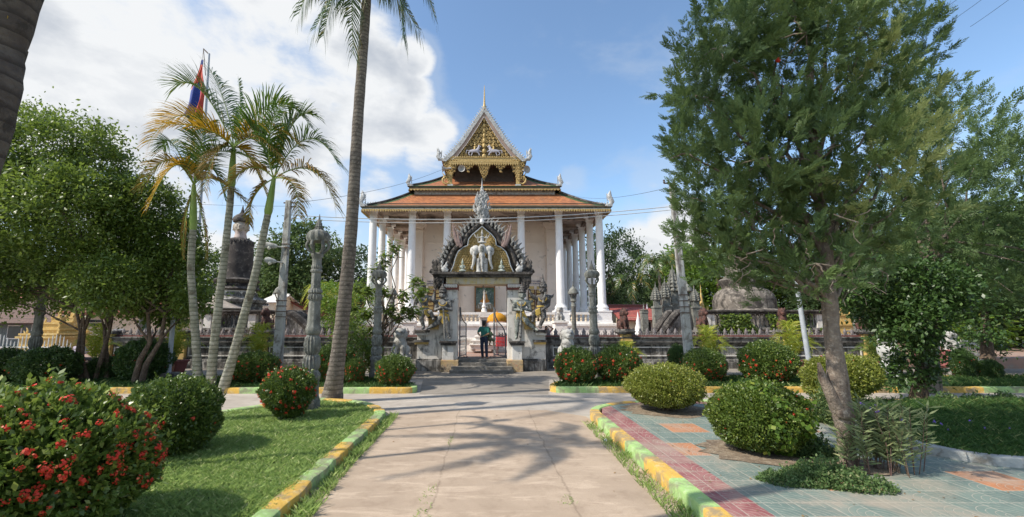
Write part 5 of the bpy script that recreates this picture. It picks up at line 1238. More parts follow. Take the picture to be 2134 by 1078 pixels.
# golden shrines
m_gshr = mat('golden yellow shrine paint', (.62, .43, .15), (.54, .36, .12), 3, .6, .3, 14, c3=(.68, .55, .28))
def tier_shrine(name, lab, cx_, Y, tiers):
    b_ = at(cx_, 700, Y); E = empty(name, (b_.x, Y, .0), lab, 'shrine'); zprev = .0
    for i, (hw, py) in enumerate(tiers):
        z = at(cx_, py, Y).z; w_ = at(cx_+hw, py, Y).x-b_.x; m = M()
        m.cb(b_.x, Y, zprev, w_*1.9, w_*1.9, z-zprev-.10); m.cb(b_.x, Y, z-.1, w_*2.1, w_*2.1, .1)
        for j in range(4): a = PI/4+PI/2*j; flame(m, (b_.x+w_*1.2*math.cos(a), Y+w_*1.2*math.sin(a), z), .3, w=.4)
        m.build('tier', m_gshr, E, world=True, bevel=.015); zprev = z
    m = M(); w_ = w_*.7; m.lathe([(w_, 0), (w_*.8, .2), (w_*.9, .3), (w_*.5, .6), (w_*.55, .7), (w_*.2, 1.1), (.01, 1.7)], 14, (b_.x, Y, zprev)); m.build('finial', m_gshr, E, world=True, smooth=True)
tier_shrine('tiered_shrine', 'yellow tiered shrine with scroll relief left of the garden trees', 118, 23.5, [(40, 700), (38, 694), (26, 684), (21, 672), (14, 660), (9, 650)])
tier_shrine('tiered_shrine', 'yellow shrine tower behind the left trees, the taller narrower one', 146, 26, [(16, 690), (14, 660), (11, 640)])
tier_shrine('tiered_shrine', 'yellow shrine behind the right end of the wall', 1745, 27, [(24, 700), (20, 675), (14, 655)])
tier_shrine('tiered_shrine', 'tiny gilded shrine top beside the right pole', 1467, 27.5, [(9, 662), (6, 655), (4, 648)])
# white fence left and right
m_wfence = mat('white painted fence', (.70, .70, .68), (.6, .6, .58), 4, .6)
def white_fence(lab, a, b2, hgt, arch=False):
    a, b2 = Vector(a), Vector(b2); E = empty('picket_fence', (a+b2)/2, lab, 'fence'); n = int((b2-a).length/.17); m = M()
    for i in range(n+1):
        t = i/n; p = a.lerp(b2, t); h = hgt*(1+(.35*abs(math.sin(t*PI*3)) if arch else 0)); m.tube([p, p+Vector((0, 0, h)), p+Vector((0, 0, h+.1))], [.022, .022, .005], 6)
    m.build('picket', m_wfence, E, world=True); m = M()
    for z in (.15, .55, .9): m.tube([a+Vector((0, 0, z*hgt)), b2+Vector((0, 0, z*hgt))], .025, 6)
    m.build('rail', m_wfence, E, world=True)
white_fence('white picket fence with arched tops at the far left behind the bushes', (at(-30, 700, 20).x, 20, 0), (at(150, 700, 20).x, 20, 0), 1.1, True)
white_fence('white slatted railing at the far right behind the red bench', (at(1925, 700, 19).x, 19, 0), (at(2040, 700, 20.5).x, 20.5, 0), 1.25)
# small things in the courtyard seen through the gate
b_ = at(1009, 700, 24.5); E = empty('stupa_shrine', (b_.x, 24.5, .46), 'small white stupa shrine standing before the temple balustrade', 'shrine')
for pn, w_, y0_, y1_ in (('plinth', 29, 727, 716), ('plinth', 25, 716, 708), ('plinth', 19, 708, 700), ('plinth', 14, 700, 694)):
    z0_, z1_ = at(1009, y0_, 24.5).z, at(1009, y1_, 24.5).z; m = M(); w2 = w_*2/36; m.cb(b_.x, 24.5, max(.46, z0_), w2*.94, w2*.9, z1_-z0_-.06); m.cb(b_.x, 24.5, z1_-.07, w2, w2, .07); m.build(pn, m_white, E, world=True, bevel=.02)
m = M(); z0_, z1_ = at(1009, 694, 24.5).z, at(1009, 662, 24.5).z; m.cb(b_.x, 24.5, z0_, .52, .5, z1_-z0_, taper=.92); m.cb(b_.x, 24.5, z1_, .66, .62, .07)
m.prism([(b_.x-.33, z1_+.07), (b_.x+.33, z1_+.07), (b_.x+.13, z1_+.33), (b_.x-.13, z1_+.33)], 24.2, 24.8); m.build('body', m_white, E, world=True, bevel=.01)
m = M(); m.box(b_.x-.13, b_.x+.13, 24.22, 24.25, z0_+.3, z0_+.7); m.build('niche', m_dk, E, world=True)
m = M(); m.lathe([(.17, 0), (.15, .1), (.10, .2), (.14, .28), (.09, .36), (.055, .55), (.035, .75), (.045, .8), (.008, 1.25)], 16, (b_.x, 24.5, z1_+.33)); m.build('spire', m_white, E, world=True, smooth=True)
for px, lab in ((968, 'low white stone altar left of the small stupa shrine'), (1046, 'low white stone altar under the yellow parasol')):
    b_ = at(px, 700, 24.6); E = empty('stone_altar', (b_.x, 24.6, .46), lab, 'altar', 'stone altars before the temple'); m = M(); m.cb(b_.x, 24.6, .46, 1.2, .7, .14); m.cb(b_.x, 24.6, .6, .9, .55, .5, taper=.9); m.build('base', m_white, E, world=True, bevel=.02)
    m = M(); m.cb(b_.x, 24.6, 1.1, 1.25, .7, .14); m.build('top', m_gatewhite, E, world=True, bevel=.02)
b_ = at(1036, 700, 22.6); b_.z = .46; E = empty('parasol', b_, 'yellow fringed ceremonial parasol on a red pole inside the gateway', 'parasol'); zt = at(1036, 657, 22.6).z
m = M(); m.tube([b_, (b_.x, b_.y, zt)], .02, 8); m.build('pole', mat('red lacquer', (.35, .05, .04), (.3, .05, .04)), E, world=True)
m_yel = mat('yellow cloth', (.78, .40, .035), (.68, .33, .03), 5, .7, trans=.25); m = M(); m.lathe([(.015, .26), (.03, .16), (.22, .12), (.42, .0), (.52, -.14), (.52, -.30), (.50, -.30), (.50, -.15), (.4, -.02), (.02, .1)], 24, (b_.x, b_.y, zt-.02), flute=12, fd=.05); m.build('canopy', m_yel, E, world=True, smooth=True)
m = M()
for i in range(40): a = 2*PI*i/40; m.tube([(b_.x+.52*math.cos(a), b_.y+.52*math.sin(a), zt-.31), (b_.x+.53*math.cos(a), b_.y+.53*math.sin(a), zt-.40)], [.02, .005], 5)
m.build('fringe', mat('orange tassels', (.6, .24, .03), (.5, .2, .03)), E, world=True)
b_ = at(1049, 722, 22.2); b_.z = .46; E = empty('offering_table', b_, 'low table draped in bright red cloth inside the gateway', 'table'); zt = at(1049, 700, 22.2).z
m = M()
for sx_ in (-.25, .25):
    for sy in (-.2, .2): m.cb(b_.x+sx_, b_.y+sy, .46, .04, .04, zt-.48)
    m.build('leg', m_fascia, E, world=True); m = M()
n = 40; vs = []; 
for j, (rx, z) in enumerate(((.33, zt), (.36, zt-.05), (.37, zt-.3), (.38, zt-.52))):
    for i in range(n): a = 2*PI*i/n; k_ = 1+.05*j*math.sin(a*9)/3; sq = 1/max(abs(math.cos(a)), abs(math.sin(a)))**.8; vs.append((b_.x+rx*k_*math.cos(a)*sq, b_.y+rx*.75*k_*math.sin(a)*sq, z))
fs = [(j*n+i, j*n+(i+1) % n, (j+1)*n+(i+1) % n, (j+1)*n+i) for j in range(3) for i in range(n)]+[tuple(range(n))]
m = M(); m.add(vs, fs); m.build('cloth', mat('bright red cloth', (.62, .03, .03), (.5, .02, .025), 6, .6), E, world=True, smooth=True)
m = M(); 
for dx in (-.2, -.05, .12): m.lathe([(.05, 0), (.07, .06), (.03, .12), (.04, .16)], 8, (b_.x+dx, b_.y-.05, zt)); 
o = m.build('incense_bowl', m_dk); tag(o, 'small dark offering bowls on the red draped table', 'bowls')
# sandals and litter
for px, py, lab in ((969, 741, 'dark pair of sandals on the left of the gateway landing'), (1023, 744, 'pair of worn sandals on the right of the gateway landing')):
    c = gnd(px, py, PF); c.y = min(c.y, 20.6); c.y = max(c.y, 19.9); E = empty('sandals', (c.x, c.y, PF), lab, 'sandals', 'sandals left on the landing')
    for s in (0, 1):
        m = M(); m.lathe([(.05, .0), (.055, .01), (.05, .025)], 12, (s*.13, s*.04, 0), 1, 2.3); m.tube([(s*.13-.05, s*.04+.02, .02), (s*.13, s*.04+.04, .06), (s*.13+.05, s*.04+.02, .02)], .01, 5); m.build('sandal', m_dk, E)
c = gnd(1262, 921); m = M(); m.lathe([(.03, 0), (.035, .02), (.02, .05)], 7, c, 1.6, 1.0); tag(m.build('crumpled_wrapper', mat('pale blue wrapper', (.55, .62, .72), (.6, .62, .66), 30, .4)), 'crumpled pale wrapper at the foot of the right kerb', 'litter')
# bench and statues, far right
b_ = at(1972, 770, 16.9); E = empty('garden_bench', (b_.x, 16.9, 0), 'dull red concrete garden bench at the far right', 'bench'); m_rbench = mat('dull red bench paint', (.36, .12, .11), (.30, .11, .10), 3, .7, .2)
m = M(); m.box(b_.x-.8, b_.x+.8, 16.7, 17.2, .42, .52); m.build('seat', m_rbench, E, world=True, bevel=.02)
m = M(); m.add([(b_.x-.8, 17.15, .5), (b_.x+.8, 17.15, .5), (b_.x+.8, 17.4, 1.05), (b_.x-.8, 17.4, 1.05), (b_.x-.8, 17.23, .5), (b_.x+.8, 17.23, .5), (b_.x+.8, 17.48, 1.05), (b_.x-.8, 17.48, 1.05)], [(0, 1, 2, 3), (7, 6, 5, 4), (0, 4, 5, 1), (3, 2, 6, 7), (0, 3, 7, 4), (1, 5, 6, 2)]); m.build('backrest', m_rbench, E, world=True, bevel=.02)
for s in (-.6, .6): m = M(); m.box(b_.x+s-.1, b_.x+s+.1, 16.8, 17.2, 0, .42); m.build('leg', m_rbench, E, world=True)
b_ = at(1856, 770, 15.9); E = empty('stone_baluster', (b_.x, 15.9, .1), 'fat pale grey carved baluster post right of the potted palms', 'post'); m = M()
m.lathe([(.3, 0), (.3, .1), (.2, .18), (.3, .35), (.32, .5), (.2, .68), (.24, .76), (.32, .9), (.33, 1.1), (.22, 1.26), (.28, 1.34), (.26, 1.42)], 32, (b_.x, 15.9, .1), flute=14, fd=.12); m.build('shaft', mat('pale stone', (.58, .58, .56), (.46, .46, .44), 3, .85, .3), E, world=True, smooth=True)
# power lines
def cable(name, pts, r, lab, m_=None):
    m = M(); P = []
    for (a, b2) in zip(pts[:-1], pts[1:]):
        a, b2 = Vector(a), Vector(b2); L = (b2-a).length
        for i in range(16): t = i/16; P.append(a.lerp(b2, t)-Vector((0, 0, L*.022*4*t*(1-t))))
    P.append(Vector(pts[-1])); m.tube(P, r, 5); return tag(m.build(name, m_ or m_dk, smooth=True), lab, 'cable', 'overhead cables')
m_wc = mat('white cable', (.55, .55, .56), (.5, .5, .5), 3, .5)
PT1, PT2 = at(602, 425, 17.0), at(1402, 440, 15.5)
cable('power_cable', [at(602, 448, 17), at(1404, 430, 15.5)], .016, 'upper pale cable strung across the temple front between the poles', m_wc)
cable('power_cable', [at(602, 455, 17), at(1406, 437, 15.5)], .014, 'lower pale cable strung across the temple front between the poles', m_wc)
cable('power_cable', [at(604, 424, 17), at(925, 352, 31.2)], .009, 'thin dark cable rising from the left pole to the temple gable')
cable('power_cable', [at(1170, 399, 40), at(1398, 390, 15.5)], .008, 'thin cable from the right pole passing behind the temple roof')
cable('power_cable', [at(-60, 370, 19), at(600, 430, 17)], .006, 'faint cable from the left edge to the left concrete pole')
for i, (a, b2) in enumerate((((1820, 88), (1925, -8)), ((1912, 53), (2000, -5)), ((2020, 16), (2060, -14)), ((2062, 26), (2110, -8)))):
    A_ = at(a[0]-40, a[1]+30, 30); B_ = at(b2[0]+60, b2[1]-45, 26); cable('power_cable', [A_, B_], .014, 'thin cable in the sky above the conifer, %s of four from the left' % ('first', 'second', 'third', 'last')[i])
# ============================================================ statues and people
m_st = mat('blackened statue paint', (.13, .125, .12), (.24, .235, .225), 6, .75, .4, 30, c3=(.40, .41, .39), dirt=((.045, .04, .038), .5, 7))
m_st2 = mat('dark statue paint', (.07, .065, .062), (.13, .12, .11), 7, .7, .4, 30, c3=(.32, .32, .31), dirt=((.035, .03, .03), .5, 7))
m_stg = mat('greenish statue paint', (.26, .29, .26), (.16, .17, .155), 6, .75, .4, 30, c3=(.46, .47, .44), dirt=((.05, .045, .04), .45, 7))
m_sky = mat('yellow statue skirt', (.58, .40, .09), (.46, .32, .09), 6, .7, .2, 20, dirt=((.16, .13, .07), .3, 7))
def guardian(cx_, pts, yb, lab, mt, club=None, skirt=None, crown=.5, face=(0, 0)):
    """pts: joints given as photo pixels with a depth offset towards the camera"""
    P = {k_: (lambda v, d_: Vector((v.x, yb-d_, v.z)))(at(v[0], v[1], yb), v[2]) for k_, v in pts.items()}
    b_ = P['footL'] if P['footL'].z < P['footR'].z else P['footR']
    E = empty('guardian_statue', (b_.x, yb, b_.z-.06), lab, 'statue', 'giant guardian statues of the gateway'); m = M()
    h, n_, c_, w_, hp = P['head'], P['neck'], P['chest'], P['waist'], P['hip']
    m.ell(h, (.15, .16, .19), 14, 10); m.tube([h, n_, c_, w_, hp], [.10, .10, .24, .17, .20], 12, 0, .8)
    m.ell(h+Vector((0, -.15, -.03)), (.035, .05, .05)); m.ell(h+Vector((0, -.13, -.10)), (.075, .05, .03))
    for s, q_ in ((-1, 'L'), (1, 'R')):
        m.ell(h+Vector((s*.06, -.13, .04)), (.04, .03, .03)); m.ell(h+Vector((s*.15, 0, -.02)), (.03, .04, .09))
        sh, el, ha = P['sh'+q_], P['el'+q_], P['hand'+q_]; m.tube([c_+Vector((0, 0, .08)), sh], [.14, .13], 8); m.tube([sh, sh.lerp(el, .5), el, el.lerp(ha, .5), ha], [.115, .10, .08, .07, .05], 10)
        fl = sh+Vector((s*.05, 0, .02)); m.tube([fl, fl+Vector((s*.12, 0, .02)), fl+Vector((s*.2, 0, .16))], [.1, .06, .01], 6)
        hd = (ha-el).normalized()
        for f in range(4): m.tube([ha, ha+hd*.07+Vector((s*.02*(f-1.5), -.03, 0)), ha+hd*.10+Vector((s*.025*(f-1.5), -.07, -.03))], [.03, .022, .014], 6)
        m.tube([ha, ha+hd*.04+Vector((-s*.06, -.03, 0))], [.03, .018], 6)
        hi = hp+Vector((s*.11, 0, 0)); kn, fo = P['knee'+q_], P['foot'+q_]; m.tube([hi, hi.lerp(kn, .5), kn, kn.lerp(fo, .4), fo], [.17, .15, .11, .10, .07], 10)
        m.tube([fo, fo+Vector((s*.03, -.12, -.03)), fo+Vector((s*.05, -.24, -.04))], [.07, .065, .04], 8)
    m.tube([hp+Vector((-.22, 0, .05)), hp+Vector((.22, 0, .05))], .1, 8)
    fused(m, 'body', mt, E, .024, 2, world=True)
    m = M(); m.lathe([(.16, -.02), (.19, .03), (.17, .07), (.15, .12), (.165, .15), (.11, .20), (.12, .23), (.07, .29), (.05, .34), (.03, .42), (.006, crown)], 14, h+Vector((0, 0, .10))); 
    for i in range(9): a = 2*PI*i/9; flame(m, h+Vector((.16*math.cos(a), .16*math.sin(a), .12)), .12, w=.4, hook=0)
    m.build('crown', m_st2, E, world=True, smooth=True)
    m = M()
    for i in range(12): a = PI+PI*i/11; m.ell(c_+Vector((.17*math.cos(a), -.19+.05*abs(math.cos(a)), .06+.14*math.sin(a))), (.03, .025, .03), 6, 4)
    m.lathe([(.19, 0), (.205, .04), (.19, .08)], 14, w_-Vector((0, 0, .04)), 1, .85); m.build('ornament', m_sky, E, world=True, smooth=True)
    if skirt:
        m = M()
        for sk in skirt:
            S0 = [Vector((at(x, y, yb).x, yb-.24, at(x, y, yb).z)) for x, y in sk]
            n = len(S0); vs = [tuple(v) for v in S0]+[(v.x, v.y+.10, v.z) for v in S0]; m.add(vs, [tuple(range(n)), tuple(reversed(range(n, 2*n)))]+[(i, i+n, (i+1) % n+n, (i+1) % n) for i in range(n)])
        m.build('skirt', m_sky, E, world=True, bevel=.03)
    if club:
        a, b2 = [Vector((at(x, y, yb).x, yb-d_, at(x, y, yb).z)) for x, y, d_ in club]; m = M(); N = 22
        m.tube([a.lerp(b2, i/N) for i in range(N+1)], [.028+.014*(i % 2)+.02*i/N for i in range(N+1)], 8); m.build('club', m_st, E, world=True, smooth=True)
    return E
YG = Y0-.12
guardian(923, dict(head=(923, 615, .1), neck=(923, 624, .08), chest=(924, 634, .1), waist=(925, 649, .08), hip=(926, 660, .08), shL=(911, 630, .08), elL=(908, 647, .15), handL=(921, 642, .35), shR=(937, 630, .08), elR=(941, 647, .15), handR=(927, 642, .35),
    kneeL=(908, 676, .2), footL=(893, 684, .15), kneeR=(933, 683, .15), footR=(937, 703, .15)), YG, 'guardian statue with yellow skirt standing on the left gate pedestal gripping a club', m_st, club=((926, 645, .42), (929, 704, .32)), skirt=[[(918, 652), (931, 652), (937, 668), (924, 677), (915, 665)], [(930, 655), (936, 655), (938, 672), (933, 666)]], crown=.78)
guardian(1087, dict(head=(1088, 615, .1), neck=(1087, 624, .08), chest=(1086, 634, .1), waist=(1084, 649, .08), hip=(1084, 661, .08), shL=(1074, 631, .08), elL=(1069, 646, .15), handL=(1082, 647, .35), shR=(1100, 631, .08), elR=(1105, 648, .15), handR=(1090, 644, .35),
    kneeL=(1077, 681, .15), footL=(1076, 703, .15), kneeR=(1101, 675, .2), footR=(1116, 686, .15)), YG, 'greenish guardian statue with yellow apron on the right gate pedestal holding a staff', m_stg, club=((1085, 632, .42), (1083, 704, .32)), skirt=[[(1076, 652), (1092, 650), (1100, 666), (1094, 676), (1084, 664), (1074, 668)]], crown=.5)
guardian(880, dict(head=(880, 607, .1), neck=(880, 616, .05), chest=(882, 626, .05), waist=(884, 640, .05), hip=(886, 650, .05), shL=(869, 622, .05), elL=(866, 637, .15), handL=(876, 646, .3), shR=(893, 621, .05), elR=(905, 627, .1), handR=(906, 612, .1),
    kneeL=(879, 664, .15), footL=(884, 683, .1), kneeR=(899, 652, .2), footR=(903, 664, .1)), YG-.1, 'guardian statue with raised arm on the outer ledge left of the gateway', m_st, club=((872, 612, .3), (884, 655, .35)), skirt=[[(885, 646), (897, 645), (899, 657), (893, 662), (886, 655)]], crown=.5)
guardian(1131, dict(head=(1131, 604, .1), neck=(1131, 614, .05), chest=(1130, 625, .05), waist=(1127, 639, .05), hip=(1125, 650, .05), shL=(1117, 622, .05), elL=(1107, 616, .1), handL=(1103, 606, .12), shR=(1143, 620, .05), elR=(1142, 637, .15), handR=(1130, 645, .25),
    kneeL=(1112, 652, .15), footL=(1110, 668, .1), kneeR=(1132, 662, .15), footR=(1124, 681, .1)), YG-.1, 'black guardian statue with tall crown on the outer ledge right of the gateway', m_st2, club=((1135, 610, .25), (1130, 632, .32)), skirt=[[(1115, 646), (1124, 642), (1126, 655), (1118, 659), (1112, 653)]], crown=.6)
def lion_mesh(mt, name='body'):
    m = M()
    m.ell((0, .22, .20), (.26, .30, .22)); m.tube([(0, .25, .22), (0, .05, .42), (0, -.08, .62)], [.24, .24, .20], 14); m.ell((0, -.12, .48), (.2, .17, .22))
    m.ell((0, -.12, .82), (.20, .19, .19), 14, 10); m.ell((0, -.05, .76), (.25, .18, .24)); m.ell((0, -.29, .76), (.12, .11, .09)); m.ell((0, -.38, .79), (.045, .04, .035)); m.ell((0, -.30, .69), (.09, .09, .03))
    for s in (-1, 1):
        m.ell((s*.07, -.27, .88), (.045, .04, .04)); m.ell((s*.16, -.06, .97), (.045, .035, .07)); m.tube([(s*.12, -.1, .52), (s*.13, -.2, .30), (s*.13, -.22, .07)], [.10, .085, .075], 10); m.ell((s*.13, -.28, .05), (.08, .11, .05))
        m.ell((s*.22, .18, .19), (.12, .2, .19)); m.ell((s*.23, -.02, .05), (.08, .13, .05))
    m.tube([(0, .45, .1), (0, .56, .25), (0, .50, .45), (0, .56, .58)], [.05, .05, .06, .02], 8)
    for j in range(3):
        for i in range(9): a = -PI*.1+PI*1.2*i/8; m.ell((.23*math.cos(a), -.02+.05*j, .78+.2*math.sin(a)-.03*j), (.05, .05, .05), 6, 4)
    return m
m_lion = mat('pale stone lion', (.46, .45, .42), (.34, .33, .31), 4, .85, .4, 22, c3=(.55, .54, .5), dirt=((.10, .09, .08), .35, 4))
m_lionb = mat('brown painted lion', (.10, .045, .036), (.06, .035, .03), 5, .7, .4, 22, c3=(.22, .10, .07), dirt=((.05, .035, .03), .35, 5))
LB = empty('lion_statue', (0, 0, 0), 'x', 'statue', 'seated lion statues'); fused(lion_mesh(None), 'body', m_lion, LB, .022, 2)
m = M(); m.box(-.34, .34, -.42, .58, -.06, .02); m.build('plinth', m_lion, LB, bevel=.01)
LW = empty('lion_statue', (0, 0, 0), 'x', 'statue', 'brown lions on the wall posts'); bb = fused(lion_mesh(None), 'body', m_lionb, LW, .022, 2); m = M(); m.box(-.3, .3, -.38, .5, -.05, .02); m.build('plinth', m_wallcap, LW, bevel=.01)
LB.location = (at(834, 700, 18.6).x, 18.6, .72); LB.scale = (1.2, 1.2, 1.15); LB['label'] = 'grey stone lion sitting on a block left of the gateway steps'
dup(LB, (at(1182, 700, 18.6).x, 18.6, .68), 'grey stone lion sitting on a block right of the gateway steps', 0, 1.15)
dup(LB, (at(1167, 668, 27.5).x, 27.5, at(1167, 668, 27.5).z), 'white lion on a pedestal at the foot of the right temple columns', -.3, .85)
dup(LB, (at(853, 672, 27.5).x, 27.5, at(853, 668, 27.5).z), 'white lion on a pedestal at the foot of the left temple columns', .3, .85)
dup(LB, (at(1980, 700, 18.3).x, 18.3, .95), 'small pale lion statue by the white railing at the far right', -.9, .8)
for px, Y, zt, lab in ((834, 18.6, .66, 'mossy block carrying the left stone lion'), (1182, 18.6, .62, 'mossy block carrying the right stone lion'), (1167, 27.5, None, 'white pedestal carrying the right temple lion'), (853, 27.5, None, 'white pedestal carrying the left temple lion'), (1980, 18.3, .9, 'pale block carrying the small far right lion')):
    b_ = at(px, 668, Y); z0_ = .46 if Y > 20 else 0; zt = zt or b_.z-.05; E = empty('statue_block', (b_.x, Y, z0_), lab, 'pedestal'); m = M(); mt = m_wallgrey if Y < 20 else m_white
    m.cb(b_.x, Y+.08, z0_, .95, 1.2, .15); m.cb(b_.x, Y+.08, z0_+.15, .78, 1.05, zt-z0_-.27); m.cb(b_.x, Y+.08, zt-.12, .92, 1.18, .12); m.build('body', mt, E, world=True, bevel=.015)
zpost = at(1010, 696, YW).z+.20
first = True
for i, (p, lab, rz) in enumerate(((postR[0], 'brown lion statue on the first wall post right of the gateway', .5), (postR[1], 'brown lion statue on the wall post behind the yellow potted palm', .3), (postR[2], 'brown lion statue on the wall post behind the steel pole', -.4), (postR[3], 'brown lion statue on the last wall post at the right end', -.5), (postL[0], 'brown lion statue on the wall post before the dark stupa terrace', -.5))):
    if first: LW.location = (p, YW+.16, zpost); LW.scale = (.72, .75, 1.0); LW.rotation_euler = (0, 0, rz); LW['label'] = lab; first = False
    else: dup(LW, (p, YW+.16, zpost), lab, rz, (.72, .75, 1.0))
# ---- people
m_skin = mat('brown skin', (.30, .165, .10), (.27, .145, .085), 8, .55, .05)
m_hair = mat('black hair', (.012, .010, .009), (.02, .017, .015), 30, .5, .3, 60)
def capsule(m, a, b2, r0, r1, n=10): m.tube([a, Vector(a).lerp(Vector(b2), .5), b2], [r0, (r0+r1)/2, r1], n); m.ell(a, r0, n, 6); m.ell(b2, r1, n, 6)
def hand(m, w_, d_, side, sc=1.0):
    d_ = Vector(d_).normalized(); lat = d_.cross(Vector((0, 0, 1))); lat = lat.normalized() if lat.length > .1 else Vector((1, 0, 0)); nn = lat.cross(d_).normalized()
    m.tube([w_, w_+d_*.05*sc, w_+d_*.085*sc], [.026*sc, .038*sc, .034*sc], 8, 0, .55, up=tuple(nn))
    for f, L in enumerate((.062, .074, .070, .055)):
        o_ = w_+d_*.08*sc+lat*(f-1.5)*.019*sc; m.tube([o_, o_+d_*L*.5*sc-nn*.004, o_+d_*L*.9*sc-nn*.022*sc], [.0095*sc, .009*sc, .007*sc], 6)
    m.tube([w_+d_*.02*sc, w_+d_*.045*sc-lat*.035*side*sc, w_+d_*.08*sc-lat*.045*side*sc], [.014*sc, .011*sc, .008*sc], 6)
def person(lab, base, J, shirt, lower, hair_long=False, sc=1.0, rz=0.0, sleeves=True, trouser=True, look=(0, -1)):
    """J: joints in metres, the person faces -Y"""
    E = empty('person', base, lab, 'person', rz=rz); J = {k_: Vector(v)*sc for k_, v in J.items()}; m = M(); h, nk, ch, wa, hp = J['head'], J['neck'], J['chest'], J['waist'], J['hip']; s_ = sc
    m.ell(h, (.078*s_, .095*s_, .115*s_), 16, 12); m.ell(h+Vector((look[0]*.085, look[1]*.085, -.02))*s_, (.016*s_, .02*s_, .025*s_)); m.ell(h+Vector((look[0]*.06, look[1]*.06, -.075))*s_, (.045*s_, .04*s_, .03*s_))
    for q_ in (-1, 1): m.ell(h+Vector((q_*.078*abs(look[1]), q_*.078*abs(look[0]), -.01))*s_, (.015*s_, .025*s_, .032*s_))
    capsule(m, h+Vector((0, .01, -.08))*s_, nk, .052*s_, .06*s_); m.tube([nk, ch+Vector((0, 0, .1))*s_, ch, wa, hp], [.07*s_, .155*s_, .16*s_, .13*s_, .155*s_], 14, 0, .68)
    for q_, s in (('L', -1), ('R', 1)):
        sh, el, ha = J['sh'+q_], J['el'+q_], J['hand'+q_]; capsule(m, sh, el, .05*s_, .04*s_); capsule(m, el, ha, .04*s_, .027*s_); hand(m, ha, ha-el, s, s_)
        hi, kn, fo = J['hi'+q_], J['kn'+q_], J['ft'+q_]; capsule(m, hi, kn, .085*s_, .058*s_); capsule(m, kn, fo, .058*s_, .038*s_)
        ff = fo+Vector((0, 0, -.02))*s_; m.tube([ff+Vector((0, .04, -.01))*s_, ff+Vector((0, -.08, -.03))*s_, ff+Vector((s*.01, -.18, -.045))*s_], [.04*s_, .04*s_, .025*s_], 8)
    fused(m, 'body', m_skin, E, .0105*max(.75, s_), 1)
    m = M(); m.tube([nk+Vector((0, 0, -.02))*s_, ch+Vector((0, 0, .12))*s_, ch, wa, hp+Vector((0, 0, -.05))*s_], [.085*s_, .172*s_, .178*s_, .155*s_, .172*s_], 16, 0, .72)
    for q_ in 'LR':
        sh, el = J['sh'+q_], J['el'+q_]; capsule(m, ch+Vector((0, 0, .13))*s_, sh, .08*s_, .068*s_)
        if sleeves: capsule(m, sh, sh.lerp(el, .7), .066*s_, .066*s_)
    fused(m, 'shirt', shirt, E, .016, 2)
    m = M(); capsule(m, hp+Vector((-.05, 0, -.02))*s_, hp+Vector((.05, 0, -.02))*s_, .145*s_, .145*s_)
    for q_ in 'LR': capsule(m, J['hi'+q_], J['kn'+q_], .10*s_, .075*s_); capsule(m, J['kn'+q_], J['kn'+q_].lerp(J['ft'+q_], .93 if trouser else .3), .075*s_, .065*s_)
    fused(m, 'trousers', lower, E, .016, 2)
    m = M(); m.ell(h+Vector((-look[0]*.015, -look[1]*.015, .025))*s_, (.09*s_, .10*s_, .105*s_), 14, 10); m.ell(h+Vector((-look[0]*.04, -look[1]*.04, -.02))*s_, (.075*s_, .07*s_, .09*s_))
    if hair_long: m.tube([h+Vector((-look[0]*.05, -look[1]*.05, .0))*s_, h+Vector((-look[0]*.09, -look[1]*.09, -.14))*s_, h+Vector((-look[0]*.08, -look[1]*.08, -.32))*s_], [.08*s_, .07*s_, .03*s_], 10)
    fused(m, 'hair', m_hair, E, .014, 1)
    return E
fx = gnd(1010, 745, PF); py_ = 20.0
base = (at(1009, 700, py_).x, py_, PF)
person('man in teal shirt and dark jeans seen from behind in the gateway carrying a child', base,
    dict(head=(.0, 0, 1.56), neck=(0, 0, 1.42), chest=(-.01, 0, 1.22), waist=(0, 0, 1.02), hip=(.01, 0, .90), shL=(-.18, 0, 1.36), elL=(-.23, .05, 1.10), handL=(-.08, .22, 1.03), shR=(.17, .0, 1.36), elR=(.29, .02, 1.13), handR=(.14, .20, 1.02),
         hiL=(-.09, 0, .86), knL=(-.11, .02, .47), ftL=(-.12, 0, .08), hiR=(.10, 0, .86), knR=(.11, -.03, .47), ftR=(.10, -.1, .08)), mat('teal shirt', (.03, .17, .135), (.025, .13, .11), 6, .8, .3, 20), mat('dark blue jeans', (.03, .04, .075), (.02, .03, .055), 8, .85, .3, 40), rz=PI-.25)
person('small child in dark green clothes held on the arm of the man in the gateway', (base[0]+.25, base[1]-.02, PF+.80),
    dict(head=(.0, 0, .66), neck=(0, 0, .52), chest=(0, 0, .38), waist=(0, 0, .22), hip=(0, .02, .12), shL=(-.15, 0, .46), elL=(-.22, -.08, .30), handL=(-.18, -.18, .28), shR=(.15, 0, .46), elR=(.2, -.1, .34), handR=(.1, -.2, .38),
         hiL=(-.09, 0, .08), knL=(-.17, -.2, .02), ftL=(-.18, -.16, -.22), hiR=(.09, 0, .08), knR=(.16, -.2, .0), ftR=(.16, -.12, -.24)), mat('dark green cloth', (.05, .08, .045), (.035, .06, .035), 8, .9), mat('olive shorts', (.07, .08, .05), (.05, .06, .04)), sc=.74, rz=PI-.9, trouser=False)
wz = at(1140, 697, 21.4)
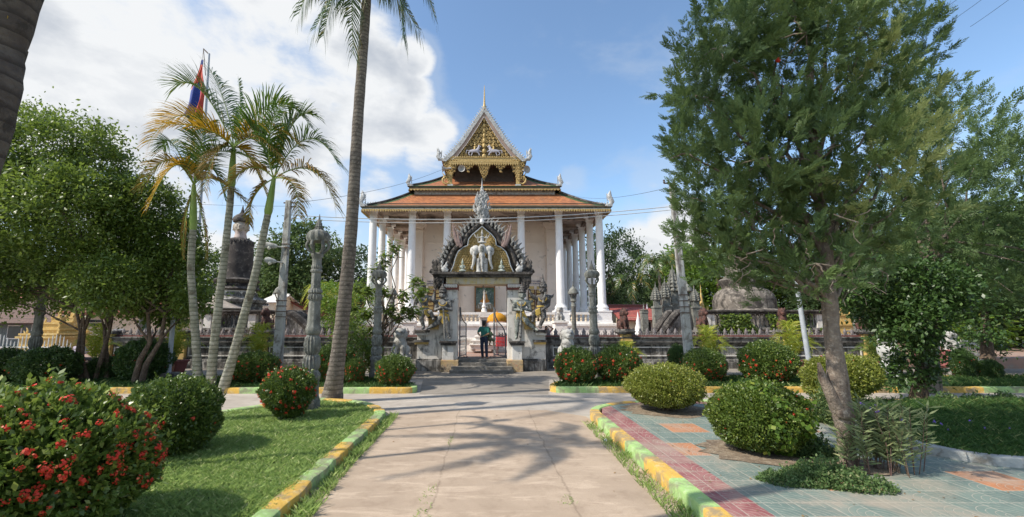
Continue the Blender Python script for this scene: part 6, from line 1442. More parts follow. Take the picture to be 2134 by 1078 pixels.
person('woman in pink top with a hand raised to her hair behind the wall', (wz.x, 21.45, .46),
    dict(head=(-.02, 0, 1.56), neck=(0, 0, 1.40), chest=(.02, 0, 1.22), waist=(.03, 0, 1.02), hip=(.02, 0, .90), shL=(-.17, 0, 1.34), elL=(-.20, -.1, 1.12), handL=(-.12, -.22, 1.0), shR=(.19, 0, 1.36), elR=(.36, -.05, 1.52), handR=(.14, -.02, 1.66),
         hiL=(-.09, 0, .86), knL=(-.1, -.02, .47), ftL=(-.1, 0, .08), hiR=(.1, 0, .86), knR=(.1, -.03, .47), ftR=(.1, 0, .08)), mat('bright pink top', (.72, .06, .32), (.6, .05, .27), 6, .7), mat('maroon trousers', (.12, .03, .05), (.1, .03, .04)), True, sc=.88, rz=.3, sleeves=False)
lz = at(167, 715, 19.2)
person('person in a pale lilac shirt sitting with back turned at the far left', (lz.x, 19.2, .0),
    dict(head=(.0, -.05, 1.22), neck=(0, 0, 1.08), chest=(0, .03, .90), waist=(0, .05, .68), hip=(0, .05, .54), shL=(-.2, 0, 1.02), elL=(-.30, -.1, .80), handL=(-.26, -.3, .68), shR=(.2, 0, 1.02), elR=(.30, -.12, .82), handR=(.2, -.3, .72),
         hiL=(-.1, 0, .52), knL=(-.15, -.42, .52), ftL=(-.15, -.44, .08), hiR=(.1, 0, .52), knR=(.15, -.42, .52), ftR=(.15, -.44, .08)), mat('pale lilac shirt', (.50, .44, .56), (.45, .4, .5), 6, .8), mat('grey trousers', (.1, .1, .11)), rz=PI)
m = M(); m.cb(lz.x, 19.25, 0, .5, .45, .42); tag(m.build('stone_stool', m_wallgrey, bevel=.03), 'low stone stool under the sitting person at the far left', 'stool')
# ============================================================ vegetation
m_lf = mat('ixora leaf', (.038, .080, .017), (.125, .185, .035), 2.5, .36, attr=True, trans=.22, spec=.5, c3=(.24, .29, .06))
m_lfd = mat('dark shrub leaf', (.025, .06, .016), (.07, .13, .028), 2.5, .42, attr=True, trans=.2, spec=.5, c3=(.12, .18, .04))
m_lfo = mat('olive shrub leaf', (.10, .135, .022), (.25, .28, .045), 2.0, .42, attr=True, trans=.22, spec=.5, c3=(.36, .34, .08))
m_lft = mat('garden tree leaf', (.045, .09, .018), (.17, .235, .04), 1.0, .40, attr=True, trans=.35, spec=.5, c3=(.26, .33, .06))
m_lfb = mat('bright tree leaf', (.07, .14, .02), (.16, .25, .035), .6, .45, attr=True, trans=.35, c3=(.32, .36, .06))
m_lfg = mat('far tree leaf', (.045, .085, .028), (.11, .165, .05), .35, .55, attr=True, trans=.3, c3=(.19, .22, .09))
m_lfg2 = mat('far dark tree leaf', (.03, .06, .025), (.07, .11, .04), .35, .55, attr=True, trans=.3, c3=(.14, .17, .07))
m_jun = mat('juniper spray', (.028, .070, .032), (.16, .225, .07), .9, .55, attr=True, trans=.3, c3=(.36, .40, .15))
m_core = mat('twig mass', (.035, .04, .018), (.06, .05, .028), 14, .95, .6, 40)
m_bark = mat('brown bark', (.16, .115, .08), (.09, .065, .048), 5, .9, .8, 24, c3=(.22, .17, .13), streak=((.05, .038, .03), .5))
m_barkj = mat('conifer bark', (.29, .235, .185), (.19, .15, .12), 5, .9, 1.0, 26, c3=(.38, .32, .26), streak=((.08, .055, .04), .55))
m_palmbark = mat('coconut bark', (.25, .215, .18), (.165, .14, .12), 5, .9, .5, 22, c3=(.32, .28, .24), dirt=((.09, .075, .065), .3, 6), ring=(2.6, .8))
m_arecabark = mat('ringed slim palm bark', (.42, .41, .34), (.26, .265, .20), 3, .85, .3, 22, c3=(.50, .49, .43), dirt=((.13, .11, .08), .35, 2), ring=(2.4, 1.2))
m_shaft = mat('green crown shaft', (.20, .30, .06), (.28, .36, .10), 3, .45, .1)
m_fr = mat('palm leaflet', (.035, .095, .018), (.10, .18, .03), 1.2, .4, attr=True, trans=.22, spec=.5, c3=(.34, .27, .04))
m_fry = mat('yellowing palm leaflet', (.10, .15, .025), (.55, .30, .025), 1.5, .45, attr=True, trans=.25, c3=(.62, .36, .03))
m_frb = mat('browning palm leaflet', (.34, .17, .04), (.14, .15, .03), 2.5, .6, attr=True, trans=.2, c3=(.45, .25, .06))
m_frc = mat('coconut leaflet', (.04, .085, .02), (.11, .165, .045), 1.0, .35, attr=True, trans=.22, spec=.6, c3=(.40, .28, .06))
m_frp = mat('potted palm leaflet', (.20, .28, .03), (.34, .36, .045), 1.2, .45, attr=True, trans=.4, c3=(.50, .42, .06))
m_flo = mat('red blossom', (.72, .075, .035), (.60, .045, .03), 8, .5, attr=True, trans=.2, c3=(.80, .20, .10))
m_pur = mat('violet blossom', (.26, .13, .62), (.34, .20, .70), 8, .5, trans=.2)

def shell_points(blobs, n, rough=.10, inner=.0, zmin=.04):
    C = np.array([b[0] for b in blobs]); R = np.array([b[1] if hasattr(b[1], '__len__') else (b[1],)*3 for b in blobs])
    w = (R[:, 0]*R[:, 2]); w = w/w.sum(); k_ = RNG.choice(len(blobs), n, p=w); D = sph(n)
    lump = 1+.06*np.sin(D[:, 0]*5+k_)*np.cos(D[:, 2]*6+k_*2)+.04*np.sin(D[:, 1]*13+D[:, 0]*11)+.03*np.sin(D[:, 2]*19+D[:, 0]*15+D[:, 1]*9)
    rad = lump*(1-np.abs(RNG.normal(0, rough, n)))+inner*0
    P = C[k_]+D*R[k_]*rad[:, None]
    keep = P[:, 2] > zmin
    for i in range(len(blobs)):
        q_ = np.linalg.norm((P-C[i])/R[i], axis=1); keep &= ~((q_ < .80) & (k_ != i))
    N = nrm(D/R[k_]); return P[keep], N[keep]
def flowers(P, N, r, m_, parent, npet=18, name='blossoms'):
    n = len(P); k_ = npet; r = np.repeat(r*RNG.uniform(.45, 1.35, n)**1.1, k_); PP = np.repeat(P, k_, 0); NN = np.repeat(N, k_, 0); d_ = nrm(NN*.9+sph(n*k_)*.8)
    rr = r*(.4+.8*RNG.random(n*k_)); o_ = PP+d_*rr[:, None]*.9; t = nrm(np.cross(d_, sph(n*k_)))
    s_ = r*.52; V, Fc = leaf_quads(o_-t*s_[:, None]*.5, t, d_, s_, s_*.9)
    return npmesh(name, V, Fc, m_, parent, rnd=np.repeat(RNG.random(n*k_), 1))
def shrub(lab, base, blobs, nleaf, L, m_, nflo=0, flor=.03, stems=5, group='clipped round shrubs', name='round_shrub', core=.86, fzone=None, zmin=.04):
    E = empty(name, base, lab, 'shrub', group); P, N = shell_points(blobs, nleaf, .075, zmin=zmin); n = len(P)
    D = nrm(N*.75+sph(n)*.75+np.array([0, 0, .25])); Nn = nrm(sph(n)*.8+N*.5); Ls = L*(.6+.7*RNG.random(n))
    V, Fc = leaf_quads(P-D*Ls[:, None]*.3, D, Nn, Ls, Ls*.5, .05); V0, R0 = V, RNG.random(n)
    ks = N[:, 2] > .15; SP, SN = P[ks][:max(30, n//260)], N[ks][:max(30, n//260)]; q_ = 9; PP = np.repeat(SP, q_, 0); ax = np.repeat(nrm(SN*.5+sph(len(SP))*.35+np.array([0, 0, .8])), q_, 0); tt = np.tile(np.linspace(.1, 1, q_), len(SP)); PP = PP+ax*(tt*np.repeat(L*RNG.uniform(1.0, 3.2, len(SP)), q_))[:, None]; D3 = nrm(ax*.7+sph(len(PP))*.9); L3 = L*(.7+.5*RNG.random(len(PP))); V3, F3 = leaf_quads(PP, D3, nrm(sph(len(PP))), L3, L3*.5, .05); VV = np.concatenate([V0, V3]); npmesh('foliage', VV, np.arange(len(VV)).reshape(-1, 4), m_, E, rnd=np.concatenate([R0, np.clip(.5+.5*RNG.random(len(PP)), 0, 1)]))
    # twiggy inner leaves that close the view through the bush
    k2 = nleaf//3; P2, N2 = shell_points([(b[0], tuple(np.array(b[1] if hasattr(b[1], '__len__') else (b[1],)*3)*.82)) for b in blobs], k2, .12, zmin=zmin); D2 = sph(len(P2)); L2 = L*1.7*np.ones(len(P2))
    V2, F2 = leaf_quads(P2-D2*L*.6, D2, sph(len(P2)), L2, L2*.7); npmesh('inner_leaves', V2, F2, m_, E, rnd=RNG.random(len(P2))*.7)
    m = M(); rr = random.Random(len(lab))
    for i in range(stems):
        b = blobs[rr.randrange(len(blobs))]; c = b[0]; R = b[1] if hasattr(b[1], '__len__') else (b[1],)*3; x0, y0 = rr.uniform(-.08, .08), rr.uniform(-.08, .08)
        a = rr.uniform(0, 6.28); m.tube([(x0+c[0]*.6, y0+c[1]*.6, -.06), (x0+c[0]*.8+.1*math.cos(a), y0+c[1]*.8+.1*math.sin(a), c[2]*.45), (c[0]+R[0]*.6*math.cos(a), c[1]+R[1]*.6*math.sin(a), c[2]+R[2]*.2)], [.035, .028, .012], 6)
    m.build('stems', m_bark, E, smooth=True)
    if nflo:
        P3, N3 = shell_points(blobs, nflo, .02, zmin=.15)
        if fzone: kq = fzone(P3, N3); P3, N3 = P3[kq], N3[kq]
        flowers(P3, N3, flor, m_flo, E)
    return E
# near shrubs
rr_ = .9
shrub('large flowering shrub filling the near left corner, bright red blossoms', (-4.35, 4.35, .1), [((0, 0, .72), (.98, .85, .72)), ((-1.1, -.1, .68), (.9, .8, .70)), ((.35, .3, .62), (.6, .6, .55))], 34000, .072, mat('near ixora leaf', (.05, .10, .02), (.17, .24, .045), 2.5, .36, attr=True, trans=.28, spec=.5, c3=(.34, .38, .09)), 900, .046, 9, fzone=lambda P, N: N[:, 2] > -.5)
g2 = gnd(386, 962, .12); shrub('round dark green shrub behind the large near left one, few blossoms', (-4.93, 7.1, .1), [((0, 0, .62), (.69, .72, .56)), ((.08, 0, .4), (.6, .62, .38))], 22000, .05, m_lf, 46, .03, 6, fzone=lambda P, N: N[:, 2] < .3)
s3 = shrub('small round flowering shrub on the lawn in front of the tall lamp post', (-4.18, 9.5, .1), [((0, 0, .62), (.56, .55, .46)), ((.05, 0, .28), (.36, .35, .25))], 16000, .045, m_lf, 150, .042, 5)
shrub('olive green clipped shrub on the tiles nearest the road', (4.1, 10.15, .17), [((0, 0, .54), (.86, .8, .47)), ((0, 0, .36), (.72, .66, .26))], 26000, .045, m_lfo, 14, .02, 12)
shrub('large round leafy shrub on the tiles beside the conifer, bright green creeper leaves', (4.28, 7.05, .17), [((0, 0, .53), (.71, .68, .48)), ((0, 0, .30), (.64, .6, .26))], 26000, .045, mat('leafy shrub leaf', (.045, .085, .016), (.14, .20, .03), 2.2, .42, attr=True, trans=.25, spec=.5, c3=(.26, .30, .06)), 34, .022, 8)
shrub('loose flowering shrub behind the conifer trunk', (8.75, 10.9, .05), [((0, 0, .78), (.85, .7, .50)), ((-.25, 0, .5), (.6, .6, .36)), ((.5, 0, .9), (.4, .4, .36))], 20000, .055, m_lfo, 60, .032, 8, fzone=lambda P, N: (N[:, 2] > .3) & (P[:, 0] > -.5))
# creeper on the large shrub
P, N = shell_points([((0, 0, .53), (.74, .72, .50))], 2300, .02); kq = (P[:, 0] > -.2) & (np.abs(np.sin(P[:, 0]*7+P[:, 2]*5)) > .55); P, N = P[kq], N[kq]; n = len(P); D = nrm(N*.3+sph(n)*.6+np.array([0, 0, -.5])); Ls = .055+.03*RNG.random(n)
V, Fc = leaf_quads(P, D, N, Ls, Ls*.9, .03); o = npmesh('creeper', V+np.array([4.28, 7.05, .17]), Fc, m_lfb, rnd=RNG.random(n)); tag(o, 'pale green creeper growing over the large round leafy shrub', 'creeper', kind='stuff')
# bed shrubs: one mesh family for flowering, one for plain
BF = shrub('x', (0, 0, 0), [((0, 0, .60), (.78, .74, .56)), ((0, 0, .36), (.68, .64, .32))], 20000, .052, m_lf, 270, .042, 5, fzone=lambda P, N: (N[:, 2] < .75))
BF2 = shrub('x', (0, 0, 0), [((0, 0, .60), (.76, .74, .57)), ((.05, 0, .34), (.66, .64, .30))], 20000, .052, m_lf, 200, .038, 5, fzone=lambda P, N: (N[:, 2] < .45))
BP = shrub('x', (0, 0, 0), [((0, 0, .62), (.80, .74, .60)), ((0, 0, .34), (.66, .64, .32))], 16000, .055, m_lfd, 16, .03, 5)
def place(proto, used, px, Y, rpx, top, lab, rz, z=.1):
    c = at(px, 770, Y); ztop = at(px, top, Y).z; s_ = (at(px+rpx, 770, Y).x-c.x)/.78; sz = (ztop-z)/1.16
    if not used: proto.location = (c.x, Y, z); proto.scale = (s_, s_, sz); proto.rotation_euler = (0, 0, rz); proto['label'] = lab
    else: dup(proto, (c.x, Y, z), lab, rz, (s_, s_, sz))
BEDS = [(530, 14.9, 50, 733, 'red flowered round shrub left of the slim leaning palm foot, under the potted palm', 0), (700, 15.0, 50, 716, 'tall red flowered shrub directly behind the coconut palm trunk', 1.0), (738, 14.6, 24, 745, 'small red flowered shrub just right of the coconut palm trunk', 4.4),
        (1200, 14.6, 46, 724, 'shrub covered in red blossoms at the right kerb corner near the gateway', 2.1), (1290, 14.7, 46, 720, 'shrub covered in red blossoms, second right of the gateway', 3.3)]
for i, (px, Y, r, t, lab, rz) in enumerate(BEDS): place(BF, i > 0, px, Y, r, t, lab, rz)
for i, (px, Y, r, t, lab, rz) in enumerate([(823, 14.3, 42, 740, 'round shrub at the left kerb corner with blossoms on its left side', PI*.9), (1468, 15.0, 45, 727, 'dark round shrub with few blossoms at the foot of the right concrete pole', 1.2), (1601, 14.8, 56, 712, 'broad round shrub with scattered blossoms before the steel pole', 2.2),
                                         ]): place(BF2, i > 0, px, Y, r, t, lab, rz)
for i, (px, Y, r, t, lab, rz) in enumerate([(98, 14.4, 58, 727, 'wide dark round shrub under the left trees beside the far left lamp post', 0), (4, 14.6, 44, 730, 'dark round shrub cut by the left edge of the picture', 1), (216, 15.6, 30, 745, 'small dark shrub between the thin trunks on the left', 2), (298, 15.4, 52, 712, 'tall dark leafy shrub beside the left steel pole', 3.1),
                                         (1416, 17.6, 22, 722, 'small pale green bush behind the right concrete pole', 2.4), (2008, 16.2, 22, 730, 'low bush beside the red garden bench', 4.1), (2062, 15.8, 20, 752, 'low bush at the far right kerb', 5.1)]): place(BP, i > 0, px, Y, r, t, lab, rz)
# ---- trees
def tree_crown(blobs, nclump, per, cr, L, m_, parent, name='crown', asp=.5, droop=.2, rough=.16, zmin=.3):
    P, N = shell_points(blobs, nclump, rough, zmin=zmin); n = len(P); off = RNG.normal(size=(n*per, 3))*cr*np.repeat(.5+RNG.random(n), per)[:, None]*np.array([1, 1, .7])
    PP = np.repeat(P, per, 0)+off; NN = np.repeat(N, per, 0); q_ = len(PP); D = nrm(NN*.5+sph(q_)*.8+np.array([0, 0, -droop])); Ls = L*(.6+.7*RNG.random(q_))
    V, Fc = leaf_quads(PP, D, nrm(sph(q_)*.7+np.array([0, 0, .8])), Ls, Ls*asp, .06)
    r = np.clip(np.repeat(RNG.random(n), per)*.5+RNG.random(q_)*.55, 0, 1); return npmesh(name, V, Fc, m_, parent, rnd=r)
def limb(m, a, b2, r0, r1, seed=0, n=7, wig=.12):
    rr = random.Random(seed); a, b2 = Vector(a), Vector(b2); L = (b2-a).length; pts = []; rad = []
    for i in range(n+1):
        t = i/n; j = Vector((rr.uniform(-1, 1), rr.uniform(-1, 1), 0))*wig*L*.25*math.sin(PI*t); pts.append(a.lerp(b2, t)+j+Vector((0, 0, L*.06*math.sin(PI*t)))); rad.append(r0+(r1-r0)*t)
    m.tube(pts, rad, 8)
def tree(lab, base, blobs, trunks, nclump, per, cr, L, m_, name='leafy_tree', bark=None, group=None, r0=.11, **kw):
    E = empty(name, base, lab, 'tree', group); f = tree_crown(blobs, nclump, per, cr, L, m_, E, **kw); m = M()
    for i, tp in enumerate(trunks):
        tp = [Vector(p) for p in tp]; N_ = len(tp); rad = [r0*(1-.55*j/(N_-1)) for j in range(N_)]; rs = []
        m.tube(tp, rad, 10)
        near = sorted(blobs, key=lambda b: (Vector(b[0])-tp[-1]).length)[:4]
        for j, b in enumerate(near): limb(m, tp[-1]-Vector((0, 0, .05)), b[0], rad[-1], .02, i*10+j)
        for j, b in enumerate(near[:2]): limb(m, tp[-2], Vector(b[0])+Vector((0, 0, -.3)), rad[-2]*.6, .015, i*10+j+5)
    m.build('trunk', bark or m_bark, E, smooth=60); return E
def B(base, L, Y, dy=1.0, seed=1, kz=1.0):
    rr = random.Random(seed); out = []
    for (px, py, r) in L:
        y = Y+rr.uniform(-dy, dy); c = at(px, py, y); R = r*y/900*1.04; out.append(((c.x-base[0], c.y-base[1], c.z-base[2]), (R, R*.95, R*.9*kz)))
    return out
def TP(base, pts): return [tuple(at(px, py, Y)-Vector(base)) for px, py, Y in pts]
bA = (at(180, 800, 15).x, 15.0, .1)
tree('spreading leafy tree with several thin trunks at the left', bA, B(bA, [(-60, 330, 120), (60, 310, 95), (150, 320, 85), (205, 370, 70), (20, 420, 120), (130, 440, 110), (-80, 470, 120), (60, 540, 90), (170, 550, 75), (-20, 600, 60), (110, 600, 55), (235, 470, 60)], 15.2, 1.6, 3),
     [TP(bA, [(172, 815, 15), (162, 740, 15), (168, 690, 15), (158, 640, 15)]), TP(bA, [(190, 815, 15), (170, 750, 15.1), (175, 690, 15), (195, 640, 15)]), TP(bA, [(192, 812, 15.2), (215, 735, 15.2), (228, 690, 15.3), (240, 630, 15.3)]), TP(bA, [(222, 812, 15.4), (222, 740, 15.4), (218, 690, 15.4), (235, 620, 15.4)])], 1900, 62, .24, .135, m_lft, r0=.085)
bB = (at(290, 800, 14.5).x, 14.5, .1)
tree('leafy tree with a forked leaning trunk behind the slim palms', bB, B(bB, [(250, 430, 60), (310, 430, 60), (340, 490, 60), (270, 520, 75), (360, 560, 55), (300, 600, 60), (230, 590, 60), (400, 620, 36), (345, 640, 40), (390, 530, 30)], 14.8, 1.1, 5),
     [TP(bB, [(275, 815, 14.5), (292, 750, 14.5), (312, 715, 14.5), (308, 650, 14.5)]), TP(bB, [(290, 815, 14.5), (305, 760, 14.5), (335, 710, 14.6), (345, 650, 14.6)])], 1150, 60, .21, .125, m_lft, r0=.105)
# conifer
def sprays(blobs, ntuft, per, L, m_, parent, name='crown', rough=.2, nb=11, wid=.13, glow=False, tl=.34):
    """upright feathery tufts, each a bunch of flat sprays round its own axis"""
    C, N = shell_points(blobs, ntuft, rough, zmin=.3); nt = len(C); A = nrm(N*.55+sph(nt)*.45+np.array([0, 0, .75])); TL = tl*(.5+.9*RNG.random(nt)); tr = np.clip(base_r(C)+(jun_sunlit(C) if glow else 0)+RNG.random(nt)*.32-.1, 0, 1)
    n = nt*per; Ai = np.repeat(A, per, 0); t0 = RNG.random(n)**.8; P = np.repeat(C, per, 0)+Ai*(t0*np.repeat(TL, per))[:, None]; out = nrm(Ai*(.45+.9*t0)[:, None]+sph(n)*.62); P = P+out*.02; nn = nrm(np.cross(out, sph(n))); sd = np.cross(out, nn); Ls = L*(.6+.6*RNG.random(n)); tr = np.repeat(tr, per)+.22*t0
    Vs, rs = [], []
    for j in range(nb):
        t = j/(nb-1); s_ = (1 if j % 2 else -1)*(1-.15*t); o_ = P+out*(Ls*t*.8)[:, None]; ang = .85-.4*t; bl = Ls*(.42*(1-.5*t))
        D = nrm(out*math.cos(ang)+sd*math.sin(ang)*s_+sph(n)*.2) if j < nb-1 else out; V, Fc = leaf_quads(o_, D, nn, bl, Ls*wid*(1-.3*t)); Vs.append(V); rs.append(np.clip(tr+RNG.random(n)*.22-.06, 0, 1))
    V = np.concatenate(Vs); return npmesh(name, V, np.arange(len(V)).reshape(-1, 4), m_, parent, rnd=np.concatenate(rs))
def jun_sunlit(P):   # sunlight painted in: sprays turn lighter and yellower on the right front flank
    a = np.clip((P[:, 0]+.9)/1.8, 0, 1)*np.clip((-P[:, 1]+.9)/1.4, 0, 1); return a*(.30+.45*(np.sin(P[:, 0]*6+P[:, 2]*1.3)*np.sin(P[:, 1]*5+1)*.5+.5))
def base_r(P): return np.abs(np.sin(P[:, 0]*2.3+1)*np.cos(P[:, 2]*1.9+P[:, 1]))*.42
bJ = (at(1768, 1000, 6.3).x, 6.3, .17)
EJ = empty('conifer_tree', bJ, 'big feathery dark green conifer with a knotty trunk at the right', 'tree')
JB = B(bJ, [(1640, -60, 120), (1770, -70, 120), (1500, 95, 80), (1570, 60, 95), (1680, 70, 115), (1790, 60, 105), (1870, 120, 70), (1450, 200, 55), (1510, 200, 90), (1620, 190, 115), (1740, 200, 115), (1860, 230, 80), (1432, 320, 46), (1492, 320, 86), (1590, 330, 110), (1710, 330, 115), (1820, 340, 95),
             (1482, 425, 62), (1555, 440, 88), (1650, 450, 105), (1770, 460, 95), (1870, 430, 66), (1520, 530, 52), (1600, 540, 70), (1700, 550, 70), (1790, 545, 62), (1900, 330, 45), (1485, 520, 46), (1450, 480, 38), (1550, 575, 40), (1620, 585, 46)], 6.5, 1.0, 8, 1.1)
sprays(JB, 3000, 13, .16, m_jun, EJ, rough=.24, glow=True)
m = M(); tp = [Vector(q_)-Vector(bJ) for q_ in (at(1782, 1010, 6.3), at(1768, 950, 6.3), at(1762, 900, 6.3), at(1752, 850, 6.3), at(1742, 760, 6.3), at(1732, 680, 6.3), at(1725, 590, 6.3), at(1722, 520, 6.3), at(1700, 380, 6.4), at(1690, 200, 6.5), at(1690, 20, 6.5))]
tr = M(); rad_ = [.130, .108, .105, .140, .122, .098, .090, .08, .065, .05, .02]
pts = []; rad = []
for i in range(len(tp)-1):
    for j in range(5):
        t = j/5; p = tp[i].lerp(tp[i+1], t); r = rad_[i]+(rad_[i+1]-rad_[i])*t; pts.append(p); rad.append(r*(1+.12*noise.noise(p*4)))
tr.tube(pts, rad, 18)
vv = []
for v in tr.v:
    p = Vector(v); c = noise.noise(Vector((p.x*9, p.y*9, p.z*2.2)))*.022+noise.noise(p*22)*.008; i = min(range(len(pts)), key=lambda q_: abs(pts[q_].z-p.z)); d_ = (p-pts[i]); d_.z = 0
    vv.append(tuple(p+(d_.normalized()*c if d_.length > 1e-4 else d_)))
tr.v = vv
tr.tube([tp[3]+Vector((0, -.03, -.1)), tp[3]+Vector((-.14, -.06, .12)), tp[3]+Vector((-.24, -.04, .42)), tp[3]+Vector((-.27, -.04, .62))], [.10, .075, .055, .02], 10)
tr.ell(tp[3]+Vector((-.02, -.1, -.06)), (.12, .08, .09)); tr.ell(tp[4]+Vector((.0, -.09, .05)), (.05, .05, .06)); tr.build('trunk', m_barkj, EJ, smooth=70)
for i, b in enumerate(JB):
    z = b[0][2]; s_ = tp[6].lerp(tp[9], max(0, min(1, (z-3.2)/4.4))); limb(m, s_-Vector((0, 0, .3)), b[0], .035, .008, i, wig=.3)
    for j in range(3): limb(m, Vector(b[0]), Vector(b[0])+Vector(tuple(sph(1)[0]))*.75*b[1][0], .014, .004, i*7+j, wig=.4)
m.build('branch', m_barkj, EJ, smooth=60)
# dead brown hanging twigs under the crown
m = M(); rr = random.Random(3)
for i in range(60):
    a = at(rr.uniform(1560, 1850), rr.uniform(420, 590), 6.3+rr.uniform(-1.2, .4))-Vector(bJ); b2 = a+Vector((rr.uniform(-.3, .3), rr.uniform(-.2, .2), -rr.uniform(.1, .4))); limb(m, a, b2, .007, .003, i, 5, .9)
o = m.build('dry_twigs', m_barkj, EJ, smooth=True); o['kind'] = 'stuff'
c = at(1622, 130, 5.75); m = M(); m.lathe([(.015, 0), (.03, .02), (.032, .05), (.01, .07)], 10, c); tag(m.build('red_lantern', mat('red plastic', (.7, .06, .04), (.6, .05, .03))), 'tiny red object caught high in the conifer crown', 'lantern')
bK = (at(1942, 780, 13.4).x, 13.4, .1); EK = empty('conifer_tree', bK, 'second darker conifer reaching out of the right edge', 'tree')
KB = B(bK, [(1900, 560, 60), (1940, 230, 55), (1990, 270, 55), (1960, 330, 85), (2040, 330, 70), (2100, 350, 60), (1950, 430, 90), (2040, 430, 95), (2130, 420, 80), (2200, 420, 120), (1960, 530, 70), (2050, 540, 85), (2140, 550, 100), (2230, 560, 120), (2110, 610, 50)], 13.2, 1.3, 12)
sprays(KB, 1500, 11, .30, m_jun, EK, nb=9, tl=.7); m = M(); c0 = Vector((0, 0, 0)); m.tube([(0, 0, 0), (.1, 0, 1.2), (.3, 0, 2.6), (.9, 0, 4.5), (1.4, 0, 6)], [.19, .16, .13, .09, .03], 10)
for i, b in enumerate(KB): limb(m, (.2, 0, 2.2+.18*i), b[0], .05, .01, i, wig=.3)
m.build('trunk', m_barkj, EK, smooth=60)
# small broadleaf trees, right
bC = (at(1915, 832, 11.9).x, 11.9, .1)
tree('small dark leafy tree with leaf sprouts round its foot, right of the conifer', bC, B(bC, [(1800, 600, 55), (1870, 590, 60), (1940, 600, 60), (1840, 650, 45), (1905, 660, 45), (1770, 570, 40), (1990, 600, 40), (1880, 700, 30), (1905, 770, 34), (1880, 790, 26), (1935, 720, 25)], 11.9, .7, 9),
     [TP(bC, [(1918, 835, 11.9), (1922, 790, 11.9), (1928, 740, 11.9), (1895, 680, 11.9)]), TP(bC, [(1910, 835, 11.9), (1925, 760, 11.9), (1945, 700, 11.8), (1935, 640, 11.8)])], 900, 30, .16, .12, m_lfd, r0=.17)
bD = (at(2052, 745, 18.5).x, 18.5, .1)
tree('climber covered tree trunk at the far right behind the railing', bD, B(bD, [(2010, 560, 60), (2080, 560, 70), (2045, 640, 40), (2050, 690, 24), (2130, 600, 60), (2060, 720, 18)], 18.5, .8, 10), [TP(bD, [(2058, 750, 18.5), (2055, 700, 18.5), (2052, 650, 18.5)])], 620, 26, .25, .18, m_lfd, r0=.24)
# ---- background trees
def bg_proto(kind, seed):
    rr = random.Random(seed); blobs = [((rr.uniform(-1, 1)*2.3, rr.uniform(-1, 1)*2.0, rr.uniform(2.4, 7.6)), rr.uniform(1.1, 2.0)) for _ in range(15)]+[((0, 0, 4.5), 2.5), ((0, 0, 2.6), 2.2)]
    if kind == 'airy': blobs = [((rr.uniform(-1, 1)*2.4, rr.uniform(-1, 1)*1.6, rr.uniform(3.5, 9.6)), rr.uniform(.7, 1.25)) for _ in range(16)]
    m_ = {'airy': m_lfg, 'dense': m_lfg2, 'bright': m_lfb, 'mid': m_lfg}[kind]
    return tree('x', (0, 0, 0), blobs, [[(0, 0, -.2), (.1, 0, 1.6), (0, 0, 3.2)], [(0, 0, 1.0), (.3, 0, 3.0), (.4, .1, 5.6)]], 620 if kind != 'airy' else 420, 34, .42, .30, m_, 'background_tree', group='trees beyond the temple wall', r0=.22)
protos = {k_: bg_proto(k_, i+20) for i, k_ in enumerate(('airy', 'dense', 'bright', 'mid'))}; used = set()
BG = [(652, 448, 46, 1.0, 'airy', 'tall airy tree behind the tall lamp post left of the temple'), (592, 502, 48, 1.2, 'airy', 'grey green tree between the dark stupa and the tall lamp post'), (700, 520, 54, 1.4, 'dense', 'dark tree behind the coconut palm trunk'), (735, 585, 30, 1.2, 'bright', 'bright low tree beside the temple left corner'), (420, 512, 46, 1.3, 'mid', 'tree between the left slim palms and the dark stupa'), (545, 560, 50, 1.5, 'dense', 'dark tree directly right of the dark bell stupa'), (350, 590, 44, 1.6, 'dense', 'dark tree behind the left flagpole foot'),
      (1272, 485, 46, .75, 'dense', 'dark tree touching the right temple corner'), (1300, 590, 60, 1.6, 'dense', 'low dark tree right of the temple behind the hut'), (1345, 568, 62, 1.6, 'mid', 'grey green tree above the red roofed hut'), (1408, 508, 52, 1.1, 'mid', 'round green tree behind the three tower shrines'), (1455, 535, 50, 1.3, 'bright', 'yellow green tree right of the leaning concrete pole'), (1500, 500, 44, 1.3, 'bright', 'bright tree left behind the broad stupa'),
      (1600, 560, 44, 1.6, 'bright', 'bright tree right behind the broad stupa'), (1680, 540, 42, 1.7, 'mid', 'green tree behind the top of the steel pole'), (1760, 520, 38, 1.6, 'dense', 'dark tree behind the yellow shrine at the right'), (1840, 470, 36, 1.5, 'mid', 'green tree far behind the small leafy tree'), (1930, 430, 33, 1.5, 'dense', 'dark tree behind the second conifer'), (2020, 440, 30, 1.5, 'bright', 'bright tree behind the climber covered trunk'), (2110, 420, 30, 1.6, 'mid', 'tree filling the right edge behind the railing'), (2210, 400, 28, 1.6, 'dense', 'dark tree at the right edge beyond the road'),
      (1250, 610, 70, 1.5, 'mid', 'distant tree low behind the right temple columns'), (780, 600, 70, 1.6, 'dense', 'distant dark tree behind the left temple columns'), (-60, 470, 55, 1.6, 'dense', 'dark tree behind the long house at the left edge'), (120, 520, 58, 1.6, 'mid', 'tree behind the cream house at the left'), (240, 540, 56, 1.6, 'dense', 'dark tree behind the cream house roof'), (900, 620, 75, 1.8, 'mid', 'distant tree behind the temple hall')]
for i, (px, ty, Y, wx, kd, lab) in enumerate(BG):
    top = at(px, ty, Y); h = {'airy': 10.6}.get(kd, 9.0); sz = (top.z-.2)/h; loc = (top.x, Y, .2); sc = (sz*wx, sz*wx, sz)
    if kd not in used: o = protos[kd]; o.location = loc; o.scale = sc; o['label'] = lab; used.add(kd); o.rotation_euler = (0, 0, i*1.3)
    else: dup(protos[kd], loc, lab, i*1.3, sc)
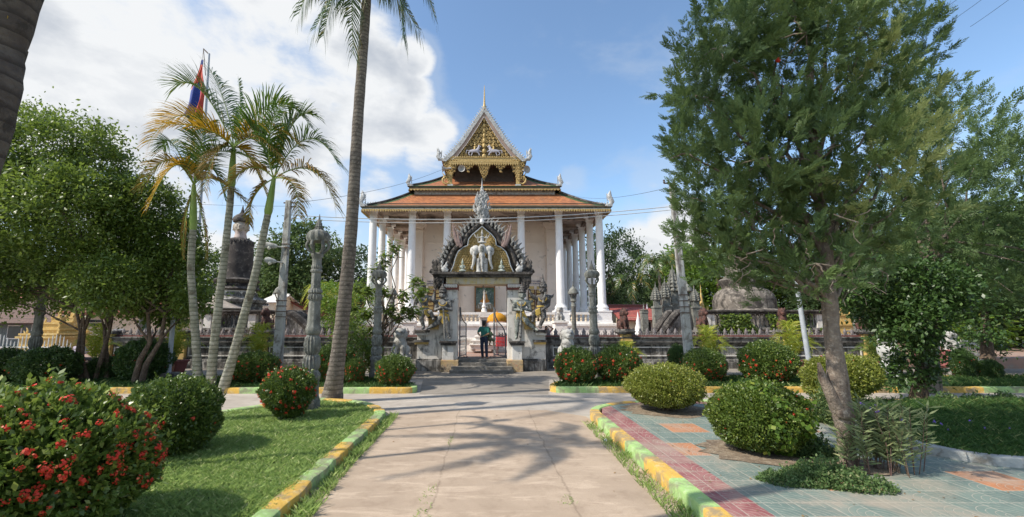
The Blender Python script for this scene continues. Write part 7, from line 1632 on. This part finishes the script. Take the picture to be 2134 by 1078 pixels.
# ---- palms
def bez(p0, p1, p2, t): return p0*(1-t)**2+p1*2*t*(1-t)+p2*t*t
def frond(P0, P1, P2, nl, ll, lw, m_, parent, droop=.5, name='frond', rr_=.022, start=.12, vee=.5, seed=0, rachis=None, dense_end=.2):
    """arching rachis with two rows of leaflets, each leaflet two segments long"""
    P0, P1, P2 = Vector(P0), Vector(P1), Vector(P2); C = P1*2-(P0+P2)*.5; ts = np.linspace(start, .985, nl); Vs = []; Fs = []; R = []; rg = np.random.default_rng(seed+5); k_ = 0
    for s in (-1, 1):
        for t in ts:
            t = min(.99, t+rg.uniform(-.4, .4)/nl); p = bez(P0, C, P2, t); tg = (bez(P0, C, P2, min(1, t+.01))-bez(P0, C, P2, t-.01)).normalized(); side = tg.cross(Vector((0, 0, 1)))
            if side.length < .05: side = Vector((1, 0, 0))
            side.normalize(); upv = side.cross(tg).normalized(); L = ll*1.45*(math.sin(min(1, (t-start)/(1-start)*.95+.25)*PI*.80)**.6)*rg.uniform(.8, 1.12)
            fw = .40+.9*t; d_ = (side*s*(1-dense_end*t)+tg*fw+upv*vee*(1-t*.5)+Vector(tuple(rg.normal(size=3)*.09))).normalized(); d2 = (d_+Vector((0, 0, -droop*rg.uniform(.6, 1.4)))).normalized(); d3 = (d2+Vector((0, 0, -droop*.9))).normalized()
            wv = tg.cross(d_); wv = (tg*.8+wv*.2*s).normalized()*lw*rg.uniform(.8, 1.15)
            a, b2, c_, e_ = p, p+d_*L*.4, p+d_*L*.4+d2*L*.35, p+d_*L*.4+d2*L*.35+d3*L*.28
            Vs += [a-wv*.3, a+wv*.3, b2-wv*.5, b2+wv*.5, c_-wv*.36, c_+wv*.36, e_-wv*.03, e_+wv*.03]; Fs += [(k_, k_+1, k_+3, k_+2), (k_+2, k_+3, k_+5, k_+4), (k_+4, k_+5, k_+7, k_+6)]; q_ = rg.random(); R += [q_, q_, min(1, q_+.15*rg.random())]; k_ += 8
    o_ = wloc(parent); V = np.array([tuple(v-o_) for v in Vs]); o = npmesh(name, V, np.array(Fs), m_, parent, rnd=np.array(R))
    m = M(); m.tube([bez(P0, C, P2, i/12) for i in range(13)], [rr_*(1-.85*i/12) for i in range(13)], 6); m.build('rachis', rachis or m_shaft, o, smooth=True, world=False) if False else None
    r_ = m.build('rachis', rachis or m_shaft, parent, smooth=True, world=True); r_.parent = o
    return o
def palm_trunk(m, pts, rad, n=14, swell=.0):
    P = [Vector(p) for p in pts]; Q = []; R = []
    for i in range(len(P)-1):
        p0 = P[max(i-1, 0)]; p1, p2 = P[i], P[i+1]; p3 = P[min(i+2, len(P)-1)]
        for j in range(8):
            t = j/8; q_ = .5*((2*p1)+(p2-p0)*t+(2*p0-5*p1+4*p2-p3)*t*t+(3*p1-p0-3*p2+p3)*t**3); Q.append(q_); R.append(rad[i]+(rad[i+1]-rad[i])*t)
    Q.append(P[-1]); R.append(rad[-1]); R = [r*(1+.03*math.sin(i*2.1)) for i, r in enumerate(R)]; m.tube(Q, R, n); return Q
# coconut palm
cb = gnd(690, 836, .1); cb.y = 12.05; Ycc = 12.05; E = empty('coconut_palm', (at(690, 838, Ycc).x, Ycc, .1), 'tall slightly leaning coconut palm with grey trunk left of the gateway', 'palm')
m = M(); pp = [at(690, 848, Ycc), at(694, 815, Ycc), at(704, 745, Ycc), at(721, 600, Ycc), at(734, 450, Ycc), at(746, 250, Ycc), at(757, 100, Ycc), at(764, 0, Ycc), at(769, -70, Ycc)]
palm_trunk(m, pp, [.37, .26, .20, .185, .17, .155, .145, .14, .13], 18); m.build('trunk', m_palmbark, E, smooth=60, world=True)
c0 = at(770, -80, Ycc)
cf = [((690, -80), (622, 30), 0), ((715, -55), (673, 80), .3), ((738, -45), (737, 116), -.4), ((820, -60), (840, 84), -.1), ((850, -80), (905, 32), .2), ((700, -120), (640, -20), 1.4), ((840, -130), (930, -60), -1.2), ((760, -170), (720, -230), .6), ((800, -180), (850, -250), -.8), ((690, -170), (590, -200), .5), ((770, -100), (780, -20), -2.6), ((780, -100), (800, -10), 2.8), ((730, -60), (655, 62), -.9), ((800, -50), (870, 60), 1.0)]
for i, (a, b2, dy) in enumerate(cf): frond(c0, at(a[0], a[1], Ycc+dy*.6), at(b2[0], b2[1], Ycc+dy), 78, .74, .062, m_frc, E, 1.1, seed=i, rr_=.035, vee=.15)
m = M()
for i in range(7): a = i*.9; m.ell(c0+Vector((.28*math.cos(a), .28*math.sin(a), -.3-.1*(i % 2))), (.12, .12, .15), 10, 8)
m.build('coconut', mat('green coconut', (.20, .22, .05), (.28, .20, .06)), E, smooth=True, world=True)
# near left palm: its crown is far above the frame
nx = at(-3, 100, 3.05).x; nb_ = Vector((nx-.22, 2.95, .1)); E = empty('near_palm', nb_, 'thick dark palm trunk cutting the upper left corner', 'palm'); m = M()
pp = [nb_, Vector((nx-.16, 2.97, 2.0)), at(-38, 250, 3.02), at(-8, 100, 3.05), at(26, 0, 3.05), Vector((nx+.5, 3.1, 8.0)), Vector((nx+.6, 3.1, 12.5))]; palm_trunk(m, pp, [.26, .19, .17, .165, .16, .14, .12], 18); m.build('trunk', mat('dark palm bark', (.13, .115, .10), (.08, .07, .065), 5, .9, .5, 22, dirt=((.05, .045, .04), .4, 6), ring=(2.6, .8)), E, smooth=60, world=True)
def crown(c0, n, L, mt, E, ll=.42, nl=30, drop=.35, lw=.045):
    for i in range(n):
        a = 2*PI*i/n+.3; l_ = L*(1+.14*math.sin(i*2.2)); hi = i % 2; frond(c0, c0+Vector((l_*.55*math.cos(a), l_*.55*math.sin(a), l_*(.38 if hi else .26))), c0+Vector((l_*math.cos(a), l_*math.sin(a), l_*(.02 if hi else -drop))), nl, ll, lw, mt, E, .45, seed=i+40, rr_=.03)
crown(Vector((nx+.6, 3.1, 12.5)), 13, 2.3, m_frc, E, .6)
c_ = at(20, 12, 3.0); frond(at(-60, -30, 3.0), at(-20, -12, 3.0), at(24, 36, 3.0), 6, .12, .03, m_fry, E, .5, name='hanging_frond', rr_=.006)
for (x, y, h, r, L, lab) in ((-7.45, 5.25, 8.6, .06, 1.75, 'slim palm out of the left edge whose crown shades the path'), (-8.75, 6.6, 9.6, .05, .9, 'slimmer young palm out of the left edge'), (-10.6, 7.45, 14.5, .14, 2.6, 'unseen tall palm added beyond the left edge to cast the long thin shadow')):  # the tallest is an unseen palm added to cast the road's long shadow
    E = empty('side_palm', (x, y, .1), lab, 'palm', 'palms beyond the left edge'); m = M(); palm_trunk(m, [(x, y, .1), (x+.05, y, h*.5), (x, y, h)], [r*1.3, r, r*.8], 10); m.build('trunk', m_arecabark, E, smooth=60, world=True)
    crown(Vector((x, y, h)), 10 if L > 1 else 3, L if L > 1 else .7, m_fr, E, .27 if L > 1 else .1, nl=44, lw=.06)
# slender areca palms
def areca(lab, pts, rad, shaft_top, fr, Y):
    b_ = at(pts[0][0], pts[0][1], Y); E = empty('slim_palm', (b_.x, Y, .1), lab, 'palm', 'slim ringed palms'); m = M(); pp = [at(x, y, Y) for x, y in pts]; palm_trunk(m, pp, rad, 14); m.build('trunk', m_arecabark, E, smooth=60, world=True)
    a, b2 = at(pts[-1][0], pts[-1][1], Y), at(shaft_top[0], shaft_top[1], Y); m = M(); m.tube([a, a.lerp(b2, .1), a.lerp(b2, .5), b2], [rad[-1]*1.0, rad[-1]*1.25, rad[-1]*1.05, rad[-1]*.6], 12); m.build('crownshaft', m_shaft, E, smooth=True, world=True)
    for i, (p1, p2, dy, mt, ll) in enumerate(fr): frond(b2, at(p1[0], p1[1], Y-dy*.6), at(p2[0], p2[1], Y-dy), 58, ll, .046, mt, E, .35 if mt is not m_frb else .6, seed=i+len(lab), rr_=.025, vee=.55)
    return E
areca('slim ringed palm, leftmost of the three, with arching yellow tinged crown', [(413, 815), (410, 740), (403, 640), (398, 560), (402, 480)], [.16, .125, .115, .11, .10], (404, 385),
      [((350, 335), (292, 392), .3, m_frb, .55), ((360, 300), (338, 312), -.5, m_fr, .6), ((420, 300), (428, 262), .2, m_fr, .55), ((445, 320), (520, 330), .5, m_fr, .55), ((450, 375), (520, 430), .2, m_frb, .5), ((365, 345), (310, 430), .9, m_fry, .45), ((440, 350), (470, 420), -.8, m_fr, .5), ((404, 340), (395, 270), -.3, m_fry, .25), ((385, 470), (382, 540), .2, m_frb, .12), ((425, 470), (430, 540), .2, m_frb, .12)], 14.0)
areca('slim ringed palm, middle of the three and the tallest', [(438, 822), (444, 740), (455, 640), (466, 550), (478, 440), (482, 390)], [.165, .13, .12, .112, .105, .10], (487, 308),
      [((425, 195), (370, 178), .3, m_fr, .8), ((390, 240), (307, 300), .5, m_fry, .62), ((470, 220), (440, 150), -.3, m_fr, .62), ((500, 240), (497, 165), .0, m_fr, .2), ((570, 215), (650, 268), -.3, m_fr, .72), ((540, 250), (600, 215), .6, m_fr, .6), ((560, 270), (625, 305), .7, m_fry, .55), ((540, 290), (590, 340), .9, m_frb, .4), ((450, 320), (425, 400), .8, m_frb, .5), ((430, 270), (350, 260), 1.0, m_fry, .5), ((520, 330), (560, 420), -.6, m_fry, .5)], 13.8)
areca('slim ringed palm, rightmost of the three, leaning right', [(460, 828), (485, 745), (508, 660), (530, 580), (547, 500), (558, 448)], [.165, .135, .122, .115, .108, .10], (571, 372),
      [((640, 290), (706, 345), .3, m_fr, .62), ((650, 355), (700, 432), .5, m_frb, .62), ((595, 290), (612, 235), -.2, m_fr, .6), ((610, 260), (652, 240), -.7, m_fr, .55), ((545, 300), (520, 262), .5, m_fr, .55), ((610, 385), (622, 450), .9, m_frb, .5), ((520, 350), (470, 400), .4, m_frb, .5), ((560, 300), (580, 225), .9, m_fr, .4), ((530, 410), (520, 470), .3, m_frb, .3)], 13.55)
# far coconut crowns among the background trees
def far_palm(lab, px, py, Y, L, m_):
    c0 = at(px, py, Y); E = empty('far_palm', (c0.x, Y, .2), lab, 'palm', 'palms beyond the temple wall'); m = M(); m.tube([(c0.x, Y, .2), (c0.x+.1, Y, c0.z*.5), c0], [.22, .17, .12], 8); m.build('trunk', m_palmbark, E, world=True, smooth=True)
    for i in range(12):
        a = 2*PI*i/12+.2; l_ = L*(.85+.25*math.sin(i*3.1)); up = .42 if i % 2 else .2; frond(c0, c0+Vector((l_*.55*math.cos(a), l_*.5*math.sin(a), l_*up)), c0+Vector((l_*math.cos(a), l_*.9*math.sin(a), -l_*(.1 if i % 2 else .5))), 22, L*.28, L*.035, m_, E, .8, seed=i+int(px))
far_palm('distant palm crown right of the temple corner', 1318, 600, 44, 3.0, m_frc); far_palm('distant palm crown above the tower shrines', 1372, 556, 42, 2.7, m_frc); far_palm('distant palm left of the leaning right pole top', 1440, 540, 46, 2.8, m_frc); far_palm('palm behind the coconut trunk left of the temple', 690, 620, 34, 2.4, m_frp)
# potted palms
m_pot = mat('maroon glazed pot', (.22, .065, .055), (.17, .05, .045), 5, .5, .2, 20); m_potp = mat('terracotta relief panel', (.42, .20, .13), (.32, .15, .10), 14, .7, .9, 30)
def potted(lab, px, Y, top, sc=1.0, m_=None, npot=1, hf=1.0):
    b_ = at(px, 760, Y); E = empty('potted_palm', (b_.x, Y, 0), lab, 'potted palm', 'palms in square pots along the wall'); m = M(); h = .58*sc; w0, w1 = .24*sc, .34*sc
    m.lathe([(w0*1.35, 0), (w0*1.4, .05), (w1*1.36, h-.08), (w1*1.5, h-.07), (w1*1.5, h), (w1*1.3, h), (w1*1.2, h-.06)], 4, (b_.x, Y, 0), ang=PI/4); m.build('pot', m_pot, E, world=True, bevel=.015)
    m = M(); y0_ = Y-w0*1.0; 
    yb = lambda z: Y-(w0*1.4*.7071+(w1*1.36-w0*1.4)*.7071*z/h)-.006
    q_ = [(b_.x-w0*.72, .1), (b_.x+w0*.72, .1), (b_.x+w1*.76, h-.14), (b_.x-w1*.76, h-.14)]; m.add([(x, yb(z), z) for x, z in q_]+[(x, yb(z)-.012, z) for x, z in q_], [(0, 1, 2, 3), (7, 6, 5, 4), (0, 4, 5, 1), (1, 5, 6, 2), (2, 6, 7, 3), (3, 7, 4, 0)]); m.build('panel', m_potp, E, world=True)
    c0 = Vector((b_.x, Y, h)); zt = at(px, top, Y).z; H_ = (zt-h)*hf
    for i in range(15):
        a = 2.4*i; l_ = .55+.12*math.sin(i*1.7); u = H_*(1.15 if i % 3 == 0 else .85 if i % 3 == 1 else .6); R_ = (.30 if i % 3 == 0 else .62 if i % 3 == 1 else .85)*sc*1.05
        frond(c0+Vector((.05*math.cos(a), .05*math.sin(a), -.05)), c0+Vector((R_*.45*math.cos(a), R_*.45*math.sin(a), u*.85)), c0+Vector((R_*math.cos(a), R_*math.sin(a), u*(.95 if i % 3 == 0 else .75))), 20, .30*sc, .034, m_ or m_frp, E, .35, seed=i+int(px), rr_=.012, vee=.4)
potted('yellow green potted palm behind the red flowered shrub left of the concrete pole', 537, 17.9, 690, 1.05); potted('yellow green potted palm between the thin tree trunks at the left', 196, 17.6, 690, 1.0); potted('yellow green palm in a maroon square pot beside the left steel pole', 363, 17.8, 684, 1.05)
potted('yellow green potted palm right of the leaning right concrete pole', 1481, 18.0, 694, 1.0); potted('yellow green palm in a maroon square pot left of the steel pole', 1655, 18.0, 686, 1.05)
potted('sparse green plant in a square pot before the last wall post', 1830, 18.2, 715, .95, m_lft); potted('second square pot with a small plant beside the last wall post', 1858, 18.4, 735, .9, m_lft); potted('palm behind the first wall post right of the gateway', 1308, 19.2, 722, .8, m_frp)
potted('palm in the bed behind the coconut palm trunk', 836, 18.6, 735, .3, m_lft) if False else None
# young tree with long drooping leaves by the gateway
yb = 17.4; b_ = at(800, 790, yb); E = empty('young_tree', (b_.x, yb, .1), 'young thin tree with long drooping leaves left of the gateway', 'tree'); m = M(); tips = [(822, 505), (800, 530), (780, 560), (870, 580), (885, 600), (850, 640), (835, 660), (765, 600), (742, 590), (760, 650), (800, 600), (775, 690), (815, 640), (845, 610), (735, 640), (755, 690), (870, 650)]
fork = at(795, 690, yb)
m.tube([at(802, 795, yb), at(798, 740, yb), fork], [.06, .05, .04], 8); Ps, Ds, Ns, Ls = [], [], [], []; rg = np.random.default_rng(3)
for i, (x, y) in enumerate(tips):
    t_ = at(x, y, yb+rg.uniform(-.7, .7)); limb(m, fork if i % 2 else at(799, 720, yb), t_, .032, .012, i, 6, .5)
    for j in range(92):
        a = rg.uniform(0, 2*PI); back = rg.uniform(0, .55); p = t_.lerp(fork, back*.3)+Vector(tuple(rg.normal(size=3)*.09)); Ps.append(tuple(p)); Ds.append((math.cos(a), math.sin(a), rg.uniform(-.9, .5))); Ns.append((rg.normal()*.3, rg.normal()*.3, 1)); Ls.append(rg.uniform(.22, .38))
m.build('trunk', m_bark, E, world=True, smooth=True); Ps = np.array(Ps)-np.array(tuple(wloc(E))); V, Fc = leaf_quads(Ps, nrm(np.array(Ds)), nrm(np.array(Ns)), np.array(Ls), np.array(Ls)*.30, .03); npmesh('crown', V, Fc, m_lft, E, rnd=RNG.random(len(Ps)))
tree('low leafy plants at the foot of the young tree left of the gateway', (at(745, 790, 16.6).x, 16.6, .1), [((0, 0, .9), (.5, .5, .75)), ((-.5, .2, 1.5), (.5, .5, .6)), ((.5, .3, .6), (.4, .4, .4))], [[(0, 0, 0), (.05, 0, .5), (0, 0, .9)]], 150, 22, .16, .13, m_lft, name='leafy_bush', r0=.05)
# ivy on the right terrace
n = 5200; X0_, X1_ = at(1500, 690, 25).x, at(1715, 690, 25).x; zt_ = at(1500, 655, 24.8).z; P = np.stack([RNG.uniform(X0_, X1_, n), 24.83+RNG.uniform(-.12, .05, n), RNG.uniform(.9, zt_, n)], 1); kq = (np.sin(P[:, 0]*1.9)+np.sin(P[:, 0]*4.7+P[:, 2]*3)*.6+np.sin(P[:, 2]*5)*.3) > -.25; P = P[kq]; n = len(P)
V, Fc = leaf_quads(P, nrm(sph(n)+np.array([0, -.3, -.5])), nrm(np.tile([0, -1.0, .4], (n, 1))+sph(n)*.5), np.full(n, .16), np.full(n, .13)); o = npmesh('ivy', V, Fc, m_lft, rnd=RNG.random(n)); tag(o, 'ivy climbing over the terrace under the broad stupa', 'ivy', kind='stuff')
# violet flowered plants beside the conifer trunk
E = empty('flowering_plant', (at(1845, 1000, 6.1).x, 6.15, .17), 'tall thin leaved plant with violet flowers right of the conifer trunk', 'plant'); m = M(); rg = np.random.default_rng(8); Ps, Ds, Ls, FP = [], [], [], []
for i in range(46):
    a = rg.uniform(0, 2*PI); r = rg.uniform(0, .42); h = rg.uniform(.45, .98); x0, y0 = r*math.cos(a)*1.3, r*math.sin(a)*.7; tx, ty = x0+rg.uniform(-.22, .28), y0+rg.uniform(-.15, .15); pl = [(x0, y0, 0), (x0+(tx-x0)*.4, y0, h*.5), (tx, ty, h)]; m.tube(pl, [.006, .005, .002], 5)
    for j in range(20):
        t = .22+.78*j/20; p = Vector(pl[0]).lerp(Vector(pl[2]), t); b = rg.uniform(0, 2*PI)
        for s in (0, PI): Ps.append(tuple(p)); Ds.append((math.cos(b+s), math.sin(b+s), rg.uniform(.1, .9))); Ls.append(rg.uniform(.10, .20))
    if i % 6 == 0: FP.append((tx, ty-.03, h+.02))
m.build('stems', mat('purple brown stem', (.12, .07, .06), (.16, .11, .07), 8), E, smooth=True); q_ = len(Ps); V, Fc = leaf_quads(np.array(Ps), nrm(np.array(Ds)), nrm(sph(q_)+np.array([0, 0, .8])), np.array(Ls), np.array(Ls)*.16); npmesh('foliage', V, Fc, mat('grey green narrow leaf', (.13, .18, .08), (.24, .28, .13), 3, .5, attr=True, trans=.25, c3=(.34, .34, .16)), E, rnd=RNG.random(q_))
flowers(np.array(FP), np.tile([0, -1.0, .2], (len(FP), 1)), .03, m_pur, E)
FP = [tuple(gnd(x, y, .34)) for x, y in ((1945, 880), (1975, 895), (2020, 878), (2052, 893), (2103, 893), (1960, 884))]; Ef = empty('violet_flowers', (FP[0][0], FP[0][1], .3), 'scattered violet flowers in the shaded right lawn', 'flowers'); Ef['kind'] = 'stuff'; flowers(np.array(FP)-np.array([FP[0][0], FP[0][1], .3]), np.tile([0, -1.0, .3], (len(FP), 1)), .035, m_pur, Ef, name='blossoms')
def weeds(lab, c, rx, ry, n, L, m_, h=.14, purple=0):
    a = RNG.uniform(0, 2*PI, n); r = np.sqrt(RNG.random(n)); lump = 1+.25*np.sin(a*3+c[0]); x_, y_ = c[0]+rx*r*np.cos(a)*lump, c[1]+ry*r*np.sin(a)*lump; bmp = .35+.65*(np.sin(x_*19+y_*7)*np.cos(y_*23-x_*9)*.5+.5); P = np.stack([x_, y_, c[2]+h*RNG.random(n)**1.3*(1.25-r)*bmp*1.3], 1); Ls = L*(.6+.8*RNG.random(n)); V, Fc = leaf_quads(P, nrm(sph(n)+np.array([0, 0, .4])), nrm(sph(n)*.6+np.array([0, 0, 1])), Ls, Ls*.55)
    return tag(npmesh('undergrowth', V, Fc, m_, rnd=RNG.random(n), kind='stuff'), lab, 'weeds')
m_weed = mat('weed leaf', (.07, .13, .04), (.13, .20, .07), 3, .5, attr=True, trans=.3, c3=(.28, .30, .14))
c = gnd(1735, 1005, .17); weeds('low spreading weeds on the tiles at the foot of the conifer', (c.x-.05, c.y+.05, .17), .66, .44, 8500, .038, m_weed, .26)
c = gnd(1610, 998, .17); weeds('small patch of weeds on the tiles left of the conifer foot', (c.x, c.y, .17), .2, .16, 1500, .028, m_weed, .08)
c = gnd(1690, 950, .17); weeds('taller weeds between the round leafy shrub and the conifer trunk', (c.x, c.y, .17), .35, .3, 4000, .045, m_weed, .45)
c = gnd(1725, 880, .17); weeds('feathery young growth left of the conifer trunk', (c.x, c.y, .17), .28, .4, 4500, .05, m_jun, .8)
for px, py in ((1975, 838), (2035, 838), (2095, 836)):
    c = gnd(px, py, .17); weeds('small grey green weed tuft on the bare strip, %s' % {1975: 'nearest the small leafy tree', 2035: 'in the middle of three', 2095: 'at the far right'}[px], (c.x, c.y, .17), .32, .25, 900, .06, m_weed, .25)
# fallen leaves scattered on path and tiles
n = 420; X = RNG.uniform(-2, 9, n); Y = RNG.uniform(3.6, 11, n); Z = np.where(X > 2.5, .178, .008); kq = ~((X > 2.0) & (X < 2.6)) & (RNG.random(n) < np.where(X > 2.5, 1, .12)); P = np.stack([X, Y, Z], 1)[kq]; n = len(P); Ls = .02+.03*RNG.random(n)
a = RNG.uniform(0, 6.28, n); V, Fc = leaf_quads(P, np.stack([np.cos(a), np.sin(a), .15+0*a], 1), nrm(np.tile([0, 0, 1.0], (n, 1))+sph(n)*.3), Ls, Ls*.6); tag(npmesh('fallen_leaves', V, Fc, mat('dry leaf', (.20, .11, .05), (.30, .2, .09), 5, .8, attr=True), rnd=RNG.random(n), kind='stuff'), 'dry leaves scattered over the tiles and the path', 'leaves')
